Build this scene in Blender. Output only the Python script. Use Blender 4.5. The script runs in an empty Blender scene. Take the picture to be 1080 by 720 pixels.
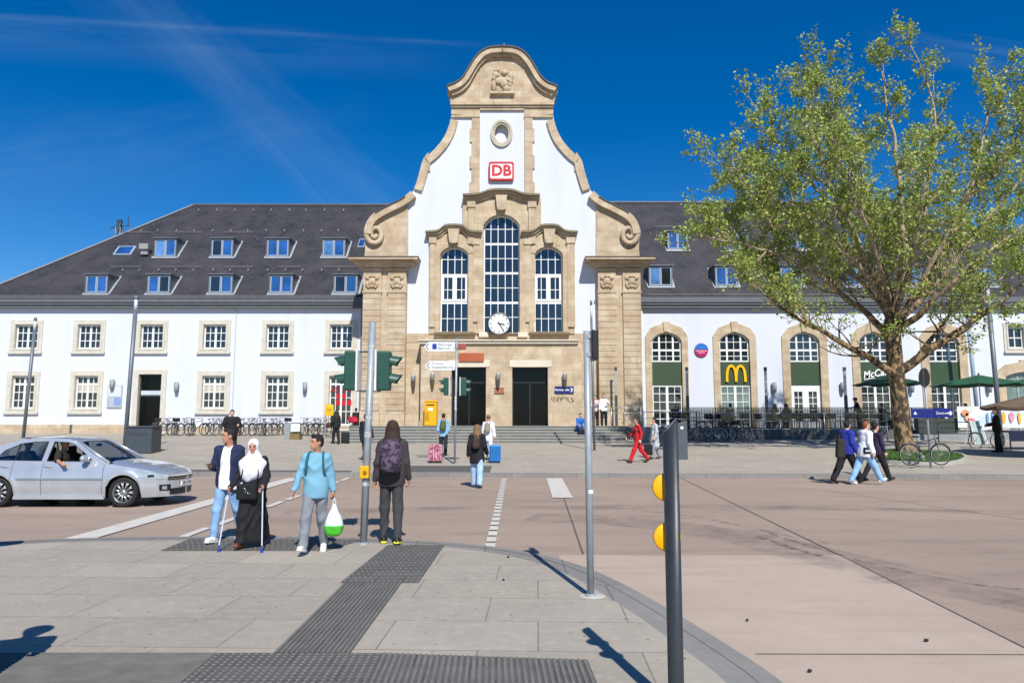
import bpy, math, random
import numpy as np
from math import sin, cos, tan, atan, radians as R, pi, sqrt
from mathutils import Vector, Matrix
from mathutils.geometry import tessellate_polygon
SC = bpy.context.scene
COL = SC.collection
rnd = random.Random(7)

# ------------------------------------------------------------ view calibration (used to read distances off the photograph)
FPX = 762.0; CAMZ = 1.75; PIT = atan(83.0/FPX); CP, SP = cos(PIT), sin(PIT)
def ray(u, v):
    a = (u-540.0)/FPX; b = (360.0-v)/FPX
    return a, CP-b*SP, SP+b*CP
def at(u, v, Y):
    a, y, z = ray(u, v); t = Y/y
    return Vector((a*t, Y, CAMZ+z*t))
def FX(u, v, Y): return at(u, v, Y).x
def FZ(v, Y): return at(540, v, Y).z
def gp(u, v, z=0.0):
    a, y, zz = ray(u, v); t = (z-CAMZ)/zz
    return Vector((a*t, y*t, z))

# ------------------------------------------------------------ plaza height field
def sstep(a, b, x):
    t = max(0.0, min(1.0, (x-a)/(b-a))); return t*t*(3-2*t)
def ykerb(x): return 22.9-0.045*x
def H(x, y):
    t = max(0.0, y-ykerb(x))
    side = 0.052*t if t < 11 else 0.572+0.0275*(t-11)
    cen = 0.0285*t
    w = max(sstep(-7.5, -11.5, x) if x < 0 else 0, sstep(6.8, 9.5, x) if x > 0 else 0)
    return 0.09+w*side+(1-w)*cen
def gH(u, v):
    a, y, z = ray(u, v)
    t = 15.0
    while t < 60:
        if CAMZ+z*t < H(a*t, y*t): break
        t += 0.02
    return Vector((a*t, y*t, H(a*t, y*t)))

# ------------------------------------------------------------ materials
def lin(c):
    if isinstance(c, str):
        c = c.lstrip('#'); c = [int(c[i:i+2], 16)/255 for i in (0, 2, 4)]
        return tuple(x/12.92 if x <= .04045 else ((x+.055)/1.055)**2.4 for x in c)
    return tuple(c)
MATS = {}
def nt(name):
    m = bpy.data.materials.new(name); m.use_nodes = True
    n = m.node_tree; b = n.nodes['Principled BSDF']
    return m, n, b
def node(n, t, **kw):
    x = n.nodes.new(t)
    for k, v in kw.items():
        if k in x.inputs.keys() if hasattr(x.inputs, 'keys') else False: x.inputs[k].default_value = v
        else: setattr(x, k, v)
    return x
def mixc(n, fac, a, b, mode='MIX'):
    m = n.nodes.new('ShaderNodeMix'); m.data_type = 'RGBA'; m.blend_type = mode
    for s, v in ((0, fac), (6, a), (7, b)):
        if hasattr(v, 'links') or isinstance(v, bpy.types.NodeSocket): n.links.new(v, m.inputs[s])
        elif s == 0: m.inputs[0].default_value = v
        else: m.inputs[s].default_value = (*v, 1)
    return m.outputs[2]
def ramp(n, src, p0, p1, c0=(0, 0, 0), c1=(1, 1, 1)):
    r = n.nodes.new('ShaderNodeValToRGB'); n.links.new(src, r.inputs[0])
    r.color_ramp.elements[0].position = p0; r.color_ramp.elements[1].position = p1
    r.color_ramp.elements[0].color = (*c0, 1); r.color_ramp.elements[1].color = (*c1, 1)
    return r.outputs[0]
def coords(n, scale=(1, 1, 1), rot=(0, 0, 0), kind='Object', loc=(0, 0, 0)):
    t = n.nodes.new('ShaderNodeTexCoord'); m = n.nodes.new('ShaderNodeMapping')
    m.inputs['Scale'].default_value = scale; m.inputs['Rotation'].default_value = rot; m.inputs['Location'].default_value = loc
    n.links.new(t.outputs[kind], m.inputs['Vector']); return m.outputs[0]
def noise(n, vec, scale, detail=4, rough=.55):
    x = n.nodes.new('ShaderNodeTexNoise'); x.inputs['Scale'].default_value = scale
    x.inputs['Detail'].default_value = detail; x.inputs['Roughness'].default_value = rough
    n.links.new(vec, x.inputs['Vector']); return x.outputs['Fac']
def bump(n, b, src, strength=.2, dist=.02):
    x = n.nodes.new('ShaderNodeBump'); x.inputs['Strength'].default_value = strength; x.inputs['Distance'].default_value = dist
    n.links.new(src, x.inputs['Height']); n.links.new(x.outputs[0], b.inputs['Normal'])
def M(name, col=(.5, .5, .5), rough=.6, metal=0, var=.12, scale=3, bmp=0, bscale=60, dirt=0, spec=.5, coat=0):
    if name in MATS: return MATS[name]
    m, n, b = nt(name); c = lin(col)
    vec = coords(n)
    f = noise(n, vec, scale, 5)
    dk = tuple(x*(1-var) for x in c); lt = tuple(min(1, x*(1+var)) for x in c)
    out = mixc(n, ramp(n, f, .3, .7), dk, lt)
    if dirt:
        f2 = noise(n, coords(n, (1, 1, .25)), scale*.4, 6, .65)
        out = mixc(n, ramp(n, f2, .5, .72), out, tuple(x*(1-dirt) for x in c))
    n.links.new(out, b.inputs['Base Color'])
    b.inputs['Roughness'].default_value = rough; b.inputs['Metallic'].default_value = metal
    b.inputs['Specular IOR Level'].default_value = spec; b.inputs['Coat Weight'].default_value = coat
    if bmp: bump(n, b, noise(n, vec, bscale, 3), bmp, .01)
    MATS[name] = m; return m

def m_stone():
    m, n, b = nt('sandstone'); v = coords(n, (1, 1, 1), (R(90), 0, 0))
    br = n.nodes.new('ShaderNodeTexBrick'); n.links.new(v, br.inputs['Vector'])
    br.inputs['Scale'].default_value = 1; br.inputs['Brick Width'].default_value = 1.15; br.inputs['Row Height'].default_value = .42
    br.inputs['Mortar Size'].default_value = .006; br.inputs['Bias'].default_value = 0
    br.inputs['Color1'].default_value = (*lin('#c8b89d'), 1); br.inputs['Color2'].default_value = (*lin('#b5a389'), 1)
    br.inputs['Mortar'].default_value = (*lin('#957f5e'), 1)
    vo = coords(n)
    f = noise(n, vo, 1.3, 7, .65); o = mixc(n, ramp(n, f, .4, .75), br.outputs[0], lin('#9f876b'))
    f2 = noise(n, coords(n, (3, 3, .6)), .8, 6, .7); o = mixc(n, ramp(n, f2, .58, .8, (0, 0, 0), (.55, .55, .55)), o, lin('#7c6a50'))
    n.links.new(o, b.inputs['Base Color']); b.inputs['Roughness'].default_value = .85
    bump(n, b, noise(n, vo, 22, 6), .35, .02)
    MATS['stone'] = m
def m_plaster():
    m, n, b = nt('white_plaster'); vo = coords(n)
    f = noise(n, coords(n, (1, 1, .15)), .9, 6, .6)
    o = mixc(n, ramp(n, f, .5, .9), lin('#cfd3db'), lin('#bdc2ca'))
    f2 = noise(n, vo, .25, 3); o = mixc(n, ramp(n, f2, .35, .7, (0, 0, 0), (.35, .35, .35)), o, lin('#c4c9d4'))
    n.links.new(o, b.inputs['Base Color']); b.inputs['Roughness'].default_value = .9
    bump(n, b, noise(n, vo, 70, 3), .15, .006)
    MATS['plaster'] = m
def m_slate():
    m, n, b = nt('slate_roof'); v = coords(n, (1, 1, 1), (R(-47), 0, 0))
    br = n.nodes.new('ShaderNodeTexBrick'); n.links.new(v, br.inputs['Vector'])
    br.inputs['Scale'].default_value = 1; br.inputs['Brick Width'].default_value = .5; br.inputs['Row Height'].default_value = .3
    br.inputs['Mortar Size'].default_value = .035; br.inputs['Mortar Smooth'].default_value = .4
    br.inputs['Color1'].default_value = (*lin('#34363b'), 1); br.inputs['Color2'].default_value = (*lin('#222429'), 1)
    br.inputs['Mortar'].default_value = (*lin('#161518'), 1)
    f = noise(n, coords(n), .7, 6, .65); o = mixc(n, ramp(n, f, .35, .7), br.outputs[0], lin('#454042'))
    f = noise(n, coords(n, (1, .3, 3)), 5, 4, .65); o = mixc(n, ramp(n, f, .4, .8, (0, 0, 0), (.6, .6, .6)), o, lin('#3b3c40'))
    n.links.new(o, b.inputs['Base Color']); b.inputs['Roughness'].default_value = .55
    bump(n, b, br.outputs['Fac'], -.4, .02); MATS['slate'] = m
def m_paving(name, c1, c2, mort, bw, rh, ms, spots=.5, rot=0, bmp=.15):
    m, n, b = nt(name); v = coords(n, (1, 1, 1), (0, 0, rot))
    br = n.nodes.new('ShaderNodeTexBrick'); n.links.new(v, br.inputs['Vector'])
    br.inputs['Scale'].default_value = 1; br.inputs['Brick Width'].default_value = bw; br.inputs['Row Height'].default_value = rh
    br.inputs['Mortar Size'].default_value = ms; br.inputs['Mortar Smooth'].default_value = .3; br.offset = .37
    br.inputs['Color1'].default_value = (*lin(c1), 1); br.inputs['Color2'].default_value = (*lin(c2), 1); br.inputs['Mortar'].default_value = (*lin(mort), 1)
    vo = coords(n)
    f = noise(n, vo, .55, 7, .7); o = mixc(n, ramp(n, f, .4, .75, (0, 0, 0), (.7, .7, .7)), br.outputs[0], tuple(x*.72 for x in lin(c2)))
    f = noise(n, vo, 90, 4, .8); o = mixc(n, ramp(n, f, .3, .75, (0, 0, 0), (.45, .45, .45)), o, tuple(x*.6 for x in lin(c2)))
    f = noise(n, vo, 8, 5, .7); o = mixc(n, ramp(n, f, .5, .8, (0, 0, 0), (.5, .5, .5)), o, tuple(min(1, x*1.22) for x in lin(c1)))
    if spots:
        vr = n.nodes.new('ShaderNodeTexVoronoi'); vr.voronoi_dimensions = '2D'; vr.inputs['Scale'].default_value = 2.6; n.links.new(vo, vr.inputs['Vector'])
        s = ramp(n, vr.outputs['Distance'], .026, .042, (1, 1, 1), (0, 0, 0))
        g = noise(n, vo, .9, 2); s2 = n.nodes.new('ShaderNodeMath'); s2.operation = 'MULTIPLY'
        n.links.new(s, s2.inputs[0]); n.links.new(ramp(n, g, .4, .55, (0, 0, 0), (spots, spots, spots)), s2.inputs[1])
        o = mixc(n, s2.outputs[0], o, tuple(x*.25 for x in lin(c2)))
    n.links.new(o, b.inputs['Base Color']); b.inputs['Roughness'].default_value = .85
    bump(n, b, noise(n, vo, 110, 4), bmp, .006); MATS[name] = m
def m_road():
    m, n, b = nt('road_surface'); vo = coords(n)
    f = noise(n, vo, .16, 6, .6); o = mixc(n, ramp(n, f, .3, .72), lin('#a89382'), lin('#bda794'))
    # worn wheel tracks and rubber, running across the carriageway
    f = noise(n, coords(n, (.2, .8, 1), (0, 0, R(-9))), 1.1, 9, .72); o = mixc(n, ramp(n, f, .5, .75, (0, 0, 0), (.6, .6, .6)), o, lin('#6f6258'))
    f = noise(n, coords(n, (.35, 1.5, 1), (0, 0, R(24))), .9, 9, .75); o = mixc(n, ramp(n, f, .56, .75, (0, 0, 0), (.6, .6, .6)), o, lin('#75685d'))
    f = noise(n, vo, .9, 8, .75); o = mixc(n, ramp(n, f, .5, .8, (0, 0, 0), (.6, .6, .6)), o, lin('#b9a793'))
    f = noise(n, vo, 70, 5, .8); o = mixc(n, ramp(n, f, .35, .75, (0, 0, 0), (.8, .8, .8)), o, lin('#5f554c'))
    n.links.new(o, b.inputs['Base Color']); b.inputs['Roughness'].default_value = .82
    bump(n, b, noise(n, vo, 90, 4), .25, .006); MATS['road'] = m
def m_patch():
    m, n, b = nt('concrete_patch'); vo = coords(n)
    f = noise(n, vo, .5, 8, .7); o = mixc(n, ramp(n, f, .35, .7), lin('#b4a18f'), lin('#c4b2a0'))
    f = noise(n, coords(n, (.2, 1.6, 1), (0, 0, R(-28))), 1.0, 6, .7); o = mixc(n, ramp(n, f, .52, .8, (0, 0, 0), (.5, .5, .5)), o, lin('#827263'))
    f = noise(n, vo, 75, 5, .8); o = mixc(n, ramp(n, f, .35, .75, (0, 0, 0), (.4, .4, .4)), o, lin('#7c7067'))
    n.links.new(o, b.inputs['Base Color']); b.inputs['Roughness'].default_value = .85
    bump(n, b, noise(n, vo, 100, 4), .2, .005); MATS['patch'] = m
def m_bark():
    m, n, b = nt('plane_bark'); vo = coords(n, (1, 1, .55))
    vr = n.nodes.new('ShaderNodeTexVoronoi'); vr.inputs['Scale'].default_value = 5.5; n.links.new(vo, vr.inputs['Vector'])
    f = noise(n, vo, 5.5, 4, .6)
    o = mixc(n, ramp(n, f, .49, .53), lin('#41362a'), lin('#9a8058'))
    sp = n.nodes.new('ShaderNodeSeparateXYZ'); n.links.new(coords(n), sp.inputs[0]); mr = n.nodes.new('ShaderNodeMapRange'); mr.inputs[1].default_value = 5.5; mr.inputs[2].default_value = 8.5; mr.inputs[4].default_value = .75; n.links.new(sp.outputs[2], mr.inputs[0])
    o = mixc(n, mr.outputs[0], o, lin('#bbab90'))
    o = mixc(n, ramp(n, noise(n, vo, 9, 4, .7), .5, .62, (0, 0, 0), (.75, .75, .75)), o, lin('#3e3428'))
    n.links.new(o, b.inputs['Base Color']); b.inputs['Roughness'].default_value = .9
    bump(n, b, noise(n, vo, 14, 6), .7, .05); MATS['bark'] = m
def m_leaf():
    m, n, b = nt('leaf'); g = n.nodes.new('ShaderNodeNewGeometry')
    o = mixc(n, g.outputs['Random Per Island'], lin('#71902c'), lin('#c9cc72'))
    f = noise(n, coords(n), .9, 3); o = mixc(n, ramp(n, f, .4, .65, (0, 0, 0), (.6, .6, .6)), o, lin('#88a044'))
    n.links.new(o, b.inputs['Base Color']); b.inputs['Roughness'].default_value = .5
    tr = n.nodes.new('ShaderNodeBsdfTranslucent'); n.links.new(o, tr.inputs[0])
    mx = n.nodes.new('ShaderNodeMixShader'); mx.inputs[0].default_value = .3
    n.links.new(b.outputs[0], mx.inputs[1]); n.links.new(tr.outputs[0], mx.inputs[2])
    n.links.new(mx.outputs[0], n.nodes['Material Output'].inputs[0]); MATS['leaf'] = m
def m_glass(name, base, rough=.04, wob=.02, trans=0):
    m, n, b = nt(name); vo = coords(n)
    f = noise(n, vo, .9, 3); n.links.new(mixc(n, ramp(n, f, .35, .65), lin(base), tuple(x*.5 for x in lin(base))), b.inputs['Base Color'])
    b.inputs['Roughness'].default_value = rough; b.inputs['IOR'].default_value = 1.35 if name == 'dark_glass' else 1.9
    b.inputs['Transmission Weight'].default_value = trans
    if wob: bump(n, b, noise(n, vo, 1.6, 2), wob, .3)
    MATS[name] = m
def m_clearglass():
    m, n, b = nt('car_glass')
    t = n.nodes.new('ShaderNodeBsdfTransparent'); t.inputs[0].default_value = (.6, .64, .63, 1)
    g = n.nodes.new('ShaderNodeBsdfGlossy'); g.inputs['Roughness'].default_value = .02; g.inputs[0].default_value = (.9, .93, 1, 1)
    fr = n.nodes.new('ShaderNodeFresnel'); fr.inputs[0].default_value = 1.5
    ma = n.nodes.new('ShaderNodeMath'); ma.operation = 'MULTIPLY_ADD'; ma.inputs[1].default_value = .9; ma.inputs[2].default_value = .06
    n.links.new(fr.outputs[0], ma.inputs[0])
    mx = n.nodes.new('ShaderNodeMixShader'); n.links.new(ma.outputs[0], mx.inputs[0]); n.links.new(t.outputs[0], mx.inputs[1]); n.links.new(g.outputs[0], mx.inputs[2])
    n.links.new(mx.outputs[0], n.nodes['Material Output'].inputs[0]); MATS['car_glass'] = m
    m2 = m.copy(); m2.name = 'tinted_panel'; MATS['tinted'] = m2
    for x in m2.node_tree.nodes:
        if x.type == 'BSDF_TRANSPARENT': x.inputs[0].default_value = (.58, .6, .6, 1)
        if x.type == 'MATH': x.inputs[1].default_value = .5; x.inputs[2].default_value = .01
def m_pattern(name, c1, c2, scale=14):
    m, n, b = nt(name); vr = n.nodes.new('ShaderNodeTexVoronoi'); vr.inputs['Scale'].default_value = scale
    n.links.new(coords(n), vr.inputs['Vector'])
    f = noise(n, coords(n), scale*.7, 3, .6)
    o = mixc(n, ramp(n, f, .48, .54), lin(c1), lin(c2)); n.links.new(o, b.inputs['Base Color']); b.inputs['Roughness'].default_value = .8; MATS[name] = m
m_stone(); m_plaster(); m_slate(); m_road(); m_patch(); m_bark(); m_leaf(); m_clearglass()
m_paving('slabs', '#b3aa9b', '#a59c8d', '#6b6356', 1.25, .82, .007, .9, R(2))
m_paving('plaza', '#b3aa9a', '#a79e8f', '#766e62', .8, .4, .008, .5, R(-2))
m_paving('tactile', '#66645f', '#5a5854', '#454340', .3, .3, .008, .3, 0)
m_paving('kerbstone', '#918e88', '#827f7a', '#5a5b5e', 1.0, 4, .01, .2, 0)
m_glass('win_glass', '#20262c'); m_glass('dark_glass', '#060607', .12, 0); m_glass('dormer_glass', '#2f5fa6', .03, .01)  # blue of the dormer panes is sky reflection put into the base colour
m_glass('dormer_glass2', '#5f8fc8', .05, .01); m_glass('pale_glass', '#7d8f86', .2, .02)  # lighter dormer glass also has sky reflection in its colour; last is grey-green
m_pattern('pack_print', '#2a2230', '#5a4a60', 22); m_pattern('grey_print', '#8d9096', '#d5d6d8', 30)
m_pattern('pink_print', '#c9899a', '#8b4a5e', 16); m_pattern('banner_print', '#dfe3e6', '#b9c9d6', 2.2)
def metal(name, c, r=.4, me=.85): return M(name, c, r, me, .08, 5)
galv = M('galvanised_steel', '#9aa1a6', .5, .25, .12, 9); dgrey = M('anthracite_paint', '#3f4448', .4, 0, .08, 4, .05)
steel = M('brushed_steel', '#b5b8ba', .35, .5, .08, 5); chrome = metal('chrome', '#d5d8da', .12, 1)
black = M('black_plastic', '#17181a', .45, 0, .15, 5); rubber = M('rubber', '#1b1b1c', .8, 0, .2, 20)
wpaint = M('white_paint', '#e3e4e0', .4, 0, .05, 4); green_sig = M('signal_green', '#1f4a3c', .45, 0, .12, 6)
yellow = M('yellow_paint', '#e0a800', .45, 0, .08, 5); blue_s = M('sign_blue', '#10206e', .4, 0, .05, 5)
red_s = M('sign_red', '#c01420', .4, 0, .05, 5); leadgrey = M('zinc_grey', '#85898c', .5, .3, .1, 4)
frame_grey = M('window_grey_blue', '#97a2ae', .5, 0, .08, 3); lightstone = M('pale_stone', '#cfc5b0', .85, 0, .08, 3, .2)
surround = M('surround_stone', '#c3beb0', .85, 0, .1, 3, .2); soffit = M('soffit_grey', '#5d6166', .6, 0, .1, 2)
mline = M('road_paint', '#c9c4bb', .8, 0, .1, 4, .1); jointm = M('joint_seal', '#655a4f', .9, 0, .25, 9)
m_greenpanel = M('green_panel', '#33482f', .5, 0, .08, 2); grass_m = M('grass_blade', '#4a6b28', .8, 0, .4, 9)
skin_a = M('skin_tan', '#b98468', .55, 0, .06, 12); skin_b = M('skin_light', '#cfa48c', .55, 0, .06, 12)
hair_d = M('hair_dark', '#181310', .75, 0, .3, 60, .4, 200); hair_b = M('hair_brown', '#35241a', .8, 0, .35, 60, .4, 200); hair_l = M('hair_blonde', '#7d5f3c', .75, 0, .35, 60, .4, 200)

# ------------------------------------------------------------ mesh building
class MB:
    def __init__(s): s.v = []; s.f = []; s.m = []
    def add(s, vs, fs, m=0):
        o = len(s.v); s.v.extend([tuple(x) for x in vs]); s.f.extend([tuple(i+o for i in f) for f in fs]); s.m.extend([m]*len(fs)); return s
    def quad(s, *p, m=0): return s.add(p, [tuple(range(len(p)))], m)
    def box(s, x0, x1, y0, y1, z0, z1, m=0):
        v = [(x, y, z) for z in (z0, z1) for y in (y0, y1) for x in (x0, x1)]
        return s.add(v, [(0, 2, 3, 1), (4, 5, 7, 6), (0, 1, 5, 4), (2, 6, 7, 3), (0, 4, 6, 2), (1, 3, 7, 5)], m)
    def bar(s, a, b, r, n=8, r2=None, m=0):
        a = Vector(a); b = Vector(b); d = (b-a).normalized(); r2 = r if r2 is None else r2
        up = Vector((0, 0, 1)) if abs(d.z) < .9 else Vector((1, 0, 0))
        p = d.cross(up).normalized(); q = d.cross(p)
        vs = []
        for c, rr in ((a, r), (b, r2)):
            for i in range(n):
                t = 2*pi*i/n; vs.append(c+(p*cos(t)+q*sin(t))*rr)
        fs = [(i, (i+1) % n, n+(i+1) % n, n+i) for i in range(n)]+[tuple(range(n))[::-1], tuple(range(n, 2*n))]
        return s.add(vs, [f[::-1] for f in fs], m)
    def tube(s, pts, rad, n=6, m=0, closed=False):
        pts = [Vector(p) for p in pts]; k = len(pts)
        if not hasattr(rad, '__len__'): rad = [rad]*k
        vs = []; prev = None
        for i, p in enumerate(pts):
            if closed: d = pts[(i+1) % k]-pts[i-1]
            else: d = pts[min(i+1, k-1)]-pts[max(i-1, 0)]
            if d.length < 1e-9: d = Vector((0, 0, 1))
            d.normalize()
            if prev is None: prev = d.orthogonal().normalized()
            pr = prev-d*prev.dot(d)
            if pr.length < 1e-6: pr = d.orthogonal()
            pr.normalize(); prev = pr; q = d.cross(pr)
            for j in range(n):
                t = 2*pi*j/n; vs.append(p+(pr*cos(t)+q*sin(t))*rad[i])
        fs = []
        for i in range(k if closed else k-1):
            i2 = (i+1) % k
            for j in range(n): fs.append((i*n+j, i*n+(j+1) % n, i2*n+(j+1) % n, i2*n+j))
        if not closed: fs += [tuple(range(n))[::-1], tuple(range((k-1)*n, k*n))]
        return s.add(vs, fs, m)
    def prism(s, poly, y0, y1, holes=(), m=0, back=True):
        # polygon given in (x, z), extruded along y; holes get their reveals
        loops = [list(poly)]+[list(h) for h in holes]
        tri = tessellate_polygon([[Vector((x, z, 0)) for x, z in L] for L in loops])
        flat = [p for L in loops for p in L]; nv = len(flat)
        vs = [(x, y0, z) for x, z in flat]+[(x, y1, z) for x, z in flat]
        fs = []
        for t in tri:
            a, b_, c = [flat[i] for i in t]
            ar = (b_[0]-a[0])*(c[1]-a[1])-(b_[1]-a[1])*(c[0]-a[0])
            t = tuple(t) if ar > 0 else tuple(t)[::-1]
            fs.append(t)
            if back: fs.append(tuple(i+nv for i in t[::-1]))
        o = 0
        for li, L in enumerate(loops):
            k = len(L); ar = sum(L[i][0]*L[(i+1) % k][1]-L[(i+1) % k][0]*L[i][1] for i in range(k))
            for i in range(k):
                j = (i+1) % k; q = (o+i, o+i+nv, o+j+nv, o+j)
                if (ar > 0) == (li == 0): q = q
                else: q = q[::-1]
                fs.append(q)
            o += k
        return s.add(vs, fs, m)
    def lathe(s, prof, c=(0, 0, 0), n=16, axis='z', m=0, cap=True):
        vs = []; c = Vector(c)
        for r, h in prof:
            for i in range(n):
                t = 2*pi*i/n
                if axis == 'z': p = Vector((r*cos(t), r*sin(t), h))
                elif axis == 'y': p = Vector((r*cos(t), h, r*sin(t)))
                else: p = Vector((h, r*cos(t), r*sin(t)))
                vs.append(c+p)
        fs = []; k = len(prof)
        for i in range(k-1):
            for j in range(n): fs.append((i*n+j, i*n+(j+1) % n, (i+1)*n+(j+1) % n, (i+1)*n+j))
        if cap: fs += [tuple(range(n))[::-1], tuple(range((k-1)*n, k*n))]
        return s.add(vs, fs, m)
    def ell(s, c, r, n=10, k=7, m=0):
        c = Vector(c); r = (r, r, r) if not hasattr(r, '__len__') else r
        pr = [(sin(pi*i/k), -cos(pi*i/k)) for i in range(1, k)]
        vs = [c+Vector((0, 0, -r[2]))]
        for a, z in pr:
            for j in range(n): t = 2*pi*j/n; vs.append(c+Vector((r[0]*a*cos(t), r[1]*a*sin(t), r[2]*z)))
        vs.append(c+Vector((0, 0, r[2]))); L = len(vs)-1
        fs = [(0, 1+(j+1) % n, 1+j) for j in range(n)]
        for i in range(k-2):
            for j in range(n): fs.append((1+i*n+j, 1+i*n+(j+1) % n, 1+(i+1)*n+(j+1) % n, 1+(i+1)*n+j))
        o = 1+(k-2)*n; fs += [(o+j, o+(j+1) % n, L) for j in range(n)]
        return s.add(vs, fs, m)
    def build(s, name, mat, parent=None, smooth=False, bevel=0, world=True):
        me = bpy.data.meshes.new(name); me.from_pydata(s.v, [], s.f)
        mats = mat if isinstance(mat, (list, tuple)) else [mat]
        for x in mats: me.materials.append(MATS[x] if isinstance(x, str) else x)
        if len(mats) > 1: me.polygons.foreach_set('material_index', s.m)
        if smooth: me.polygons.foreach_set('use_smooth', [True]*len(me.polygons))
        me.update()
        o = bpy.data.objects.new(name, me); COL.objects.link(o)
        if parent is not None:
            o.parent = parent
            if world and parent.parent is None: o.location = tuple(-c for c in parent.location)
        if bevel:
            b = o.modifiers.new('bevel', 'BEVEL'); b.width = bevel; b.segments = 2; b.limit_method = 'ANGLE'
        return o
def tag(o, label=None, cat=None, group=None, kind=None):
    if label: o['label'] = label
    if cat: o['category'] = cat
    if group: o['group'] = group
    if kind: o['kind'] = kind
    return o
def thing(name, label, cat, loc=(0, 0, 0), rz=0, group=None):
    o = bpy.data.objects.new(name, None); COL.objects.link(o); o.empty_display_size = .2
    o.location = loc; o.rotation_euler = (0, 0, rz); return tag(o, label, cat, group)
def kids(o): return [c for c in bpy.data.objects if c.parent == o]
def copy_tree(o, parent=None, label=None):
    c = o.copy(); COL.objects.link(c)
    if parent is not None: c.parent = parent
    if label: c['label'] = label
    for ch in KID.get(o.name, kids(o)): copy_tree(ch, c)
    return c
KID = {}
def text_mesh(body, size, mat, parent, loc, rot, name='lettering', ext=.004, align='CENTER', sx=1, bold=0, shear=0, world=True):
    cu = bpy.data.curves.new('t', 'FONT'); cu.body = body; cu.size = size; cu.extrude = ext; cu.align_x = align; cu.align_y = 'CENTER'; cu.offset = bold; cu.shear = shear
    cu.resolution_u = 3
    t = bpy.data.objects.new('t', cu); COL.objects.link(t); bpy.context.view_layer.update()
    me = bpy.data.meshes.new_from_object(t.evaluated_get(bpy.context.evaluated_depsgraph_get()))
    bpy.data.objects.remove(t); bpy.data.curves.remove(cu)
    mt = Matrix.Translation(loc) @ Matrix(rot if not isinstance(rot, (int, float)) else Matrix.Rotation(R(90), 4, 'X')) @ Matrix.Diagonal((sx, 1, 1, 1))
    me.transform(mt); me.materials.clear(); me.materials.append(mat)
    o = bpy.data.objects.new(name, me); me.name = name; COL.objects.link(o)
    if parent is not None:
        o.parent = parent
        if world and parent.parent is None: o.location = tuple(-c for c in parent.location)
    return o
# ============================================================ SETTING
def sheet(name, nx, ny, x0, x1, y0, y1, fn, mat, parent=None):
    b = MB(); xs = [x0+(x1-x0)*i/nx for i in range(nx+1)]
    for x in xs:
        ya = y0(x) if callable(y0) else y0
        for j in range(ny+1):
            y = ya+(y1-ya)*j/ny; b.v.append((x, y, fn(x, y)))
    for i in range(nx):
        for j in range(ny):
            a = i*(ny+1)+j; b.f.append((a, a+ny+1, a+ny+2, a+1)); b.m.append(0)
    return b.build(name, mat, parent)
RZ = -.03
g = MB(); g.quad((-1500, -1500, -.06), (1500, -1500, -.06), (1500, 1500, -.06), (-1500, 1500, -.06)); tag(g.build('ground', M('earth', '#77736a', .9, 0, .15, .2)), kind='structure')
g = MB(); g.quad((-70, -30, RZ), (70, -30, RZ), (70, 26, RZ), (-70, 26, RZ)); road = tag(g.build('road', 'road'), kind='structure')
# lighter concrete field on the near right
P = [gp(590, 585, RZ+.004), gp(885, 585, RZ+.004), gp(1080, 683, RZ+.004), Vector((9, 2, RZ+.004)), Vector((1.2, 2, RZ+.004)), Vector((.5, 8, RZ+.004))]
g = MB(); g.quad(*[tuple(p) for p in P][::-1]); tag(g.build('road_patch', 'patch'), kind='structure')
def strip_line(b, pts, w, z):
    for a, c in zip(pts[:-1], pts[1:]):
        a = Vector(a); c = Vector(c); d = (c-a); d.z = 0; nrm = Vector((-d.y, d.x, 0)).normalized()*w/2
        b.quad((a.x-nrm.x, a.y-nrm.y, z), (c.x-nrm.x, c.y-nrm.y, z), (c.x+nrm.x, c.y+nrm.y, z), (a.x+nrm.x, a.y+nrm.y, z))
g = MB(); zj = RZ+.008
strip_line(g, [gp(714, 502, RZ), gp(885, 585, RZ), gp(1080, 683, RZ), gp(1290, 790, RZ)], .02, zj)
strip_line(g, [gp(797, 690, RZ), gp(1200, 691, RZ)], .016, zj)
strip_line(g, [gp(594, 523, RZ), gp(615, 584, RZ)], .025, zj)
strip_line(g, [gp(870, 517, RZ), gp(1080, 548, RZ), gp(1300, 580, RZ)], .02, zj)
tag(g.build('road_joints', jointm), kind='structure')
# tyre marks
g = MB(); r2 = random.Random(3)
for pts, w in (([(666, 537), (700, 541), (740, 546), (790, 556), (835, 566), (880, 574)], .05), ([(800, 566), (835, 578), (865, 587)], .11), ([(810, 562), (850, 575), (890, 586)], .05), ([(900, 590), (960, 604), (1030, 617), (1080, 622)], .05), ([(700, 533), (790, 531), (900, 529), (1080, 528)], .04)):
    strip_line(g, [gp(u, v, RZ) for u, v in pts], w, RZ+.012)
tm, n_, b_ = nt('tyre_rubber')
f_ = noise(n_, coords(n_), 6, 5, .7); t_ = n_.nodes.new('ShaderNodeBsdfTransparent'); mx_ = n_.nodes.new('ShaderNodeMixShader')
b_.inputs['Base Color'].default_value = (.06, .055, .05, 1); b_.inputs['Roughness'].default_value = .9
n_.links.new(ramp(n_, f_, .42, .62, (0, 0, 0), (.55, .55, .55)), mx_.inputs[0]); n_.links.new(t_.outputs[0], mx_.inputs[1]); n_.links.new(b_.outputs[0], mx_.inputs[2]); n_.links.new(mx_.outputs[0], n_.nodes['Material Output'].inputs[0])
tag(g.build('tyre_marks', tm), kind='structure')
g = MB(); strip_line(g, [gp(u, v, RZ) for u, v in [(560, 545), (640, 548), (720, 556), (800, 570), (880, 590), (960, 608), (1080, 632), (1250, 668)]], 1.1, RZ+.0095)
strip_line(g, [gp(u, v, RZ) for u, v in [(300, 540), (480, 536), (700, 534), (900, 536), (1200, 545)]], .7, RZ+.0105)
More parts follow.
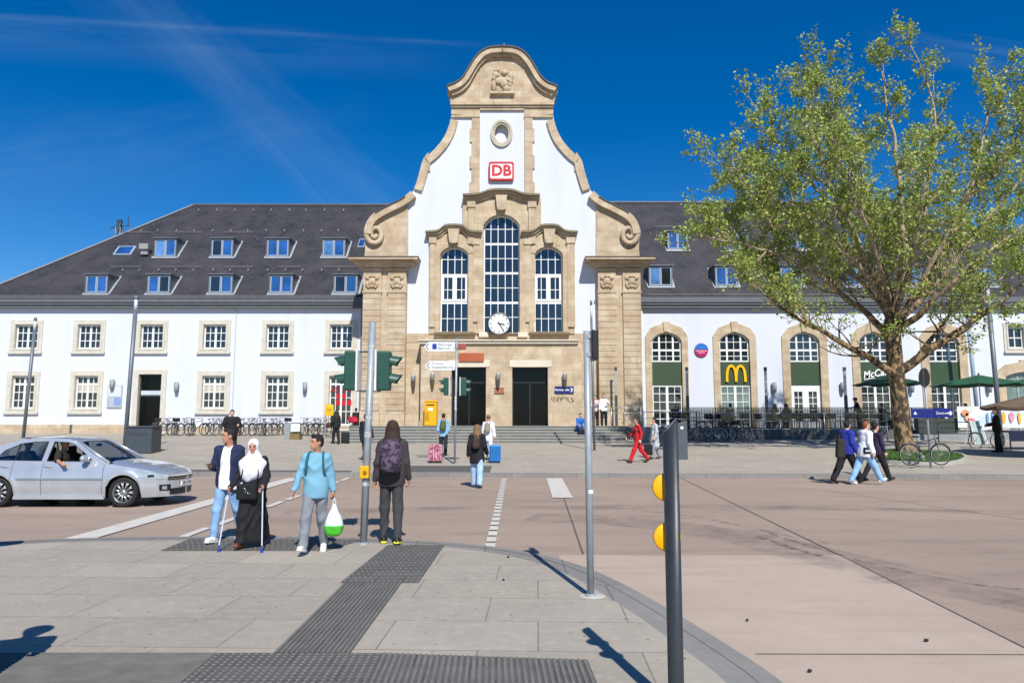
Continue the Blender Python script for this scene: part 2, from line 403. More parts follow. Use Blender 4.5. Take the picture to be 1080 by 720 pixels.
wm = tm.copy(); wm.name = 'worn_asphalt'
for x_ in wm.node_tree.nodes:
    if x_.type == 'VALTORGB': x_.color_ramp.elements[0].position = .4; x_.color_ramp.elements[1].position = .75; x_.color_ramp.elements[1].color = (.38, .38, .38, 1)
    if x_.type == 'TEX_NOISE': x_.inputs['Scale'].default_value = 1.3; x_.inputs['Detail'].default_value = 9
    if x_.type == 'BSDF_PRINCIPLED': x_.inputs['Base Color'].default_value = (.13, .12, .11, 1)
tag(g.build('worn_lane', wm), kind='structure')
# painted markings
g = MB(); zm = RZ+.016
g.quad((-6.72, 10.7, zm), (-6.28, 10.7, zm), (-6.45, 22.6, zm), (-6.9, 22.6, zm))
y = 11.2
while y < 22.5:
    g.quad((-5.1, y, zm), (-4.95, y, zm), (-4.97, y+1.05, zm), (-5.12, y+1.05, zm)); y += 1.3
y = 10.3
while y < 22.6:
    x = -.31+.006*(y-10); g.quad((x-.07, y, zm), (x+.07, y, zm), (x+.07, y+.42, zm), (x-.07, y+.42, zm)); y += .56
g.quad((.93, 16.9, zm), (1.4, 16.9, zm), (1.53, 22.5, zm), (1.05, 22.5, zm))
tag(g.build('road_markings', mline), kind='structure')

# near pavement with curved flush kerb
K = [(-60, 574), (0, 571), (60, 567.5), (155, 565.5), (300, 564.5), (385, 567), (474, 571), (540, 578), (593, 589), (640, 606), (700, 638), (760, 675), (800, 700), (830, 722), (870, 760)]
outer = [gp(u, v, 0) for u, v in K]
def smooth_poly(p, it=2):
    for _ in range(it):
        q = [p[0]]
        for a, c in zip(p[:-1], p[1:]): q += [a*.75+c*.25, a*.25+c*.75]
        p = q+[p[-1]]
    return p
outer = smooth_poly(outer); outer = [Vector((-25, outer[0].y-.6, 0)), Vector((-14, outer[0].y-.1, 0))]+outer+[Vector((2.6, 2.5, 0)), Vector((3.0, -8, 0))]
def offset(p, d):
    q = []
    for i in range(len(p)):
        t = (p[min(i+1, len(p)-1)]-p[max(i-1, 0)]).normalized(); q.append(p[i]+Vector((t.y, -t.x, 0))*d)
    return q
inner = offset(outer, .16); inner2 = offset(outer, .38)
g = MB()
for a, b2, z in ((outer, inner, .0), (inner, inner2, -.004)):
    for i in range(len(a)-1):
        g.quad((a[i].x, a[i].y, z), (b2[i].x, b2[i].y, z), (b2[i+1].x, b2[i+1].y, z), (a[i+1].x, a[i+1].y, z))
for i in range(len(outer)-1):
    p, q = outer[i], outer[i+1]; g.quad((p.x, p.y, -.07), (p.x, p.y, 0), (q.x, q.y, 0), (q.x, q.y, -.07))
tag(g.build('kerb', 'kerbstone'), kind='structure')
poly = [(p.x, p.y) for p in inner2]+[(-25, -8)]
tri = tessellate_polygon([[Vector((x, y, 0)) for x, y in poly]])
g = MB(); g.v = [(x, y, 0) for x, y in poly]
for t in tri:
    a, b2, c2 = [poly[i] for i in t]
    g.f.append(tuple(t) if (b2[0]-a[0])*(c2[1]-a[1])-(b2[1]-a[1])*(c2[0]-a[0]) > 0 else tuple(t)[::-1]); g.m.append(0)
tag(g.build('pavement', 'slabs'), kind='structure')
# tactile paving: base plates and raised ribs
def plate(b, q, z): b.quad(*[(p.x, p.y, z) for p in q])
def ribs(b, A, B, C, D, n, z, w=.45):
    # A-B start edge, D-C end edge ; ribs run from AB to DC
    for i in range(n):
        t0 = (i+(1-w)/2)/n; t1 = (i+(1+w)/2)/n
        a, b2, c2, d = A.lerp(B, t0), A.lerp(B, t1), D.lerp(C, t1), D.lerp(C, t0)
        z0, z1 = z, z+.006
        b.add([(p.x, p.y, zz) for zz in (z0, z1) for p in (a, b2, c2, d)], [(4, 5, 6, 7), (0, 1, 5, 4), (1, 2, 6, 5), (2, 3, 7, 6), (3, 0, 4, 7)])
def dots(b, A, B, C, D, nu, nv, z):
    for i in range(nu):
        for j in range(nv):
            s, t = (i+.5)/nu, (j+.5)/nv; p = A.lerp(B, s).lerp(D.lerp(C, s), t)
            b.lathe([(.016, z), (.011, z+.006)], (p.x, p.y, 0), 6)
g = MB(); r = MB(); zt = .004
q = [gp(358.5, 614.5), gp(441.5, 614.5), gp(469, 574.5), gp(409, 574.5)]; plate(g, q, zt); dots(r, *q, 14, 14, zt)
q = [gp(288.6, 688), gp(370, 688), gp(423.7, 614.7), gp(362.7, 614.7)]; plate(g, q, zt); ribs(r, *q, 15, zt)
q = [gp(169, 580.5), gp(345, 580.5), gp(385, 568.5), gp(200, 568)]; plate(g, q, zt); dots(r, *q, 30, 6, zt)
A_, B_ = gp(0, 688), gp(228, 688.5); dn = Vector((.02, -.72, 0))
q = [Vector((-9, A_.y+dn.y, 0)), B_+dn, B_, Vector((-9, A_.y, 0))]; plate(g, q, zt)
ribs(r, Vector((-9, A_.y, 0)), Vector((-9, A_.y+dn.y, 0)), B_+dn, B_, 16, zt)
C_ = gp(403, 688.8); q = [B_+dn, C_+dn, C_, B_]; plate(g, q, zt+.001); dots(r, *q, 22, 12, zt)
D_ = gp(620, 696); q = [C_+dn, D_+dn, D_, C_]; plate(g, q, zt); ribs(r, *q, 34, zt, .5)
tag(g.build('tactile_paving', 'tactile'), kind='structure'); tag(r.build('tactile_ribs', M('rib', '#706e69', .85, 0, .2, 5)), kind='structure')
# manhole-like small repair mark, litter
g = MB()
for u, v in ((866, 401*.4815+480), (835, 672), (640, 705)):
    pass
for u, v, s in ((977, 673, .022), (854, 705, .018), (788, 652, .014), (531, 612, .015), (536, 470+118, .02)):
    p = gp(u, v, .0); g.ell((p.x, p.y, RZ+.02 if u > 640 else .012), (s, s*.7, .012), 7, 4)
tag(g.build('litter', M('litter_dark', '#2b2724', .9), None, True), kind='stuff', label='small dark scraps of litter lying on the road and paving')

# plaza, its kerb and the dark plate at the crossing
tag(sheet('plaza', 110, 50, -60, 60, lambda x: ykerb(x)+.28, 62, H, 'plaza'), kind='structure')
g = MB()
for i in range(90):
    x0 = -60+i*120/90; x1 = x0+120/90; a, c = ykerb(x0), ykerb(x1)
    g.quad((x0, a, .09), (x1, c, .09), (x1, c+.28, H(x1, c+.28)), (x0, a+.28, H(x0, a+.28)))
    g.quad((x0, a, -.05), (x1, c, -.05), (x1, c, .09), (x0, a, .09))
tag(g.build('plaza_kerb', 'kerbstone'), kind='structure')
g = MB()
for (x0, x1, y0, y1) in ((-3.6, -.7, .4, 2.6), (-12.5, -5.2, .35, .8)):
    k = 8
    for i in range(k):
        xa, xb = x0+(x1-x0)*i/k, x0+(x1-x0)*(i+1)/k
        g.quad(*[(x, ykerb(x)+yy, H(x, ykerb(x)+yy)+.006) for x, yy in ((xa, y0), (xb, y0), (xb, y1), (xa, y1))])
tag(g.build('plaza_tactile', 'tactile'), kind='structure')

# ============================================================ STATION BUILDING
AX = 529.5; YM = 42.5; YB = 41.5; YW = 45.5; XC = FX(AX, 300, YM)
station = thing('station_building', 'white and sandstone railway station with a tall curved gable, slate roofs and two long wings', 'station', (XC, 42.0, .5))
def S(du, v, y=YM): return (XC+(FX(540+du, v, y)), FZ(v, y))
def arch_poly(x0, x1, z0, z1, rise, n=10):
    if rise <= 0: return [(x0, z0), (x1, z0), (x1, z1), (x0, z1)]
    hw = (x1-x0)/2; xc = (x0+x1)/2; rad = (hw*hw+rise*rise)/(2*rise); a0 = math.asin(min(1, hw/rad))
    pts = [(x0, z0), (x1, z0)]
    for i in range(n+1):
        a = a0-2*a0*i/n; pts.append((xc+rad*sin(a), z1-rad+rad*cos(a)))
    return pts
def arch_top(x, x0, x1, z1, rise):
    if rise <= 0: return z1
    hw = (x1-x0)/2; xc = (x0+x1)/2; rad = (hw*hw+rise*rise)/(2*rise); d = rad*rad-(x-xc)**2
    return z1-rad+sqrt(max(0, d))
def window(x0, x1, z0, z1, rise, y, vb, hb, fw=.09, glass='win_glass', fm=None, sur=None, surm='stone', sproud=.06, parent=None, name='window', pane=True, keystone=False, sill=True, depth=.25):
    """frame > pane (+surround). vb / hb: lists of (pos, width) bars"""
    b = MB(); ya = y+.13; yb2 = y+.2
    b.prism(arch_poly(x0+.004, x1-.004, z0+.004, z1-.004, rise), ya, yb2, [arch_poly(x0+fw, x1-fw, z0+fw, z1-fw, max(rise-.01, 0) if rise > 0 else 0)])
    for p, w in vb: b.box(p-w/2, p+w/2, ya+.012, yb2-.004, z0+fw*.9, arch_top(p, x0, x1, z1, rise)-fw*.6)
    for p, w in hb:
        xa, xb = x0+fw*.8, x1-fw*.8
        if rise > 0 and p > z1-rise:
            hw = (x1-x0)/2; rad = (hw*hw+rise*rise)/(2*rise); h = sqrt(max(0, rad*rad-(p-(z1-rad))**2)); xc = (x0+x1)/2; xa, xb = max(xa, xc-h+fw*.7), min(xb, xc+h-fw*.7)
        b.box(xa, xb, ya+.016, yb2-.008, p-w/2, p+w/2)
    w = b.build(name, fm or wpaint, parent or station)
    if pane:
        g = MB(); pp = arch_poly(x0+.02, x1-.02, z0+.02, z1-.02, rise); g.prism(pp, y+.185, y+.193); g.build('pane', glass, w)
    if sur:
        g = MB(); s = sur
        if keystone:
            xc = (x0+x1)/2; op = arch_poly(x0-s, x1+s, z0-.3, z1+s*.62, max(rise*1.05, .01)); g.prism(op, y-sproud, y+depth, [arch_poly(x0, x1, z0, z1, rise)])
            g.prism([(xc-.16, z1+.02), (xc+.16, z1+.02), (xc+.24, z1+s*.62+.14), (xc-.24, z1+s*.62+.14)], y-sproud-.08, y-sproud+.02)
            for zz in (z0+.9, z0+1.9, z0+2.9, z0+3.9):
                for sg in (-1, 1):
                    xs_ = (x0-s-.05 if sg < 0 else x1+s-.3)
        else:
            g.prism([(x0-s, z0-s*.8), (x1+s, z0-s*.8), (x1+s, z1+s), (x0-s, z1+s)], y-sproud, y+depth, [[(x0, z0), (x1, z0), (x1, z1), (x0, z1)]])
            g.prism([(x0-s*.45, z0-s*.35), (x1+s*.45, z0-s*.35), (x1+s*.45, z1+s*.45), (x0-s*.45, z1+s*.45)], y-sproud-.035, y-sproud+.01, [[(x0-.02, z0-.02), (x1+.02, z0-.02), (x1+.02, z1+.02), (x0-.02, z1+.02)]])
            g.box(x0-s-.05, x1+s+.05, y-sproud-.1, y-sproud+.01, z0-s*.8-.1, z0-s*.8+.04)
        g.build('surround', surm, w)
    return w
def bars(a, b, n, w): return [(a+(b-a)*i/n, w) for i in range(1, n)]

# ---- left wing
wall_holes = []
def R_(c, w, h0, h1): return [(c-w/2, h0), (c+w/2, h0), (c+w/2, h1), (c-w/2, h1)]
for uc in (28.2, 94.3, 160.2, 226.5, 293, 360):
    v0, v1 = 342.5, 367.5; x = FX(uc, 355, YW); z0, z1 = FZ(v1, YW), FZ(v0, YW); w = 1.42
    wall_holes.append(R_(x, w+.02, z0-.01, z1+.01))
    window(x-w/2, x+w/2, z0, z1, 0, YW, [(x-.34, .045), (x, .13), (x+.34, .045)], [(z0+(z1-z0)*k/3, .045) for k in (1, 2)], .08, sur=.3, surm=surround)
for uc, has in ((23.5, 1), (90.3, 1), (224.5, 1), (291.5, 1), (358.5, 2)):
    v0, v1 = 396.5, 430.5; x = FX(uc+.6, 415, YW); z0, z1 = FZ(v1, YW), FZ(v0, YW); w = 1.42; zt_ = z1-.5
    if has == 2: z0 = FZ(449, YW)+.05
    wall_holes.append(R_(x, w+.02, z0-.01, z1+.01))
    win = window(x-w/2, x+w/2, z0, z1, 0, YW, [(x-.34, .045), (x, .13), (x+.34, .045)], [(zt_, .13)]+[(z0+(zt_-z0)*k/3, .045) for k in (1, 2)], .08, sur=.32, surm=surround)
    if has == 2:
        text_mesh('AS  TA', .46, red_s, win, (x, YW+.12, FZ(411, YW)), 0, 'lettering', .003)
        g = MB(); yy = YW+.118
        for i, j in ((-1, 1), (0, 1), (0, 0), (-1, 0), (1, 0)):
            cx = x+.02+i*.36+.18; cz = FZ(417.5, YW)-(1-j)*.42
            g.box(cx-.12, cx+.12, yy, yy+.01, cz-.16, cz+.16)
        g.build('window_stickers', red_s, win)
    else:  # pale roller blind on some
        if uc in (90.3, 224.5):
            g = MB(); g.box(x-w/2+.1, x+w/2-.1, YW+.178, YW+.183, zt_-.55, zt_); g.build('blind', M('blind', '#b8b0a2', .9), win)
# side door in the left wing
x = FX(157.5, 420, YW); zd0, zd1 = FZ(452, YW)-.1, FZ(394.5, YW); wd = 1.45
wall_holes.append(R_(x, wd+.02, zd0-.01, zd1+.01))
d = MB(); d.prism(R_(x, wd-.01, zd0, zd1-.004), YW+.18, YW+.26, [R_(x-.0, wd-.16, zd0+.05, FZ(417, YW)-.06), R_(x, wd-.16, FZ(414.5, YW), zd1-.08)])
door = d.build('door', M('door_frame_dark', '#3a3c3a', .5), station)
d = MB(); d.prism(R_(x, wd-.1, zd0+.02, zd1-.02), YW+.22, YW+.23); d.build('pane', 'dark_glass', door)
d = MB(); d.prism([(x-wd/2-.32, zd0), (x+wd/2+.32, zd0), (x+wd/2+.32, zd1+.28), (x-wd/2-.32, zd1+.28)], YW-.06, YW+.3, [R_(x, wd, zd0+.002, zd1)]); d.build('surround', surround, door)
d = MB(); d.box(x-wd/2+.1, x+wd/2-.1, YW+.16, YW+.2, FZ(414.5, YW)-.1, FZ(412.5, YW)+.05); d.build('door_sign', M('pale_sign', '#bcc4cc', .4), door)
ZE = FZ(329, YW)+.35  # wall runs up behind the eaves
XL = -33.6; XPL = FX(384, 380, YM)+.3
g = MB(); g.prism([(XL, .3), (XPL, .3), (XPL, ZE), (XL, ZE)], YW, YW+.35, wall_holes, back=False)
g.build('left_wing_wall', 'plaster', station)
g = MB(); g.box(XL-.02, FX(143, 450, YW), YW-.07, YW+.05, .3, FZ(447.5, YW)); g.box(FX(174, 450, YW), XPL, YW-.07, YW+.05, .3, FZ(449.5, YW)); g.build('left_plinth', 'stone', station)
# downpipe line (thin expansion joint)
for u in (246.5,):
    g = MB(); g.bar((FX(u, 400, YW), YW-.03, 1.0), (FX(u, 400, YW), YW-.03, ZE), .025, 6); g.build('cable_conduit', M('pale_grey', '#b4b8be', .6), station)
g = MB(); px_ = FX(380.5, 400, YW); g.bar((px_, YW-.1, 1.0), (px_, YW-.1, ZE), .07, 10); g.build('downpipe', leadgrey, station)
g = MB(); px_ = FX(677.5, 400, YW); g.bar((px_, YW-.1, 1.3), (px_, YW-.1, ZE), .07, 10); g.build('downpipe', wpaint, station)

# ---- right wing with tall arched openings
XPR = FX(676, 380, YM)-.3; XR = FX(1175, 400, YW); holes = []
GF = 1.3
arch_spec = [(703.5, 681, 726, 'a'), (775.3, 752.5, 798, 'm'), (849.3, 826, 874, 'door'), (923, 899, 947, 'c'), (996.3, 972, 1021, 'd')]
sign_spots = {}
for uc, ua, ub, kind in arch_spec:
    xc = FX(uc, 390, YW); w = 1.9; z1 = FZ(350.5, YW); rise = .5
    z0 = GF
    holes.append(arch_poly(xc-w/2-.01, xc+w/2+.01, z0-.01, z1+.01, rise))
    zA, zB = FZ(381.5, YW), FZ(406, YW)
    xs3 = [(xc-w/4, .045), (xc, .05), (xc+w/4, .045)]
    xs3 = [(xc-w*.23, .11), (xc+w*.23, .11), (xc, .035)]
    hb = [(zA+(z1-zA)*.40, .12), (zA+(z1-zA)*.2, .04), (zA+(z1-zA)*.68, .04)]
    sw = (FX(ub, 390, YW)-FX(ua, 390, YW)-w)/2
    up = window(xc-w/2, xc+w/2, zA, z1, rise, YW, xs3, hb, .09, pane=True)
    # whole-height stone surround, child of the upper window
    g = MB(); s = sw
    op = [(xc-w/2-s, z0-.2), (xc+w/2+s, z0-.2), (xc+w/2+s, z1-rise+.25)]+[(xc+p, z1+.12+q) for p, q in ((w/2+s*.1, .17), (.34, .42), (.2, .42), (.2, .5), (-.2, .5), (-.2, .42), (-.34, .42), (-w/2-s*.1, .17))]+[(xc-w/2-s, z1-rise+.25)]
    g.prism(op, YW-.07, YW+.35, [arch_poly(xc-w/2, xc+w/2, z0-.1, z1, rise)])
    g.prism([(xc-.15, z1+.03), (xc+.15, z1+.03), (xc+.22, z1+.68), (xc-.22, z1+.68)], YW-.15, YW-.05)
    g.build('surround', 'stone', up)
    # dark green fascia
    g = MB(); g.box(xc-w/2+.01, xc+w/2-.01, YW+.1, YW+.18, zB, zA+.01); g.build('fascia_panel', m_greenpanel, up)
    sign_spots[kind] = (xc, (zA+zB)/2)
    # lower glazing
    if kind == 'door':
        dd = MB(); dd.prism(R_(xc, w-.02, z0, zB-.01), YW+.13, YW+.2, [R_(xc-w*.24, w*.27, z0+.35, zB-.4), R_(xc+w*.24, w*.27, z0+.35, zB-.4)])
        for sg in (-1, 1):
            dd.box(xc+sg*w*.24-.02, xc+sg*w*.24+.02, YW+.145, YW+.19, z0+.36, zB-.41)
            for k in range(1, 5): zz = z0+.35+(zB-.75-z0)*k/5; dd.box(xc+sg*w*.24-w*.13, xc+sg*w*.24+w*.13, YW+.149, YW+.186, zz-.02, zz+.02)
        lo = dd.build('door', wpaint, station); g = MB(); g.prism(R_(xc, w-.05, z0+.02, zB-.03), YW+.182, YW+.19); g.build('pane', 'win_glass', lo)
    else:
        nb = [(xc, .16)]+[(xc-w*.25, .04), (xc+w*.25, .04)]
        lo = window(xc-w/2, xc+w/2, z0, zB-.01, 0, YW, nb, bars(z0, zB, 5, .045), .09, glass='pale_glass' if kind == 'm' else 'win_glass')
xw = FX(1071.5, 357, YW); ww = 1.0; holes.append(R_(xw, ww+.02, FZ(367, YW)-.01, FZ(345, YW)+.01))
window(xw-ww/2, xw+ww/2, FZ(367, YW), FZ(345, YW), 0, YW, [(xw, .06)], [(FZ(356, YW), .06)], .08, sur=.28, surm=surround)
xw2 = FX(1137, 357, YW); holes.append(R_(xw2, ww+.02, FZ(367, YW)-.01, FZ(345, YW)+.01))
window(xw2-ww/2, xw2+ww/2, FZ(367, YW), FZ(345, YW), 0, YW, [(xw2, .06)], [(FZ(356, YW), .06)], .08, sur=.28, surm=surround)
xp = FX(1082, 410, YW); holes.append(arch_poly(xp-1.3-.01, xp+1.3+.01, .7, FZ(392, YW)+.01, .3))
pw = window(xp-1.3, xp+1.3, 1.0, FZ(392, YW), .3, YW, [(xp-.4, .08), (xp+.4, .08)], [(FZ(407, YW), .1)], .1, glass='pale_glass', fm=M('aluminium_frame', '#9aa3aa', .4))
g = MB(); zt2 = FZ(392, YW)
op = [(xp-1.75, .7), (xp+1.75, .7), (xp+1.9, zt2-.05), (xp+1.2, zt2+.45), (xp+.3, zt2+.62), (xp+.3, zt2+.75), (xp-.3, zt2+.75), (xp-.3, zt2+.62), (xp-1.2, zt2+.45), (xp-1.9, zt2-.05)]
g.prism(op, YW-.12, YW+.33, [arch_poly(xp-1.3, xp+1.3, .72, zt2, .3)]); g.build('surround', 'stone', pw)
g = MB(); g.prism([(XPR, .3), (XR, .3), (XR, ZE), (XPR, ZE)], YW, YW+.35, holes, back=False); g.build('right_wing_wall', 'plaster', station)
# end walls so the wings are closed volumes
g = MB(); g.box(XL, XL+.35, YW+.36, 59.5, .3, ZE); g.box(XR-.35, XR, YW+.36, 59.5, .3, ZE); g.box(XL+.36, XR-.36, 59.15, 59.5, .3, ZE); g.build('rear_wall', 'plaster', station)

# ---- eaves, roofs
YE = 45.0; zg1 = FZ(313, YE); zg0 = FZ(318.5, YE); YR = 52.6; ZRID = FZ(217, YR)
for xa, xb in ((XL-.6, XPL-.25), (XPR+.25, XR+.4)):
    g = MB(); g.box(xa, xb, YE, YE+.14, zg0, zg1); g.box(xa, xb, YE+.07, YE+.2, FZ(321, YE), zg0-.002); g.box(xa, xb, YE+.16, YW+.01, FZ(324, YE), FZ(321, YE)-.002)
    g.box(xa, xb, YE+.21, YW+.02, FZ(321, YE)+.002, zg1-.02)
    g.build('gutter', soffit, station)
zE0 = FZ(314, YE)
def roofY(z): return YE+(z-zE0)*(YR-YE)/(ZRID-zE0)
def roof_hit(u, v):
    a, y, z = ray(u, v); k = (YR-YE)/(ZRID-zE0)
    t = (YE+(CAMZ-zE0)*k)/(y-z*k); return Vector((a*t, y*t, CAMZ+z*t))
def roof_uv(x, z, lift=0): return Vector((x, roofY(z)-lift*.7, z+lift*.7))
xrl = FX(204, 217, YR); xel = XL-.6; YBK = 60.2
b = MB(); th = .18
def slab(pts):
    n = (Vector(pts[1])-Vector(pts[0])).cross(Vector(pts[2])-Vector(pts[0])).normalized()
    if n.z < 0: pts = pts[::-1]; n = -n
    v = [Vector(p) for p in pts]+[Vector(p)-n*th for p in pts]; k = len(pts)
    b.add(v, [tuple(range(k)), tuple(range(k, 2*k))[::-1]]+[(i, k+i, k+(i+1) % k, (i+1) % k) for i in range(k)])
xmid = XC
slab([(xel, YE, zE0), (xmid, YE, zE0), (xmid, YR, ZRID), (xrl, YR, ZRID)])
slab([(xel, YE, zE0), (xrl, YR, ZRID), (xel, YBK, zE0)])
slab([(xel, YBK, zE0), (xrl, YR, ZRID), (xmid, YR, ZRID), (xmid, YBK, zE0)])
ZR2 = FZ(213.5, YR); xrr = FX(958, 214, YR); xer = XR+.4; ZR3 = FZ(243, YR)
rf = b.build('roof', 'slate', station)
b = MB()
slab([(xmid, YE, zE0-.01), (xer, YE, zE0-.01), (xer, 50.4, ZRID-(YR-50.4)*(ZRID-zE0)/(YR-YE)), (FX(1000, 214, YR), 50.4, ZRID-(YR-50.4)*(ZRID-zE0)/(YR-YE)), (xrr, YR+.25, ZR2), (xmid, YR+.25, ZR2)])
slab([(xmid, YBK, zE0), (xmid, YR+.25, ZR2), (xrr, YR+.25, ZR2), (FX(1000, 214, YR), 54.5, 15.2), (xer, 54.5, 15.2), (xer, YBK, zE0)])
slab([(xrr, YR+.25, ZR2), (FX(1000, 214, YR), 50.4, 14.86), (FX(1000, 214, YR), 54.5, 15.2)])
rf2 = b.build('roof', 'slate', station)
g = MB(); g.box(FX(1000, 240, YR)-1, xer, 50.3, 54.6, 14.75, 15.35); g.build('flat_roof_edge', soffit, station)
g = MB(); g.bar((xrl, YR, ZRID+.05), (XC-6, YR, ZRID+.05), .12, 6); g.bar((XC+5, YR+.25, ZR2+.05), (xrr, YR+.25, ZR2+.05), .12, 6); g.bar((xel, YE, zE0+.05), (xrl, YR, ZRID+.05), .1, 6); g.build('ridge_cap', M('lead', '#5b5e63', .5, .3), rf)
g = MB(); r3 = random.Random(5)
def rail(u0, u1, v, up=.1):
    a, c = roof_hit(u0, v), roof_hit(u1, v); off = Vector((0, -.12, .14))
    g.bar(a+off, c+off, .022, 5)
    k = max(1, int((c-a).length/1.2))
    for i in range(k+1): p = a.lerp(c, i/k); g.bar(p-Vector((0, 0, .04)), p+off, .016, 4)
for u0, u1 in ((117, 149), (170, 213), (236, 268), (294, 317), (342, 376)): rail(u0, u1, 283.5)
for u0, u1 in ((130, 160), (185, 215), (237, 268)): rail(u0, u1, 247)
rail(0, 376, 314.5); rail(682, 1030, 313)
rail(690, 715, 241); rail(795, 815, 241)
for v in (223, 244.5, 286):
    for u in range(210 if v < 230 else 130, 376, 19): p = roof_hit(u+r3.uniform(-1, 1), v); g.box(p.x-.04, p.x+.04, p.y-.14, p.y-.02, p.z+.0, p.z+.16)
g.build('snow_guard', M('guard_metal', '#8b8680', .5, .4), rf)
# bluish clerestory glazing on the low right roof
g = MB(); a, c = FX(979, 243, 50), FX(1026, 243, 50); g.box(a, c, 49.6, 50.2, FZ(250, 49.6), FZ(239, 49.6)); cw = g.build('rooflight', 'dormer_glass', station)

# ---- dormers
def dormer(u0, u1, v0, v1, side=1):
    p = roof_hit((u0+u1)/2, v1); y0 = p.y-.1; x0, x1 = FX(u0, v1, y0), FX(u1, v1, y0); zb, zt3 = FZ(v1, y0), FZ(v0, y0)
    yt = roofY(zt3)+.25; lead = M('dormer_zinc', '#656c74', .55, .2, .1, 3)
    b = MB(); b.prism([(x0, zb), (x1, zb), (x1, zt3), (x0, zt3)], y0, y0+.12, [[(x0+.07, zb+.08), (x1-.07, zb+.08), (x1-.07, zt3-.07), (x0+.07, zt3-.07)]])
    for sx in (x0, x1):
        s0, s1 = (sx, sx+.06) if sx == x0 else (sx-.06, sx)
        vs = [(s, y, z) for s in (s0, s1) for y, z in ((y0+.121, zb), (y0+.121, zt3), (yt, zt3))]
        b.add(vs, [(0, 1, 2), (5, 4, 3), (0, 3, 4, 1), (1, 4, 5, 2), (2, 5, 3, 0)])
    dm = b.build('dormer', lead, station)
    b = MB(); b.box(x0-.07, x1+.07, y0-.1, yt, zt3+.001, zt3+.06); b.build('dormer_roof', M('dormer_top', '#6b7076', .5, .3), dm)
    b = MB()
    if side:  # pale flashing running up beside the cheek on the roof
        for sx, w in ((x1+.02, .13),):
            a, c = roof_uv(sx, zb-.05, .03), roof_uv(sx, zt3+.15, .03)
            b.quad((a.x, a.y, a.z), (a.x+w, a.y, a.z), (c.x+w, c.y, c.z), (c.x, c.y, c.z))
        for sx, w in ((x0-.02-.08, .08),):
            a, c = roof_uv(sx, zb-.05, .03), roof_uv(sx, zt3+.15, .03)
            b.quad((a.x, a.y, a.z), (a.x+w, a.y, a.z), (c.x+w, c.y, c.z), (c.x, c.y, c.z))
        b.box(x0-.1, x1+.12, y0-.09, y0+.05, zb-.1, zb-.002); b.build('flashing', M('flashing', '#b4bac0', .45, .4), dm)
    b = MB(); xc = (x0+x1)/2; X0, X1, Z0, Z1 = x0+.07, x1-.07, zb+.08, zt3-.07
    for q0, q1 in ((X0, xc-.01), (xc+.01, X1)):
        b.prism([(q0, Z0), (q1, Z0), (q1, Z1), (q0, Z1)], y0+.02, y0+.09, [[(q0+.06, Z0+.06), (q1-.06, Z0+.06), (q1-.06, Z1-.06), (q0+.06, Z1-.06)]])
    b.build('window', frame_grey, dm)
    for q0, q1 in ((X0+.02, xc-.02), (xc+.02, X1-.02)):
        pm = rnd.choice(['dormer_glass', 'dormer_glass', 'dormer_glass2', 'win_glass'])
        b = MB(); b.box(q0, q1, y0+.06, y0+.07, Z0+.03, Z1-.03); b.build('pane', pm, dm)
for u0, u1 in ((162, 185.5), (222, 245.5), (280.5, 304.5), (339.5, 364)): dormer(u0, u1, 251.5, 271)
for u0, u1 in ((89, 113), (154.5, 179), (219.5, 245), (283.5, 308.5), (351.5, 377)): dormer(u0, u1, 289.5, 309.5)
for u0, u1 in ((704, 726), (767, 790), (830, 853), (893, 916)): dormer(u0, u1, 244, 263.5)
for u0, u1 in ((684.5, 709.5), (754.5, 779), (823, 848), (893, 917), (960, 984), (1028, 1052)): dormer(u0, u1, 280.5, 302)
def skylight(u0, u1, v0, v1):
    a, b2, c, d = roof_hit(u0, v1), roof_hit(u1-4, v1), roof_hit(u1, v0), roof_hit(u0+5, v0); off = Vector((0, -.06, .06)); b = MB()
    P4 = [q+off for q in (a, b2, Vector((b2.x, c.y, c.z)), Vector((a.x, c.y, c.z)))]; low = [q-off for q in P4]
    b.add(P4+low, [(0, 1, 2, 3), (0, 4, 5, 1), (1, 5, 6, 2), (2, 6, 7, 3), (3, 7, 4, 0)]); s = b.build('skylight', frame_grey, station)
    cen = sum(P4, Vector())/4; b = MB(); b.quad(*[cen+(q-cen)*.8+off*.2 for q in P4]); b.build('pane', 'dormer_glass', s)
skylight(119, 142, 260.5, 269.5); skylight(377, 388, 253, 261.5)
p = roof_hit(155, 268); b = MB(); b.box(p.x-.32, p.x+.3, p.y-.5, p.y+.6, p.z+.25, p.z+.62); b.box(p.x-.25, p.x+.22, p.y-.35, p.y+.3, p.z-.1, p.z+.26); b.build('roof_vent', M('vent', '#9c9a98', .5, .3), station)

# ---- central block: gabled hall behind the front
b = MB(); z = FZ
def tri_roof():
    xa, xb = S(-128, 235)[0], S(128, 235)[0]; za = FZ(235, YM); zt = FZ(122, YM); ya, yb = YM+.7, 56
    b.add([(xa, ya, za), (xb, ya, za), (XC, ya, zt), (xa, yb, za), (xb, yb, za), (XC, yb, zt)], [(0, 1, 2), (5, 4, 3), (0, 2, 5, 3), (2, 1, 4, 5), (0, 3, 4, 1)])
tri_roof(); b.build('hall_roof', 'slate', station)
b = MB(); xa, xb = S(-128, 235)[0], S(128, 235)[0]; b.box(xa, xb, YM+.72, 59, .5, FZ(236, YM)); b.build('hall_wall', 'plaster', station)
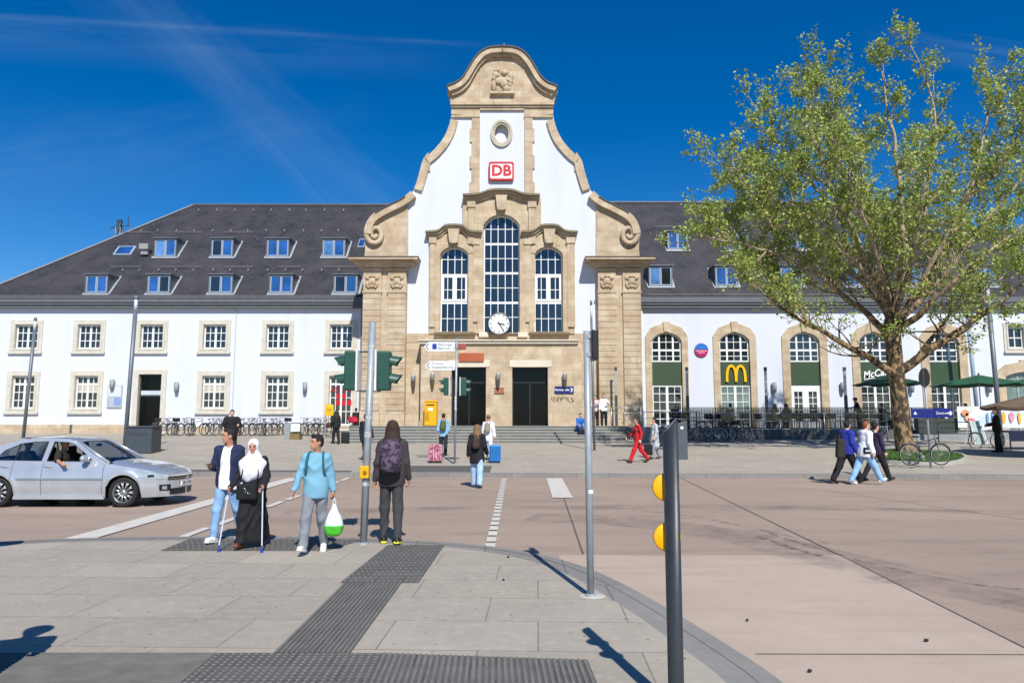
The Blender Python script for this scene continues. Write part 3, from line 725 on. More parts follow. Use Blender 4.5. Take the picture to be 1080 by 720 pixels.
# outline of the front (right half, offset from the axis and v)
OUT = [(0, 52.4), (14, 53.5), (23, 58), (30, 66), (36, 76), (41, 84.5), (48, 90.5), (58.5, 94), (58, 99), (56, 104), (53.8, 110), (53.6, 124), (57, 137), (63, 149), (73.5, 161), (83.6, 168.5), (86, 179), (90, 193), (93.2, 201.5), (104, 211), (122, 219.5), (136, 227.5), (143, 238), (144.8, 250), (143.8, 262), (145, 272), (145, 300)]
full = [(-d, v) for d, v in OUT[::-1][:-1]]+OUT
full = [(d, v) for d, v in full][:]
def smo(pts, it=1):
    for _ in range(it):
        q = [pts[0]]
        for a, c in zip(pts[:-1], pts[1:]): q += [(a[0]*.78+c[0]*.22, a[1]*.78+c[1]*.22), (a[0]*.22+c[0]*.78, a[1]*.22+c[1]*.78)]
        pts = q+[pts[-1]]
    return pts
full = smo(full)
foot = [S(145, 455), S(-145, 455)]
side_l = dict(c=-50.3, x0=-65, x1=-35.7); side_r = dict(c=49, x0=34, x1=64)
def px_arch(d0, d1, v0, v1, rise_px, y=YM, grow=0):
    x0, x1 = S(d0, (v0+v1)/2, y)[0], S(d1, (v0+v1)/2, y)[0]; z0, z1 = FZ(v1, y), FZ(v0, y); r = rise_px*(y/FPX)
    return (x0-grow, x1+grow, z0-grow, z1+grow, r)
WC = px_arch(-19.6, 18.6, 227, 352, 12); WL = px_arch(-65, -35.5, 260.6, 350.7, 8); WR = px_arch(34, 64, 260.6, 350.7, 8)
oz = S(-.7, 141.3); oval = [(oz[0]+.43*cos(t), oz[1]+.6*sin(t)) for t in [2*pi*i/20 for i in range(20)]]
white = [S(d, v) for d, v in full]+[(S(145, 300)[0], FZ(352, YM)), (S(-145, 300)[0], FZ(352, YM))]
gr = lambda W: arch_poly(W[0]-.02, W[1]+.02, W[2]-.02, W[3]+.02, W[4])
b = MB(); b.prism(white[::-1], YM, YM+.7, [gr(WC), gr(WL), gr(WR), [(oz[0]+.45*cos(t), oz[1]+.62*sin(t)) for t in [2*pi*i/20 for i in range(20)]]])
b.build('gable_wall', 'plaster', station)
b = MB(); b.lathe([(.43, 0), (.43, .3)], (0, 0, 0), 20, 'y', cap=False)
b = MB()
ring = []
for i in range(24):
    t = 2*pi*i/24; ring.append((cos(t), sin(t)))
b.prism([(oz[0]+.68*c_, oz[1]+.86*s_) for c_, s_ in ring], YM-.12, YM+.02, [[(oz[0]+.52*c_, oz[1]+.7*s_) for c_, s_ in ring]])
b.prism([(oz[0]+.535*c_, oz[1]+.715*s_) for c_, s_ in ring], YM-.06, YM+.38, [[(oz[0]+.42*c_, oz[1]+.59*s_) for c_, s_ in ring]])
b.build('oval_surround', M('grey_stone', '#b3ab98', .85, 0, .12, 3, .3), station)
b = MB(); b.prism([(oz[0]+.46*c_, oz[1]+.63*s_) for c_, s_ in ring], YM+.34, YM+.37); b.build('oval_niche', 'plaster', station)

def stone(name, polys, proud, depth=.03, holes=(), mat='stone'):
    b = MB()
    for p in polys:
        ar = sum(p[i][0]*p[(i+1) % len(p)][1]-p[(i+1) % len(p)][0]*p[i][1] for i in range(len(p)))
        b.prism(p if ar > 0 else p[::-1], YM-proud, YM+depth, holes)
    return b.build(name, mat, station)
half = smo(OUT)
def cut(pts, v0, v1): return [(d, v) for d, v in pts if v0 <= v <= v1]
capR = cut(half, 0, 124)
cap = [S(-d, v) for d, v in capR[::-1]]+[S(d, v) for d, v in capR[1:]]+[S(23, 124), S(23, 116), S(-23.5, 116), S(-23.5, 124)]
stone('gable_cap', [cap[::-1]], .09, .72)
def band(pts, w, sgn):
    """polyline in (du,v); returns polygon S between it and the inward offset"""
    inn = []
    for i in range(len(pts)):
        a = pts[max(0, i-1)]; c = pts[min(len(pts)-1, i+1)]; t = (c[0]-a[0], c[1]-a[1]); L = sqrt(t[0]**2+t[1]**2) or 1
        inn.append((pts[i][0]-t[1]/L*w, pts[i][1]+t[0]/L*w))
    return [S(sgn*d, v) for d, v in pts]+[S(sgn*d, v) for d, v in inn[::-1]]
crest = cut(half, 0, 96)
for sg in (1, -1): stone('crest_moulding', [band(crest, 6.5, sg)], .5, .8)
for sg in (1, -1): stone('crest_inner_moulding', [band([(d*.93, v+5) for d, v in crest], 4, sg)], .3, .05)
for sg in (1, -1): stone('crest_lead', [band(crest, 1.3, sg)], .58, .85, mat=M('lead_dark', '#3c3a37', .6))
c2 = cut(half, 124, 169); c3 = cut(half, 168, 203)
for sg in (1, -1): stone('side_moulding', [band(c2, 8, sg)], .16, .72); stone('side_moulding', [band(c3, 8.5, sg)], .17, .73)
c4 = cut(half, 202.5, 252)
for sg in (1, -1): stone('volute_moulding', [band(c4, 7.5, sg)], .42, .8); stone('volute_lead', [band(cut(half, 205, 226), 1.5, sg)], .47, .84, mat=M('lead_dark', '#3c3a37', .6))
for sg in (1, -1):
    stone('corbel', [[S(sg*78, 161), S(sg*83, 168), S(sg*86, 181), S(sg*76, 181), S(sg*76, 172)]], .1)
    vp = cut(half, 197, 300); stone('volute_panel', [[S(sg*99, 207)]+[S(sg*d, v) for d, v in vp if d >= 99.5]+[S(sg*145, 281), S(sg*99, 281)]], .1, .6)
    b = MB(); spi = []
    cx, cv = 133.2, 248
    for i in range(26):
        t = -70+i*24; r_ = 10.8*(1-i/30); spi.append((cx+r_*cos(R(t))*.95, cv+r_*sin(R(t))*1.15))
    spi = [(118, 221.5), (129, 228)]+spi[1:]
    pts = [S(sg*d, v) for d, v in spi]; b.tube([(x, YM-.22, z) for x, z in pts], [.2*(1-.5*i/len(pts)) for i in range(len(pts))], 8)
    b.build('volute_scroll', 'stone', station, True)
# cornice lines, relief field
def hband(name, d0, d1, v0, v1, proud, mat='stone'):
    b = MB(); x0, z0 = S(d0, v1); x1, z1 = S(d1, v0); b.box(x0, x1, YM-proud, YM+.02, z0, z1); return b.build(name, mat, station)
hband('cap_cornice', -54.5, 54.5, 110, 112.5, .3); hband('cap_cornice', -53.9, 53.9, 112.6, 114.6, .2); hband('cap_frieze', -53.5, -23.5, 122.5, 124.6, .14); hband('cap_frieze', 23, 53.5, 122.5, 124.6, .14); hband('cap_frieze', -23.3, 22.8, 115.2, 117, .14)
for d in (-23.2, 22.6): hband('cap_pilaster', d-.7, d+.7, 64, 110, .13)
hband('relief_field', -12.5, 12.5, 74, 103.5, .12)
b = MB(); r4 = random.Random(11)
for d, v, rx, rz_ in ((-7, 80, .2, .22), (2, 78, .25, .2), (9, 82, .16, .3), (-2, 87, .4, .28), (-9, 92, .16, .36), (-4, 97, .13, .3), (5, 95, .3, .2), (10, 97, .14, .35), (0, 100, .5, .1), (7, 86, .25, .16), (-9, 84, .12, .2), (3, 90, .2, .25), (-5, 76, .12, .12), (8, 91, .14, .2)):
    x, z_ = S(d, v); b.ell((x, YM-.14, z_), (rx, .17, rz_), 9, 6)
for i in range(16):
    x, z_ = S(r4.uniform(-11, 11), r4.uniform(76, 101)); b.ell((x, YM-.16, z_), (r4.uniform(.06, .14), .14, r4.uniform(.06, .16)), 7, 5)
b.build('heraldic_relief', 'stone', station, True)
hband('relief_ledge', -12.5, 12.5, 98.8, 101, .35)
# lesenes with toothed quoins
for sg in (-1, 1):
    b = MB(); x0, x1 = sorted((S(sg*23.6, 160)[0], S(sg*32, 160)[0])); zt = FZ(122.5, YM); zb = FZ(207, YM)
    k = 6
    for i in range(k):
        za, zb_ = zt+(zb-zt)*(i+1)/k, zt+(zb-zt)*i/k; e = .12 if i % 2 else 0
        xa, xb = (x0-e, x1) if sg < 0 else (x0, x1+e)
        b.box(xa, xb, YM-.1, YM+.01, za+.012, zb_)
    b.build('lesene', 'stone', station)
# window group
grp = [(-76.8, 352), (-76.8, 247), (-41.5, 247), (-41.5, 210), (41, 210), (41, 247), (76.5, 247), (76.5, 352)]
G_ = [S(d, v) for d, v in grp]
b = MB(); ap = lambda W: arch_poly(*W)
b.prism(G_, YM-.14, YM+.3, [ap(WC), ap(WL), ap(WR)])
b.build('window_surround', 'stone', station)
def moulding(W, w, proud):
    b = MB(); o = arch_poly(W[0]-w, W[1]+w, W[2]-.02, W[3]+w, W[4]+.05); o[0] = (o[0][0], W[2]); o[1] = (o[1][0], W[2])
    inn = arch_poly(W[0]+.002, W[1]-.002, W[2]+.03, W[3], W[4]); b.prism(o, YM-proud, YM-.13, [inn]); return b.build('arch_moulding', 'stone', station)
for W, w in ((WC, .34), (WL, .3), (WR, .3)): moulding(W, w, .22)
def cornice(dc, hw, v_end, v_top, th_, proud):
    top = [(-hw, v_end), (-hw*.64, v_end-.5), (-hw*.5, v_end-1.8), (-hw*.33, v_top+.9), (-hw*.15, v_top), (hw*.15, v_top), (hw*.33, v_top+.9), (hw*.5, v_end-1.8), (hw*.64, v_end-.5), (hw, v_end)]
    top = smo(top)
    for k, (dv0, dv1, pr) in enumerate(((0, 2.0, proud), (2.05, 4.2, proud*.75), (4.25, 7, proud*.45))):
        s = 1-.02*k
        poly = [S(dc+d*s, v+dv0) for d, v in top]+[S(dc+d*s, v+dv1) for d, v in top[::-1]]
        b = MB(); b.prism(poly[::-1], YM-pr, YM+.01); b.build('hood_cornice', M('weathered_cornice', '#7d745c', .9, 0, .15, 4, .4) if k == 0 else 'stone', station)
cornice(-.7, 40.2, 207.3, 201.7, 6, .62); cornice(-50.5, 29.6, 245.5, 238.3, 6, .55); cornice(49.5, 29.6, 245.5, 238.3, 6, .55)
def pilbox(d0, d1, v0, v1, pr, name='window_pilaster'):
    b = MB(); x0, z0 = S(d0, v1); x1, z1 = S(d1, v0); b.box(x0, x1, YM-pr, YM-.13, z0, z1); b.box(x0-.05, x1+.05, YM-pr-.06, YM-.12, z1-.35, z1+.003); return b.build(name, 'stone', station)
for d in (-32.3, 31.5): pilbox(d-3.6, d+3.6, 214, 258, .27); pilbox(d-3, d+3, 262, 340, .2)
for d in (-73.2, 72.5): pilbox(d-3.4, d+3.4, 251.5, 345, .26)
for d in (-27.5, 27): pilbox(d-3.0, d+3.0, 253, 340, .25)
for dc, v0, v1, w in ((-.7, 208, 223, 6), (-50.5, 243.5, 257.5, 6), (49.5, 243.5, 257.5, 6)):
    b = MB(); b.prism([S(dc-w*.75, v1), S(dc+w*.75, v1), S(dc+w, v0), S(dc-w, v0)], YM-.5, YM-.12); b.prism([S(dc-w*.5, v1+1), S(dc+w*.5, v1+1), S(dc+w*.55, v1-4), S(dc-w*.55, v1-4)], YM-.58, YM-.49); b.build('keystone', 'stone', station)
for d0, d1 in ((-71, -28), (30, 71)):
    b = MB(); x0, z0 = S(d0, 353.8); x1, z1 = S(d1, 351.2); b.box(x0, x1, YM-.38, YM+.05, z0, z1); b.build('window_sill', M('dark_sill', '#6e5f49', .9), station)
for d0, d1 in ((-24, -14), (17, 27)):
    b = MB(); x0, z0 = S(d0, 355.8); x1, z1 = S(d1, 350.8); b.box(x0, x1, YM-.34, YM+.05, z0, z1); b.build('window_sill', lightstone, station)
# the three windows
def big(W, cols, rows, thick_v, thick_h, casement=None):
    x0, x1, z0, z1, r = W; vb = [(x0+(x1-x0)*i/cols, .045) for i in range(1, cols)]; hb = [(FZ(v, YM), .04) for v in rows]+[(FZ(v, YM), .13) for v in thick_h]
    w = window(x0, x1, z0, z1, r, YM+.05, vb, hb, .08, glass='win_glass')
    if casement:
        v0, v1 = casement; b = MB(); za, zb = FZ(v1, YM), FZ(v0, YM); xc = (x0+x1)/2
        b.prism([(x0+.05, za), (xc, za), (xc, zb), (x0+.05, zb)], YM+.16, YM+.22, [[(x0+.2, za+.12), (xc-.13, za+.12), (xc-.13, zb-.12), (x0+.2, zb-.12)]])
        b.prism([(xc+.001, za), (x1-.05, za), (x1-.05, zb), (xc+.001, zb)], YM+.16, YM+.22, [[(xc+.13, za+.12), (x1-.2, za+.12), (x1-.2, zb-.12), (xc+.13, zb-.12)]])
        b.build('casement', wpaint, w)
big(WC, 5, (241, 272, 303, 334), 0, (256.7, 287.5, 318.8))
for W in (WL, WR): big(W, 4, (273, 305, 335.5), 0, (289.5, 318.8), (290, 317))

# ---- piers
for sg in (-1, 1):
    xo, xi = sorted((S(sg*146, 360)[0], S(sg*100.5, 360)[0])); pr = .55; zt = FZ(280, YM-.5); z0 = .4
    b = MB(); b.box(xo, xi, YM-pr+.12, YM+1.2, z0, zt)
    wP = (xi-xo)*.42; PX = [(xo+.02, xo+wP), (xi-wP, xi-.02)]
    n = 20; zc = FZ(309, YM-.5); zz0 = 2.3
    for x0, x1 in PX:
        for i in range(n):
            za = zz0+(zc-zz0)*i/n; zb = zz0+(zc-zz0)*(i+1)/n; b.box(x0, x1, YM-pr, YM-pr+.13, za+.022, zb)
        b.box(x0-.04, x1+.04, YM-pr-.06, YM-pr+.13, z0, zz0-.02)
    b.build('pier', 'stone', station)
    b = MB()
    for x0, x1 in PX:
        xc = (x0+x1)/2; hh = FZ(285, YM-.5)-zc
        b.box(x0-.05, x1+.05, YM-pr-.05, YM-pr+.14, zc+.002, zc+.1); b.box(x0, x1, YM-pr-.0, YM-pr+.13, zc+.11, zt-.02); b.box(x0-.06, x1+.06, YM-pr-.1, YM-pr+.14, zt-.3, zt-.2)
        for dx, dz, rx, rz_ in ((0, .62, .2, .2), (-.28, .8, .14, .14), (.28, .8, .14, .14), (-.3, .42, .1, .2), (.3, .42, .1, .2), (0, .3, .14, .12), (-.14, .55, .07, .25), (.14, .55, .07, .25), (0, .88, .3, .07), (-.2, .25, .1, .1), (.2, .25, .1, .1)):
            b.ell((xc+dx, YM-pr-.02, zc+.1+dz), (rx, .12, rz_), 8, 6)
    b.build('capital', 'stone', station)
    b = MB(); hw = .62
    for v0, v1, e, p_ in ((278.5, 281.5, .12, .7), (275.3, 278.4, .45, .95), (273.2, 275.2, .75, 1.25)):
        b.box(xo-e, xi+e, YM-p_, YM+1.25, FZ(v1, YM-.7), FZ(v0, YM-.7))
    b.build('pier_cornice', 'stone', station)
    b = MB(); b.box(xo-.78, xi+.78, YM-1.28, YM+1.2, FZ(273.1, YM-.7), FZ(272.3, YM-.7)); b.build('cornice_flashing', M('lead_dark', '#3c3a37', .6), station)

# ---- ground floor
zc0 = FZ(351.6, YM); b = MB(); xl, xr = S(-102, 400)[0], S(102, 400)[0]
b.box(xl, S(-85, 400)[0], YM-.04, YM+.69, .5, zc0); b.box(S(83, 400)[0], xr, YM-.04, YM+.69, .5, zc0)
b.box(xl, xr, YM-.06, YM+.68, FZ(361, YM), zc0-.002)
b.build('ground_floor_wall', 'stone', station)
FL = 1.43
D1 = (FX(476, 420, YB), FX(512.5, 420, YB)); D2 = (FX(540.3, 420, YB), FX(578, 420, YB)); zD = FZ(387, YB)
bx0, bx1 = FX(443.5, 410, YB), FX(613.5, 410, YB); zT = FZ(361, YB)
b = MB(); b.prism([(bx0, FL-.2), (bx1, FL-.2), (bx1, zT), (bx0, zT)], YB, YB+.95, [[(a, FL-.1), (c, FL-.1), (c, zD), (a, zD)] for a, c in (D1, D2)])
b.build('entrance_bay', 'stone', station)
b = MB(); b.box(bx0-.1, bx1-.2, YB-.16, YB+.96, FZ(362.5, YB), FZ(359.8, YB)); b.box(bx0-.16, bx1-.14, YB-.26, YB+.97, FZ(359.7, YB), FZ(358.4, YB)); b.build('bay_cornice', lightstone, station)
for a, c in (D1, D2):
    b = MB(); b.box(a-.16, c+.2, YB-.05, YB+.3, zD+.004, FZ(379.5, YB)); b.build('lintel', lightstone, station)
    xc = (a+c)/2
    b = MB(); b.prism([(a, FL), (c, FL), (c, zD-.002), (a, zD-.002)], YB+.6, YB+.68, [[(a+.07, FL+.05), (xc-.04, FL+.05), (xc-.04, zD-.9), (a+.07, zD-.9)], [(xc+.04, FL+.05), (c-.07, FL+.05), (c-.07, zD-.9), (xc+.04, zD-.9)], [(a+.07, zD-.82), (c-.07, zD-.82), (c-.07, zD-.08), (a+.07, zD-.08)]])
    dr = b.build('entrance_door', black, station); b = MB(); b.box(a+.02, c-.02, YB+.63, YB+.64, FL+.01, zD-.02); b.build('pane', 'dark_glass', dr)
# plinth of the entrance front
b = MB(); b.box(bx0-.05, D1[0]-.002, YB-.05, YB+.9, FL-.2, FL+.28); b.box(D1[1]+.002, D2[0]-.002, YB-.05, YB+.4, FL-.2, FL+.28); b.box(D2[1]+.002, bx1+.05, YB-.05, YB+.9, FL-.2, FL+.28); b.build('bay_plinth', 'stone', station)

# ---- steps and terrace
sx0, sx1 = -8.9, 6.45; stepm = M('step_stone', '#8b8a83', .85, 0, .12, 2, .25)
for k in range(6):
    y0 = 38.2+.36*k; zt = .53+.15*(k+1)
    b = MB(); y1 = y0+.36 if k < 5 else YM+.6
    b.box(sx0, sx1, y0+.04, y1+.045, .2, zt-.045); b.box(sx0, sx1, y0, y1, zt-.04, zt); tag(b.build('step', stepm), kind='structure')
TX0, TX1, TY, TZ = 8.7, FX(1003, 440, 37), 37.3, 1.27
b = MB(); b.box(TX0, TX1, TY, YW, .2, TZ); tag(b.build('terrace', M('terrace_grey', '#55585a', .85, 0, .15, 2)), kind='structure')
b = MB(); b.box(sx1+.002, TX0-.002, 38.6, YM, .2, 1.38); b.box(TX1+.01, TX1+8, 38.4, YW, .2, 1.15); tag(b.build('landing', stepm), kind='structure')

# ---- fixed signs, lamps, clock: things of their own
ck = thing('station_clock', 'round white station clock with black hands fixed below the tall centre window', 'clock', (FX(526.4, 341.2, 41.9), 41.9, FZ(341.2, 41.9)))
b = MB(); b.lathe([(.66, .03), (.66, -.08), (.61, -.09), (.61, -.05)], (0, 0, 0), 40, 'y', cap=False); b.box(-.08, .08, .0, .6, -.08, .08); b.build('clock_case', dgrey, ck, world=False)
b = MB(); b.lathe([(.61, .01), (.61, -.055)], (0, 0, 0), 40, 'y'); b.build('clock_face', wpaint, ck, world=False)
b = MB()
for i in range(60):
    a = 2*pi*i/60; L, w = (.13, .022) if i % 5 == 0 else (.04, .007)
    c_, s_ = sin(a), cos(a); r0, r1 = .57-L, .57; px, pz = s_*w, -c_*w
    b.quad((c_*r0-px, -.062, s_*r0-pz), (c_*r1-px, -.062, s_*r1-pz), (c_*r1+px, -.062, s_*r1+pz), (c_*r0+px, -.062, s_*r0+pz))
b.build('clock_marks', black, ck, world=False)
for a, L, w in ((R(147), .52, .022), (R(103), .34, .034)):
    b = MB(); c_, s_ = sin(a), cos(a); px, pz = s_*w, -c_*w; r0 = -.1; y = -.075-.01*(L > .4)
    b.add([(c_*r0-px, yy, s_*r0-pz) for yy in (y,)]+[(c_*L-px, y, s_*L-pz), (c_*L+px, y, s_*L+pz), (c_*r0+px, y, s_*r0+pz)], [(0, 1, 2, 3)]); b.build('clock_hand', black, ck, world=False)
# red DB emblem
sx, sz = S(-.9, 181.5); t = thing('railway_sign', 'white sign with red rounded border and red letters DB high on the gable', 'sign', (sx, YM-.12, sz))
def rrect(w, h, r, n=5):
    p = []
    for cx, cz, a0 in ((w-r, h-r, 0), (-w+r, h-r, 90), (-w+r, -h+r, 180), (w-r, -h+r, 270)):
        for i in range(n+1): a = R(a0+90*i/n); p.append((cx+r*cos(a), cz+r*sin(a)))
    return p
b = MB(); b.prism(rrect(.76, .57, .14), -.1, .1, [rrect(.66, .47, .1)]); b.build('sign_border', red_s, t, world=False)
b = MB(); b.prism(rrect(.67, .48, .1), -.07, .08); b.build('sign_panel', wpaint, t, world=False)
text_mesh('DB', .92, red_s, t, (0, -.075, -.0), 0, 'lettering', .01, bold=.035, world=False, sx=1.0)
# blue round sign
p_ = at(739.7, 369, YW-.08); t = thing('round_sign', 'round blue and crimson sign on the white wall between two arched windows', 'sign', p_)
b = MB(); b.lathe([(.43, .06), (.43, -.02)], (0, 0, 0), 28, 'y'); b.build('sign_disc', M('sign_crimson', '#a51d50', .4), t, world=False)
hp = [(.43*cos(R(a)), .43*sin(R(a))) for a in range(5, 180, 10)]
b = MB(); b.prism(hp, -.03, -.019); b.build('sign_top', M('sign_skyblue', '#1c6cc0', .4), t, world=False)
b = MB(); b.box(-.36, .36, -.034, -.019, -.09, -.03); b.box(-.2, .2, -.034, -.019, -.2, -.15); b.build('sign_text_bar', M('sign_pink', '#d9a0b5', .5), t, world=False)
# golden arches
xm, zm_ = sign_spots['m']; t = thing('restaurant_sign', 'yellow double-arch M sign on a green panel of the second arched window', 'sign', (xm+.05, YW+.03, zm_))
b = MB()
for sg in (-1, 1):
    pts = []
    for i in range(17):
        a = pi*i/16; pts.append((sg*.29+.29*cos(a), 1.0*sin(a)**.75-.52 if 0 < a < pi else -.52))
    for (xa, za), (xb, zb) in zip(pts[:-1], pts[1:]): pass
    w_ = [(.29+.06-abs(0)) for _ in pts]
    outer_ = [(sg*.29+.37*cos(pi*i/16), 1.08*max(0, sin(pi*i/16))**.62-.52) for i in range(17)]; inner_ = [(sg*.29+.21*cos(pi*i/16), .93*max(0, sin(pi*i/16))**.62-.52) for i in range(17)]
    b.prism((outer_+inner_[::-1]), -.05+.001*sg, .06)
b.build('arches', M('arch_yellow', '#f2b600', .35), t, world=False)
xm, zm_ = sign_spots['c']; t = thing('cafe_sign', 'white cursive McCafé lettering on a green panel of the fourth arched window', 'sign', (xm+.08, YW+.04, zm_))
text_mesh('McCafé', .62, wpaint, t, (.0, 0, 0), Matrix.Rotation(R(9), 4, 'Y').inverted() @ Matrix.Rotation(R(90), 4, 'X'), 'lettering', .03, bold=.012, shear=.3, world=False, sx=.92)
b = MB(); b.prism([(-.8, -.42), (-.5, -.36), (-.1, -.3), (-.1, -.27), (-.55, -.31), (-.8, -.37)], -.02, .02); b.build('underline', wpaint, t, world=False)
# orange-brown banner sign over left door
a, c = FX(484, 377, YB), FX(510.5, 377, YB); t = thing('brown_sign', 'plain orange-brown sign board above the left entrance door', 'sign', ((a+c)/2, YB-.1, FZ(376.8, YB)))
b = MB(); b.box(-(c-a)/2, (c-a)/2, -.04, .06, -.24, .24); b.build('sign_panel', M('rust_orange', '#a4512c', .6), t, world=False)
b = MB(); b.box(-(c-a)/2, (c-a)/2, -.045, .06, .242, .29); b.build('sign_edge', M('rust_edge', '#cda08a', .6), t, world=False)
a, c = FX(521.5, 412, YB), FX(531.5, 412, YB); t = thing('wall_plaque', 'small reddish-brown plaque below the lamp between the entrance doors', 'plaque', ((a+c)/2, YB-.03, FZ(412, YB)))
b = MB(); b.box(-.27, .27, -.02, .03, -.14, .14); b.build('plaque_panel', M('plaque_red', '#9c5f45', .6), t, world=False)
b = MB(); b.box(-.29, .29, -.01, .028, .145, .17); b.box(-.29, .29, -.01, .028, -.17, -.145); b.build('plaque_frame', black, t, world=False)
a, c = FX(585, 411, YB), FX(605, 411, YB); t = thing('blue_wall_sign', 'dark blue sign with white arrow on the wall right of the right entrance door', 'sign', ((a+c)/2, YB-.05, FZ(411, YB)))
w_ = (c-a)/2; b = MB(); b.box(-w_, w_, -.03, .04, -.2, .2); b.build('sign_panel', blue_s, t, world=False)
b = MB(); b.prism([(w_-.2, .12), (w_-.13, .12), (w_-.04, 0), (w_-.13, -.12), (w_-.2, -.12), (w_-.11, 0)][::-1], -.04, -.031); b.build('arrow', wpaint, t, world=False)
text_mesh('Fernverkehr', .17, wpaint, t, (-.12, -.034, 0), 0, 'lettering', .003, world=False, bold=.004)
# wall lamps
def wall_lamp(u, v, Y, label, kind=0):
    t = thing('wall_lamp', label, 'wall lamp', (FX(u, v, Y), Y, FZ(v, Y)), 0, 'cylindrical wall lamps on the station')
    b = MB(); b.lathe([(.12, -.05), (.14, .3), (.14, .34)], (0, -.22, 0), 14); b.build('lamp_head', steel, t, True, world=False)
    b = MB(); b.lathe([(.05, -.5), (.1, -.3), (.115, -.06)], (0, -.2, 0), 12); b.box(-.04, .04, -.2, 0, -.3, -.2); b.build('lamp_bracket', M('bronze', '#5b4a36', .5), t, world=False)
wall_lamp(525.5, 400, YB, 'wall lamp between the two dark entrance doors'); wall_lamp(456.5, 400, YB, 'wall lamp above the yellow letter box'); wall_lamp(595.5, 400, YB, 'wall lamp above the dark blue wall sign')
wall_lamp(436.5, 402, YM-.05, 'wall lamp beside the left edge of the entrance bay')
def wall_lamp2(u, v, label):
    t = thing('wall_lamp', label, 'wall lamp', (FX(u, v, YW), YW, FZ(v, YW)), 0, 'grey wall lamps on the white wings')
    b = MB(); b.lathe([(.1, -.35), (.14, -.1), (.14, .28)], (0, -.2, 0), 12); b.build('lamp_head', M('lamp_grey', '#8a8f95', .5), t, True, world=False)
    b = MB(); b.box(-.03, .03, -.2, 0, -.05, .05); b.build('lamp_bracket', dgrey, t, world=False)
wall_lamp2(187.5, 408, 'grey lamp on the white wall just right of the side door'); wall_lamp2(322.5, 408, 'grey lamp on the left wing left of the red-stickered window'); wall_lamp2(120, 405, 'grey lamp on the white wall above the notice board')
for u, l in ((815.5, 'grey lamp left of the arched white double doors'), (887.5, 'grey lamp right of the arched white double doors'), (960, 'grey lamp on the wall behind the plane tree'), (1041.5, 'grey lamp on the wall behind the right green parasol')): wall_lamp2(u, 408, l)
t = thing('notice_board', 'pale glazed notice board on the white wall left of the side door', 'notice board', at(121, 417, YW-.06))
b = MB(); b.box(-.45, .45, -.03, .05, -.75, .65); b.build('board_frame', M('board_grey', '#a4abb3', .5), t, world=False); b = MB(); b.box(0, .4, -.04, -.031, -.6, -.1); b.build('poster', M('poster_blue', '#7f96c4', .5), t, world=False); b = MB(); b.box(-.4, .4, -.036, -.031, -.05, .6); b.build('poster', M('poster_grey', '#c6cdd2', .5), t, world=False)
# graffiti as thin spray lines
b = MB(); r5 = random.Random(4)
for k in range(9):
    u0 = 582+k*2.6; pts = [(u0+r5.uniform(-1, 2.5), 421+r5.uniform(-3.5, 3.5)) for _ in range(5)]
    b.tube([(FX(u, v, YB), YB-.004, FZ(v, YB)) for u, v in pts], .018, 4)
b.build('graffiti', M('graffiti', '#4a4038', .8), station)
b = MB()
for k in range(16):
    u0 = 655+r5.uniform(0, 17); v0 = 408+r5.uniform(0, 26); pts = [(u0+r5.uniform(-2.5, 2.5), v0+r5.uniform(-2.5, 2.5)) for _ in range(4)]
# lightning rod
t = thing('lightning_rod', 'thin lightning rod standing on the crest of the gable', 'lightning rod', (XC+.1, YM+.3, FZ(53, YM)))
b = MB(); b.bar((0, 0, -.1), (0, 0, .62), .018, 5); b.build('rod', galv, t, world=False); b = MB(); b.bar((0, 0, -.12), (0, 0, .05), .06, 6); b.build('rod_base', galv, t, world=False)
# mast behind the left roof
Yq = 62; mp = at(124.5, 262, Yq); t = thing('antenna_mast', 'small lattice antenna mast with crossarms rising behind the left roof slope', 'mast', (mp.x, Yq, 0.5)); zt = FZ(233, Yq)-.5; zb = 0
b = MB()
for sx_ in (-.25, .25):
    for sy in (-.25, .25): b.bar((sx_, sy, zb), (sx_*.8, sy*.8, zt-.6), .05, 5)
for i in range(14):
    z0 = zb+(zt-zb)*i/14; z1 = zb+(zt-zb)*(i+.8)/14; b.bar((-.25, -.25, z0), (.25, -.25, z1), .03, 4); b.bar((.25, .25, z0), (-.25, .25, z1), .03, 4)
b.build('lattice', galv, t, world=False)
b = MB(); b.bar((-.8, 0, zt-.7), (.0, 0, zt-.4), .05, 5); b.bar((0, 0, zt-.5), (.9, 0, zt-.45), .05, 5); b.bar((.9, 0, zt-.45), (1.35, 0, zt-1.1), .04, 5); b.bar((-.8, 0, zt-.7), (-.1, 0, zt-1.4), .04, 5); b.box(-.18, .18, -.15, .15, zt-.9, zt+.1); b.bar((.75, 0, zt-.4), (.75, 0, zt+.35), .04, 5); b.build('crossarm', dgrey, t, world=False)
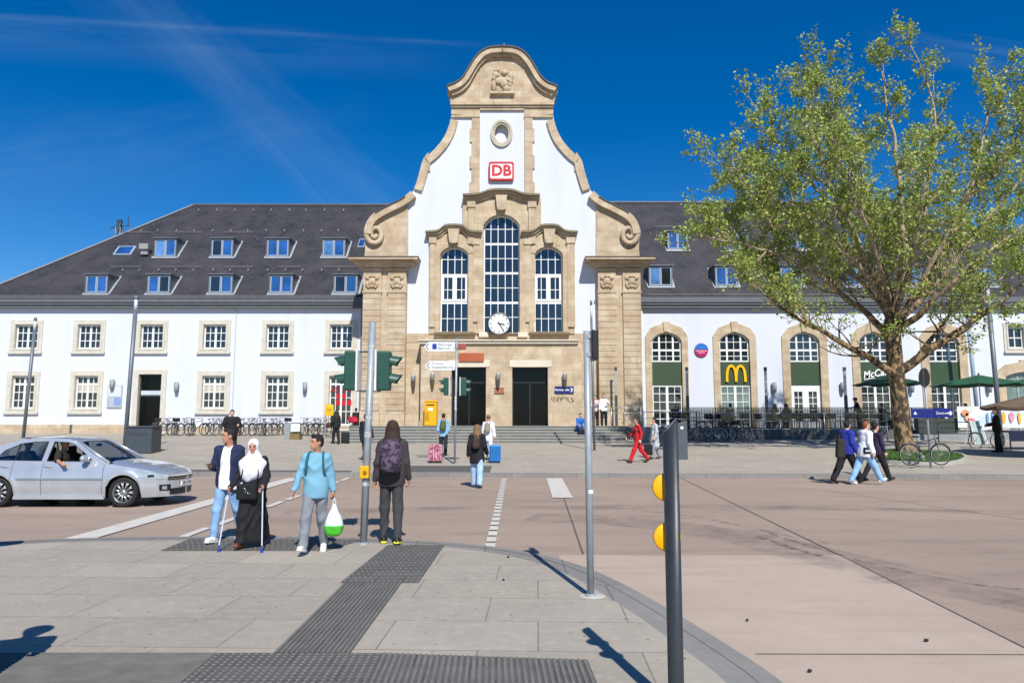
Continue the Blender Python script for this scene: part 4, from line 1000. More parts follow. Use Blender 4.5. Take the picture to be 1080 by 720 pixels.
# ============================================================ IMPLICIT SURFACES (people, bags, cloth)
def surfnet(F, lo, hi, h):
    ax = [np.arange(lo[i]-2*h, hi[i]+3*h, h, dtype=np.float32) for i in range(3)]
    X, Y, Z = np.meshgrid(*ax, indexing='ij'); sh = X.shape
    D = F(np.stack([X.ravel(), Y.ravel(), Z.ravel()], 1)).reshape(sh)
    I = D < 0; n = tuple(s-1 for s in sh)
    cnt = np.zeros(n, np.int8)
    for a in (0, 1):
        for b in (0, 1):
            for c in (0, 1): cnt += I[a:a+n[0], b:b+n[1], c:c+n[2]]
    act = (cnt > 0) & (cnt < 8); idx = np.argwhere(act)
    if len(idx) == 0: return [], []
    vid = -np.ones(n, np.int64); vid[act] = np.arange(len(idx))
    acc = np.zeros((len(idx), 3)); num = np.zeros(len(idx))
    cor = [(a, b, c) for a in (0, 1) for b in (0, 1) for c in (0, 1)]
    for i, p in enumerate(cor):
        for q in cor[i+1:]:
            if sum(abs(x-y) for x, y in zip(p, q)) != 1: continue
            dp = D[tuple((idx+p).T)]; dq = D[tuple((idx+q).T)]; m = (dp < 0) != (dq < 0)
            t = np.where(m, dp/np.where(m, dp-dq, 1), 0)
            pos = np.array(p)+t[:, None]*(np.array(q)-np.array(p)); acc += pos*m[:, None]; num += m
    V = (idx+acc/num[:, None])*h+np.array([a[0] for a in ax])
    fs = []
    for d in range(3):
        e = [0, 0, 0]; e[d] = 1
        A = I[tuple(slice(0, s-k) for s, k in zip(sh, e))]; B = I[tuple(slice(k, s) for s, k in zip(sh, e))]
        ch = np.argwhere(A != B); u, w = (d+1) % 3, (d+2) % 3
        ch = ch[(ch[:, u] > 0) & (ch[:, w] > 0) & (ch[:, u] < n[u]) & (ch[:, w] < n[w])]
        if len(ch) == 0: continue
        ins = A[tuple(ch.T)]
        def g(du, dw):
            c = ch.copy(); c[:, u] -= du; c[:, w] -= dw; return vid[tuple(c.T)]
        q = np.stack([g(1, 1), g(0, 1), g(0, 0), g(1, 0)], 1); q[~ins] = q[~ins][:, ::-1]; fs.append(q)
    return V, np.concatenate(fs)
def smin(a, b, k):
    h = np.clip(.5+.5*(b-a)/k, 0, 1); return b*(1-h)+a*h-k*h*(1-h)
def d_seg(p, a, b, ra, rb, sq=None):
    a = np.array(a, np.float32); b = np.array(b, np.float32); ab = b-a; t = np.clip(((p-a)@ab)/max(ab@ab, 1e-9), 0, 1)
    dv = p-a-t[:, None]*ab
    if sq is not None: dv = dv*np.array(sq, np.float32)
    return np.sqrt((dv*dv).sum(1))-(ra+(rb-ra)*t)
def d_ell(p, c, r, rot=None):
    q = p-np.array(c, np.float32)
    if rot is not None: q = q@np.array(rot, np.float32)
    r = np.array(r, np.float32); k0 = np.sqrt(((q/r)**2).sum(1)); k1 = np.sqrt(((q/(r*r))**2).sum(1)); return k0*(k0-1)/np.maximum(k1, 1e-6)
def d_box(p, c, hsz, rad, rot=None):
    q = p-np.array(c, np.float32)
    if rot is not None: q = q@np.array(rot, np.float32)
    q = np.abs(q)-(np.array(hsz, np.float32)-rad); return np.sqrt((np.maximum(q, 0)**2).sum(1))+np.minimum(q.max(1), 0)-rad
def field(prims, k=.03, grow=0, folds=0, cut=None, seed=0):
    def F(p):
        D = None
        for pr in prims:
            t = pr[0]
            if t == 's': d = d_seg(p, *pr[1:])
            elif t == 'e': d = d_ell(p, *pr[1:])
            else: d = d_box(p, *pr[1:])
            D = d if D is None else smin(D, d, k)
        D = D-grow
        if folds:
            x, y, z = p[:, 0], p[:, 1], p[:, 2]; s = seed
            D = D+folds*(1.1*(np.abs(np.sin(z*13+9*x*np.sin(z*3+s)+2.2*np.sin(x*8+y*5+s)+s))-.5)*np.clip(np.sin(x*6+z*4.3+s*2)+.4, 0, 1.2)+.9*(np.abs(np.sin(x*17+y*11+2*np.sin(z*9+s)+z*5))-.6)*np.clip(np.sin(z*5.7+x*4+s)+.2, 0, 1))
        if cut is not None: D = cut(p, D)
        return D
    return F
def bounds(prims, m=.04):
    lo = np.array([9.]*3); hi = -lo
    for pr in prims:
        if pr[0] == 's':
            r = max(pr[3], pr[4])*(1.6 if len(pr) > 5 else 1)
            for q in pr[1:3]: lo = np.minimum(lo, np.array(q)-r); hi = np.maximum(hi, np.array(q)+r)
        elif pr[0] == 'e': r = np.array([max(pr[2])]*3) if len(pr) > 3 else np.array(pr[2]); lo = np.minimum(lo, np.array(pr[1])-r); hi = np.maximum(hi, np.array(pr[1])+r)
        else: r = np.array([np.linalg.norm(pr[2])]*3) if len(pr) > 4 else np.array(pr[2]); lo = np.minimum(lo, np.array(pr[1])-r); hi = np.maximum(hi, np.array(pr[1])+r)
    return lo-m, hi+m
def blob(name, prims, mat, parent=None, h=.015, **kw):
    lo, hi = bounds(prims); V, Fc = surfnet(field(prims, **kw), lo, hi, h)
    me = bpy.data.meshes.new(name); me.from_pydata([tuple(v) for v in V], [], [tuple(int(i) for i in f) for f in Fc])
    me.materials.append(MATS[mat] if isinstance(mat, str) else mat); me.polygons.foreach_set('use_smooth', [True]*len(me.polygons)); me.update()
    o = bpy.data.objects.new(name, me); COL.objects.link(o)
    if parent is not None: o.parent = parent
    return o
V3 = lambda *a: np.array(a, float)
def unit(v): return v/np.linalg.norm(v)

CM = {}
def cloth(c, rough=.85):
    if c in MATS: return MATS[c]
    if c not in CM: CM[c] = M('cloth_'+c.strip('#'), c, rough, 0, .12, 9, .25, 240)
    return CM[c]

def person(label, pos, rz, Hh=1.72, skin=None, hair=hair_d, hairstyle='short', top='#333333', sleeve=1.0, topfit=.014, toplen=-.12, jacket=None,
           legs='#222222', legfit=.02, shoes='#181818', sole=None, lean=0, ll=(0, 0), rl=(0, 0), la=(5, 8, 10, 0), ra=(5, 8, 10, 0), yaw=0, pitch=0, h=.02,
           female=False, skirt=None, hood=False, hijab=None, group=None, seat=None, sx=1.0, face=True, bare=False, hat=None, cat='person'):
    s = Hh/1.75; skin = skin or skin_a; wd = .93 if female else 1.0; wd *= sx
    fine = h <= .014
    Rl = np.array([[1, 0, 0], [0, cos(R(lean)), sin(R(lean))], [0, -sin(R(lean)), cos(R(lean))]])
    hip = V3(0, 0, .93)
    def T(x, y, z): return hip+Rl@V3(x, y, z)     # torso frame (z up from the hips)
    J = {}
    def legj(side, leg):
        f, k = leg[0], leg[1]; out = leg[2] if len(leg) > 2 else 2.5
        hp = hip+V3(side*.088*wd, 0, -.02)
        th = V3(side*sin(R(out)), sin(R(f)), -cos(R(f))); th = unit(th); kn = hp+th*.425
        shd = unit(V3(side*sin(R(out*.4)), sin(R(f-k)), -cos(R(f-k)))); an = kn+shd*.405
        fp = leg[3] if len(leg) > 3 else max(-60, min(25, (f-k)*.75 if (f-k) < 0 else (f-k)*.8))
        fd = V3(side*.12, cos(R(fp)), sin(R(fp))); return hp, kn, an, unit(fd)
    def armj(side, a):
        f, out, b, inw = a; shp = T(side*.178*wd, -.005, .505)
        up = unit(V3(side*sin(R(out)), sin(R(f))*cos(R(out)), -cos(R(f))*cos(R(out)))); el = shp+up*.285
        f2 = f+b; fo = unit(V3(side*(sin(R(out))-sin(R(inw))), sin(R(f2)), -cos(R(f2)))); wr = el+fo*.245; return shp, el, wr, fo
    Lh, Lk, La, Lf = legj(-1, ll); Rh, Rk, Ra, Rf = legj(1, rl)
    Ls, Le, Lw, Lo = armj(-1, la); Rs, Re, Rw, Ro = armj(1, ra)
    hc = T(0, .015+.0*pitch, .715)
    cy, sy = cos(R(yaw)), sin(R(yaw)); cp_, sp_ = cos(R(pitch)), sin(R(pitch))
    HR = np.array([[cy, -sy, 0], [sy, cy, 0], [0, 0, 1]])@np.array([[1, 0, 0], [0, cp_, sp_], [0, -sp_, cp_]])  # columns: head axes
    hd = lambda x, y, z: hc+HR@V3(x, y, z)
    P = []; S_ = lambda a, b, ra, rb: P.append(('s', a, b, ra, rb))
    legp = []
    for hp, kn, an, fd in ((Lh, Lk, La, Lf), (Rh, Rk, Ra, Rf)):
        legp += [('s', hp, kn, .083*wd, .052), ('s', kn, an, .05, .035), ('s', kn+(an-kn)*.18+V3(0, -.012, 0), kn+(an-kn)*.42+V3(0, -.015, 0), .05, .045)]
    footp = []
    for an, fd in ((La, Lf), (Ra, Rf)):
        up = unit(np.cross(fd, np.cross(V3(0, 0, 1), fd))); up = V3(0, 0, 1) if up[2] < 0 else up
        heel = an-fd*.035-V3(0, 0, .045); toe = an+fd*.145-V3(0, 0, .055)
        footp += [('s', heel, toe, .034, .03), ('s', an, heel+fd*.05, .035, .034)]
    tor = [('e', T(0, 0, .02), (.158*wd, .105, .115), Rl), ('e', T(0, .005, .17), (.135*wd, .095, .15), Rl), ('e', T(0, .005, .35), (.163*wd, .108, .19), Rl), ('s', T(-.13*wd, -.01, .49), T(.13*wd, -.01, .49), .058, .058)]
    if female: tor += [('e', T(-.07, .075, .37), (.06, .05, .06), Rl), ('e', T(.07, .075, .37), (.06, .05, .06), Rl)]
    armp = []
    for shp, el, wr in ((Ls, Le, Lw), (Rs, Re, Rw)): armp += [('s', shp, el, .05*wd, .038), ('s', el, wr, .038, .026)]
    headp = [('e', hd(0, -.005, .02), (.076, .094, .1), HR), ('e', hd(0, .022, -.05), (.056, .066, .066), HR), ('s', T(0, -.01, .52), hd(0, -.015, -.06), .056, .05)]
    if face: headp += [('s', hd(0, .088, .012), hd(0, .107, -.022), .009, .013), ('e', hd(-.076, -.005, -.005), (.012, .02, .03), HR), ('e', hd(.076, -.005, -.005), (.012, .02, .03), HR), ('e', hd(0, .083, -.052), (.024, .012, .01), HR), ('e', hd(0, .075, -.092), (.022, .018, .016), HR), ('e', hd(-.03, .082, .035), (.026, .012, .01), HR), ('e', hd(.03, .082, .035), (.026, .012, .01), HR)]
    # hands
    handp = []
    for side, wr, fo in ((-1, Lw, Lo), (1, Rw, Ro)):
        lat = V3(side, 0, 0); lat = unit(lat-fo*(lat@fo)); pn = np.cross(fo, lat)  # palm plane spanned by fo and pn
        k1 = wr+fo*.09
        handp.append(('e', wr+fo*.05, (.018, .036, .052), np.stack([lat, pn, fo], 1)))
        for j, (o, L, cu_) in enumerate(((-.027, .07, 25), (-.009, .078, 32), (.009, .073, 38), (.026, .058, 45))):
            base = wr+fo*.085+pn*o; d1 = unit(fo*cos(R(cu_))-lat*sin(R(cu_))); d2 = unit(fo*cos(R(cu_*2))-lat*sin(R(cu_*2)))
            handp += [('s', base, base+d1*L*.55, .0095, .009), ('s', base+d1*L*.55, base+d1*L*.55+d2*L*.5, .009, .0075)]
        sg = 1 if pn[1] > 0 else -1
        tb = wr+fo*.025+pn*sg*.022; handp += [('s', tb, tb+fo*.035+pn*sg*.03-lat*.008, .013, .011), ('s', tb+fo*.035+pn*sg*.03-lat*.008, tb+fo*.068+pn*sg*.036-lat*.02, .011, .0085)]
    body_pr = legp+footp+tor+armp+headp
    zmin = min(min(q[1][2]-q[3], q[2][2]-q[4]) for q in footp) if seat is None else 0
    # body mesh: trunk+limbs continuous, hands resolved on a finer grid
    parts = []
    if h > .014: body_pr = body_pr+handp
    lo, hi = bounds(body_pr)
    parts.append(surfnet(field(body_pr, k=.028 if fine else .03), lo, hi, h))
    if h <= .014:
        for side, wr in ((0, Lw), (1, Rw)):
            hp_ = handp[side*11:(side+1)*11]+[('s', wr-(Lo if side == 0 else Ro)*.05, wr+(Lo if side == 0 else Ro)*.02, .026, .024)]
            lo, hi = bounds(hp_, .01); parts.append(surfnet(field(hp_, k=.008), lo, hi, .0055))
    vs = []; fs = []; mi = []
    for V, Fc in parts:
        o = len(vs); vs += [tuple(v) for v in V]; fs += [tuple(int(i)+o for i in f) for f in Fc]; mi += [0]*len(Fc)
    eb = MB()
    if face and h < .022:
        for sg in (-1, 1):
            for (c, r, m) in (((sg*.031, .083, .014), (.011, .007, .006), 1), ((sg*.031, .0905, .014), (.0065, .004, .0075), 2), ((sg*.032, .092, .034), (.021, .006, .0045), 2)):
                b0 = MB(); b0.ell((0, 0, 0), r, 8, 6); cc = hd(*c); b0.v = [tuple(cc+HR@V3(*v)) for v in b0.v]; eb.add(b0.v, b0.f, m)
        b0 = MB(); b0.ell((0, 0, 0), (.023, .006, .0065), 8, 6); cc = hd(0, .092, -.053); b0.v = [tuple(cc+HR@V3(*v)) for v in b0.v]; eb.add(b0.v, b0.f, 3)
        o = len(vs); vs += eb.v; fs += [tuple(i+o for i in f) for f in eb.f]; mi += eb.m
    me = bpy.data.meshes.new('person'); me.from_pydata(vs, [], fs)
    for m in (skin, M('eye_white', '#a89c90', .3), M('eye_dark', '#1a120d', .4), M('lip', '#8f5148', .5)): me.materials.append(m)
    me.polygons.foreach_set('material_index', mi); me.polygons.foreach_set('use_smooth', [True]*len(fs)); me.update()
    body = bpy.data.objects.new('person', me); COL.objects.link(body); tag(body, label, cat, group)
    sd_ = abs(hash(label)) % 7 if False else len(label) % 7
    # ---- clothes
    fo_ = .0075 if fine else .005
    def low(y): return y
    if legs:
        pr = [('e', T(0, 0, .0), (.165*wd, .112, .13), Rl)]
        for hp, kn, an, fd in ((Lh, Lk, La, Lf), (Rh, Rk, Ra, Rf)): pr += [('s', hp, kn, .092*wd+legfit, .066+legfit), ('s', kn, an+V3(0, 0, .0), .066+legfit, .05+legfit)]
        wz = .12
        def cutl(p, D): return np.maximum(D, ((p-hip)@(Rl@V3(0, 0, 1)))-wz) if seat is None else D
        blob('trousers', pr, cloth(legs), body, h, k=.035, folds=fo_*1.7, cut=cutl, seed=sd_)
    b_shoes = []
    for an, fd in ((La, Lf), (Ra, Rf)):
        heel = an-fd*.04-V3(0, 0, .042); toe = an+fd*.15-V3(0, 0, .052)
        o = blob('shoe', [('s', heel, toe, .047, .04), ('s', an-V3(0, 0, .01), heel+fd*.06, .046, .045), ('e', toe-fd*.03, (.046, .06, .036))], cloth(shoes, .5), body, min(h, .012), k=.02)
        if sole:
            q = MB(); r_ = unit(np.cross(fd, V3(0, 0, 1)))
            pts = [(-.085, .035), (-.04, .042), (.1, .05), (.17, .04), (.2, 0)]; pts = pts+[(a, -b) for a, b in pts[::-1][1:]]
            c0 = an-V3(0, 0, .085); up_ = unit(np.cross(r_, fd))
            v0 = [c0+fd*a+r_*b for a, b in pts]; n_ = len(v0); q.add([tuple(v) for v in v0]+[tuple(v+up_*.03) for v in v0], [tuple(range(n_)), tuple(range(n_, 2*n_))[::-1]]+[(i, n_+i, n_+(i+1) % n_, (i+1) % n_) for i in range(n_)]); q.build('sole', cloth(sole, .5), o, world=False)
    if top:
        pr = [(q[0], q[1], tuple(np.array(q[2])+topfit), q[3]) if q[0] == 'e' else (q[0], q[1], q[2], q[3]+topfit, q[4]+topfit) for q in tor]
        pr += [('e', T(0, 0, toplen+.14), (.193*wd+topfit, .128+topfit, .4), Rl)]
        for shp, el, wr in ((Ls, Le, Lw), (Rs, Re, Rw)):
            if sleeve >= 1: pr += [('s', shp-V3(0, 0, .01), el, .05*wd+topfit, .04+topfit), ('s', el, wr, .04+topfit, .03+topfit)]
            elif sleeve > 0: pr += [('s', shp, shp+(el-shp)*sleeve*2, .058*wd+topfit, .054+topfit)]
        if hood: pr += [('s', T(-.07, -.075, .53), T(.07, -.075, .53), .05, .05), ('e', T(0, -.1, .5), (.1, .05, .08), Rl)]
        cb = Rl@V3(0, 0, 1)
        def cutt(p, D):
            z = (p-hip)@cb; m = np.abs((p-hip)@V3(1, 0, 0)) < .23
            return np.where(m, np.maximum(D, toplen-z), D) if seat is None else D
        blob('jacket' if jacket == 'only' else 'top', pr, cloth(top), body, h, k=.03, folds=fo_*1.6, cut=cutt, seed=sd_+1)
    if jacket and jacket != 'only':
        pr = [(q[0], q[1], tuple(np.array(q[2])+.035), q[3]) if q[0] == 'e' else (q[0], q[1], q[2], q[3]+.03, q[4]+.03) for q in tor]
        pr += [('e', T(0, 0, .02), (.2*wd, .15, .4), Rl)]
        for shp, el, wr in ((Ls, Le, Lw), (Rs, Re, Rw)): pr += [('s', shp, el, .073*wd, .062), ('s', el, wr, .06, .05)]
        pr += [('s', T(-.06, -.05, .55), T(.06, -.05, .55), .045, .045)]
        cb = Rl@V3(0, 0, 1)
        def cutj(p, D):
            z = (p-hip)@cb; x = p[:, 0]; y = (p-hip)@(Rl@V3(0, 1, 0))
            D = np.where(np.abs(x) < .25, np.maximum(D, -.16-z), D)
            op = np.maximum(np.abs(x)-(.075+.03*np.maximum(0, .5-z)), -(y-.0)); return np.maximum(D, -op)
        blob('jacket', pr, cloth(jacket), body, h, k=.03, folds=fo_*1.6, cut=cutj, seed=sd_+3)
    if skirt:
        zb, rb = skirt[1], skirt[2]
        pr = [('e', T(0, 0, 0), (.18, .13, .15), Rl), ('s', hip, V3((La[0]+Ra[0])/2, (La[1]+Ra[1])/2*.6, zb+.05), .14, rb, (1, 1.15, 1)), ('s', Lh, Lk, .12, .11), ('s', Rh, Rk, .12, .11), ('s', Lk, La, .1, .1), ('s', Rk, Ra, .1, .1)]
        def cuts(p, D):
            return np.maximum(D, zb-p[:, 2])
        blob('skirt', pr, cloth(skirt[0]), body, h, k=.08, folds=fo_*2.5, cut=cuts, seed=sd_)
    if hijab:
        pr = [('e', hd(0, -.01, .015), (.096, .112, .122), HR), ('s', hd(0, -.02, -.1), T(0, .01, .46), .1, .15, (1, 1.2, 1)), ('e', T(0, .0, .43), (.25, .17, .15), Rl), ('e', T(0, .05, .33), (.21, .13, .17), Rl), ('e', T(.05, .07, .24), (.12, .09, .12), Rl)]
        def cuth(p, D):
            q = (p-hd(0, .09, -.008))@HR; f = np.sqrt((q[:, 0]/.056)**2+(q[:, 2]/.078)**2)-1
            return np.where(q[:, 1] > -.06, np.maximum(D, -f*.05), D)
        blob('headscarf', pr, cloth(hijab), body, h, k=.045, folds=.006, cut=cuth, seed=2)
    elif hairstyle:
        if hairstyle == 'short': pr = [('e', hd(0, -.012, .042), (.086, .1, .094), HR), ('e', hd(0, -.05, -.01), (.072, .06, .07), HR), ('e', hd(.0, .05, .105), (.06, .045, .03), HR)]
        elif hairstyle == 'long': pr = [('e', hd(0, -.015, .035), (.092, .106, .104), HR), ('s', hd(0, -.05, 0), T(0, -.09, .44), .075, .07, (.8, 1.3, 1)), ('s', hd(-.06, -.02, 0), T(-.09, -.04, .47), .045, .045), ('s', hd(.06, -.02, 0), T(.09, -.04, .47), .045, .045)]
        elif hairstyle == 'bob': pr = [('e', hd(0, -.015, .035), (.094, .106, .104), HR), ('e', hd(0, -.05, -.05), (.09, .07, .09), HR)]
        elif hairstyle == 'bun': pr = [('e', hd(0, -.015, .035), (.088, .102, .1), HR), ('e', hd(0, -.09, .08), (.045, .04, .045), HR)]
        elif hairstyle == 'pony': pr = [('e', hd(0, -.015, .035), (.088, .102, .1), HR), ('s', hd(0, -.1, .03), hd(0, -.14, -.16), .035, .03)]
        def cutf(p, D):
            q = (p-hc)@HR; f = np.maximum(.052-q[:, 1], q[:, 2]-.058); return np.maximum(D, -np.maximum(-f-.0, -.4)) if False else np.where((q[:, 1] > .045) & (q[:, 2] < .062), np.maximum(D, .01), D)
        blob('hair', pr, hair, body, min(h, .016), k=.025, folds=.003, cut=cutf)
    if hat: blob('hat', [('e', hd(0, -.01, .07), (.105, .12, .07), HR), ('e', hd(0, .04, .045), (.13, .15, .012), HR)], cloth(hat), body, .014, k=.01)
    body.scale = (s, s, s); body.rotation_euler = (0, 0, R(rz))
    off = -zmin*s if seat is None else (seat-(.93-.1)*s)
    body.location = (pos[0], pos[1], pos[2]+off)
    info = dict(body=body, s=s, Lw=Lw, Rw=Rw, Lo=Lo, Ro=Ro, Le=Le, Re=Re, T=T, hd=hd, Rl=Rl)
    Mx = Matrix.Translation(body.location) @ Matrix.Rotation(R(rz), 4, 'Z') @ Matrix.Scale(s, 4)
    info['W'] = lambda p: Mx @ Vector(p); info['M'] = Mx
    return info
def backpack(label, pr_, c, col2, size=(.15, .09, .22), strap=True, h=.014):
    """worn on the back: built in the wearer's torso frame, top-level"""
    T = pr_['T']; Rl = pr_['Rl']; w, d, z = size; cen = T(0, -.14-d, .31)
    mt = MATS[c] if c in MATS else cloth(c)
    o = blob('backpack', [('b', tuple(cen), (w, d, z), min(w, d, z)*.95, Rl), ('e', tuple(T(0, -.14-d, .31+z*.45)), (w*.8, d*.95, z*.7), Rl), ('e', tuple(T(0, -.14-d*1.9, .24)), (w*.8, d*.5, z*.6), Rl)], mt, None, h, k=.03, folds=.002)
    tag(o, label, 'backpack'); b = MB()
    for sg in (-1, 1):
        pts = [T(sg*w*.6, -.12, .5), T(sg*w*.75, -.05, .575), T(sg*w*.85, .06, .56), T(sg*w*.95, .135, .46), T(sg*w*1.05, .125, .3), T(sg*w*1.15, .03, .17), T(sg*w*.8, -.1, .13)]
        pts = [Vector(p) for p in pts]; q = smooth_poly(pts, 2); b2 = MB(); b2.tube(q, .02, 6); b2.build('strap', cloth(col2), o, True, world=False)
    b.tube([Vector(T(-.03, -.15, .52)), Vector(T(0, -.17, .56)), Vector(T(.03, -.15, .52))], .009, 5); b.build('handle', cloth(col2), o, True, world=False)
    b = MB(); z0 = cen; 
    pts = [Vector(T(sx_*w*.86, -.14-d*1.7, zz)) for sx_, zz in ((-1, .33), (-.8, .47), (0, .52), (.8, .47), (1, .33))]; b.tube(smooth_poly(pts, 2), .006, 4); b.build('zip', black, o, world=False)
    o.matrix_world = pr_['M']; return o
def suitcase(label, pos, rz, w, d, hgt, mat, handle_to=None, tilt=0, hl=.45):
    t = thing('suitcase', label, 'suitcase', pos, R(rz)); t.rotation_euler = (R(tilt), 0, R(rz))
    o = blob('shell', [('b', (0, 0, hgt/2+.05), (w/2, d/2, hgt/2), .045)], mat, t, .016, k=.01)
    b = MB()
    for i in range(5): x = -w*.36+w*.18*i; b.box(x-.008, x+.008, -d/2-.006, -d/2+.004, .12, hgt-.02)
    b.build('ribbing', black, t, world=False)
    for x in (-w*.4, w*.4):
        for y in (-d*.35, d*.35):
            b = MB(); b.lathe([(.028, -.012), (.028, .012)], (x, y, .028), 10, 'x'); b.build('wheel', rubber, t, world=False)
    b = MB()
    for x in (-.09, .09): b.bar((x, d*.3, hgt), (x, d*.3, hgt+hl), .008, 6)
    b.bar((-.1, d*.3, hgt+hl), (.1, d*.3, hgt+hl), .014, 6); b.build('pull_handle', steel, t, world=False)
    return t
# ============================================================ PEOPLE
def foot(u, v): return gH(u, v)
def rd(u, v, z=0): return gp(u, v, z)
# --- near group
p1 = rd(252, 573)
man1 = person('young man in white t-shirt, open navy jacket and pale blue jeans holding a phone', rd(238, 571), 172, 1.61, top='#e6e6ea', topfit=.012, jacket='#1b2547', legs='#7fa6cf', legfit=.008, shoes='#e4e2de', sole='#f0f0ec',
    ll=(-14, 8), rl=(14, 6), la=(-4, 6, 18, 0), ra=(12, 8, 85, 25), yaw=-55, h=.013, hair=hair_d)
w2 = person('woman in white headscarf and long black dress walking on two crutches', rd(265, 577), 178, 1.47, top='#14141a', topfit=.022, toplen=-.2, legs=None, skirt=('#121216', .1, .2), hijab='#e6e6ec', shoes='#6b3d28', female=True, sx=1.04,
    ll=(-12, 12), rl=(14, 2), la=(8, 14, 48, 6), ra=(6, 14, 42, 6), yaw=8, pitch=6, h=.013, lean=4)
man3 = person('young man in light blue sweater and grey trousers walking with a carrier bag', rd(331, 582), 184, 1.53, top='#74a6bc', topfit=.02, toplen=-.13, legs='#7c8087', legfit=.016, shoes='#e2ded8', sole='#f2f2f0',
    ll=(-8, 14), rl=(22, 4), sx=.92, la=(-14, 10, 14, 0), ra=(10, 14, 14, 0), yaw=-50, h=.013)
per4 = person('person with long brown hair in charcoal hooded top seen from behind', rd(412, 573), 4, 1.71, sx=.93, top='#3a3436', topfit=.018, toplen=-.12, hood=True, legs='#3a3a3c', legfit=.008, shoes='#141414', sole='#d8d43a', hair=hair_b, hairstyle='long',
    ll=(6, 4), rl=(-5, 6), la=(-6, 8, 14, 0), ra=(2, 8, 16, 0), h=.013)
backpack('dark patterned backpack worn over a charcoal hooded top', per4, 'pack_print', '#1a181c', (.155, .1, .23))
backpack('teal backpack with its straps showing over the light blue sweater', man3, '#1f6e80', '#1c6678', (.13, .07, .2))
# shoes yellow stripe
# phone
W = man1['W']; hp = W(man1['Rw']+man1['Ro']*.09+V3(-.035, .02, .03)); t = thing('phone', 'dark phone held by the young man in the open navy jacket', 'phone', hp, R(172))
b = MB(); b.box(-.035, .035, -.07, .07, -.004, .004); b.build('case', black, t, bevel=.003, world=False); b = MB(); b.box(-.032, .032, -.066, .066, .0042, .005); b.build('screen', 'dark_glass', t, world=False)
# crutches
for side, nm in ((0, 'blue-tipped crutch in the right hand of the woman in black, at her left in the picture'), (1, 'white and blue crutch held at the right of the picture by the woman in black')):
    wr = w2['Lw'] if side == 0 else w2['Rw']; fo = w2['Lo'] if side == 0 else w2['Ro']; hpnt = w2['W'](wr+fo*.09); 
    gx = hpnt.x+(.05 if side == 0 else -.06); gy = hpnt.y-.1
    if side == 0: nm = 'white and blue crutch planted by the dark plate, nearest the blue sweater man'
    else: nm = 'blue-tipped crutch between the woman in black and the man in jeans'
    t = thing('crutch', nm, 'crutch', (gx, gy, 0), 0, 'forearm crutches of the woman in black')
    top = hpnt-Vector((gx, gy, 0)); b = MB(); b.bar((0, 0, .09), top, .009, 8); b.build('tube', M('crutch_white', '#c9d3e0', .3), t, world=False)
    b = MB(); b.bar((0, 0, 0), (0, 0, .05), .022, 10, .016); b.bar((0, 0, .05), top*.12, .011, 8); b.build('tip', M('crutch_blue', '#1d3f9c', .4), t, world=False)
    b = MB(); b.bar(top, top+Vector((0, -.06, .0)), .012, 8); b.build('grip', M('crutch_blue', '#1d3f9c', .4), t, world=False)
    elb = w2['W'](w2['Le'] if side == 0 else w2['Re'])-Vector((gx, gy, 0)); cfp = top.lerp(elb, .75)-Vector((0, 0, .03)); b = MB(); b.bar(top, cfp, .009, 8); b.tube([cfp+Vector((.05*cos(a), .05*sin(a), .0)) for a in [R(20+i*32) for i in range(11)]], .009, 6); b.build('cuff', M('crutch_blue', '#1d3f9c', .4), t, True, world=False)
# handbag on the woman
T = w2['T']; o = blob('handbag', [('b', tuple(T(.03, .2, .0)), (.17, .05, .13), .04)], '#141417' in MATS and '' or cloth('#101014'), None, .012, k=.01, folds=.002); tag(o, 'black handbag with silver ornaments hanging in front of the woman in black', 'handbag')
b = MB(); b.tube([Vector(T(-.12, .19, .1)), Vector(T(-.14, .16, .3)), Vector(T(-.1, .1, .5))], .009, 5); b.tube([Vector(T(.16, .19, .1)), Vector(T(.12, .17, .32)), Vector(T(.1, .1, .5))], .009, 5); b.build('strap', cloth('#0e0e10'), o, world=False)
b = MB(); c0 = T(.06, .256, .03)
b.tube([Vector(c0+V3(.035*cos(a), 0, .035*sin(a))) for a in [R(60+i*24) for i in range(9)]], .009, 6); b.tube([Vector(c0+V3(-.09+.03*cos(a), 0, -.02+.03*sin(a))) for a in [R(200+i*24) for i in range(8)]], .008, 6); b.build('ornament', chrome, o, True, world=False)
o.matrix_world = w2['M']
# plastic bag of the man in blue
hw = man3['W'](man3['Lw']+man3['Lo']*.13); t = None
o = blob('carrier_bag', [('e', (0, 0, -.42), (.16, .1, .18)), ('s', (0, 0, -.3), (0, 0, -.13), .12, .04, (1, 1.5, 1)), ('b', (0, 0, -.5), (.13, .08, .08), .05)], M('bag_white', '#cfdbe2', .35, 0, .12, 14, .6, 30), None, .013, k=.05, folds=.006, seed=4)
tag(o, 'white carrier bag with bright green base held by the man in light blue', 'carrier bag')
def band_cut(p, D): return np.maximum(D, p[:, 2]+.43)
blob('green_base', [('e', (0, 0, -.42), (.162, .102, .182)), ('b', (0, 0, -.5), (.132, .082, .082), .05)], M('bag_green', '#46b02a', .35, 0, .15, 8, .4, 30), o, .013, k=.05, grow=.005, folds=.006, seed=4, cut=band_cut)
b = MB(); b.tube([(-.03, 0, -.16), (-.02, 0, -.05), (0, 0, 0)], .008, 5); b.tube([(.03, 0, -.16), (.02, 0, -.05), (0, 0, 0)], .008, 5); b.build('handle', M('bag_white', '#cfdbe2'), o, world=False)
o.location = hw; o.rotation_euler = (0, 0, R(10)); o.scale = (.78, .78, .84)
# --- person outside the left edge, whose shadow lies on the pavement
person('person standing beyond the left edge of the pavement whose shadow falls on the slabs', (-3.6, 4.55, 0), 20, 1.75, top='#444a55', legs='#222222', h=.022, hat='#333333', la=(20, 20, 60, 10), ra=(5, 10, 20, 0))

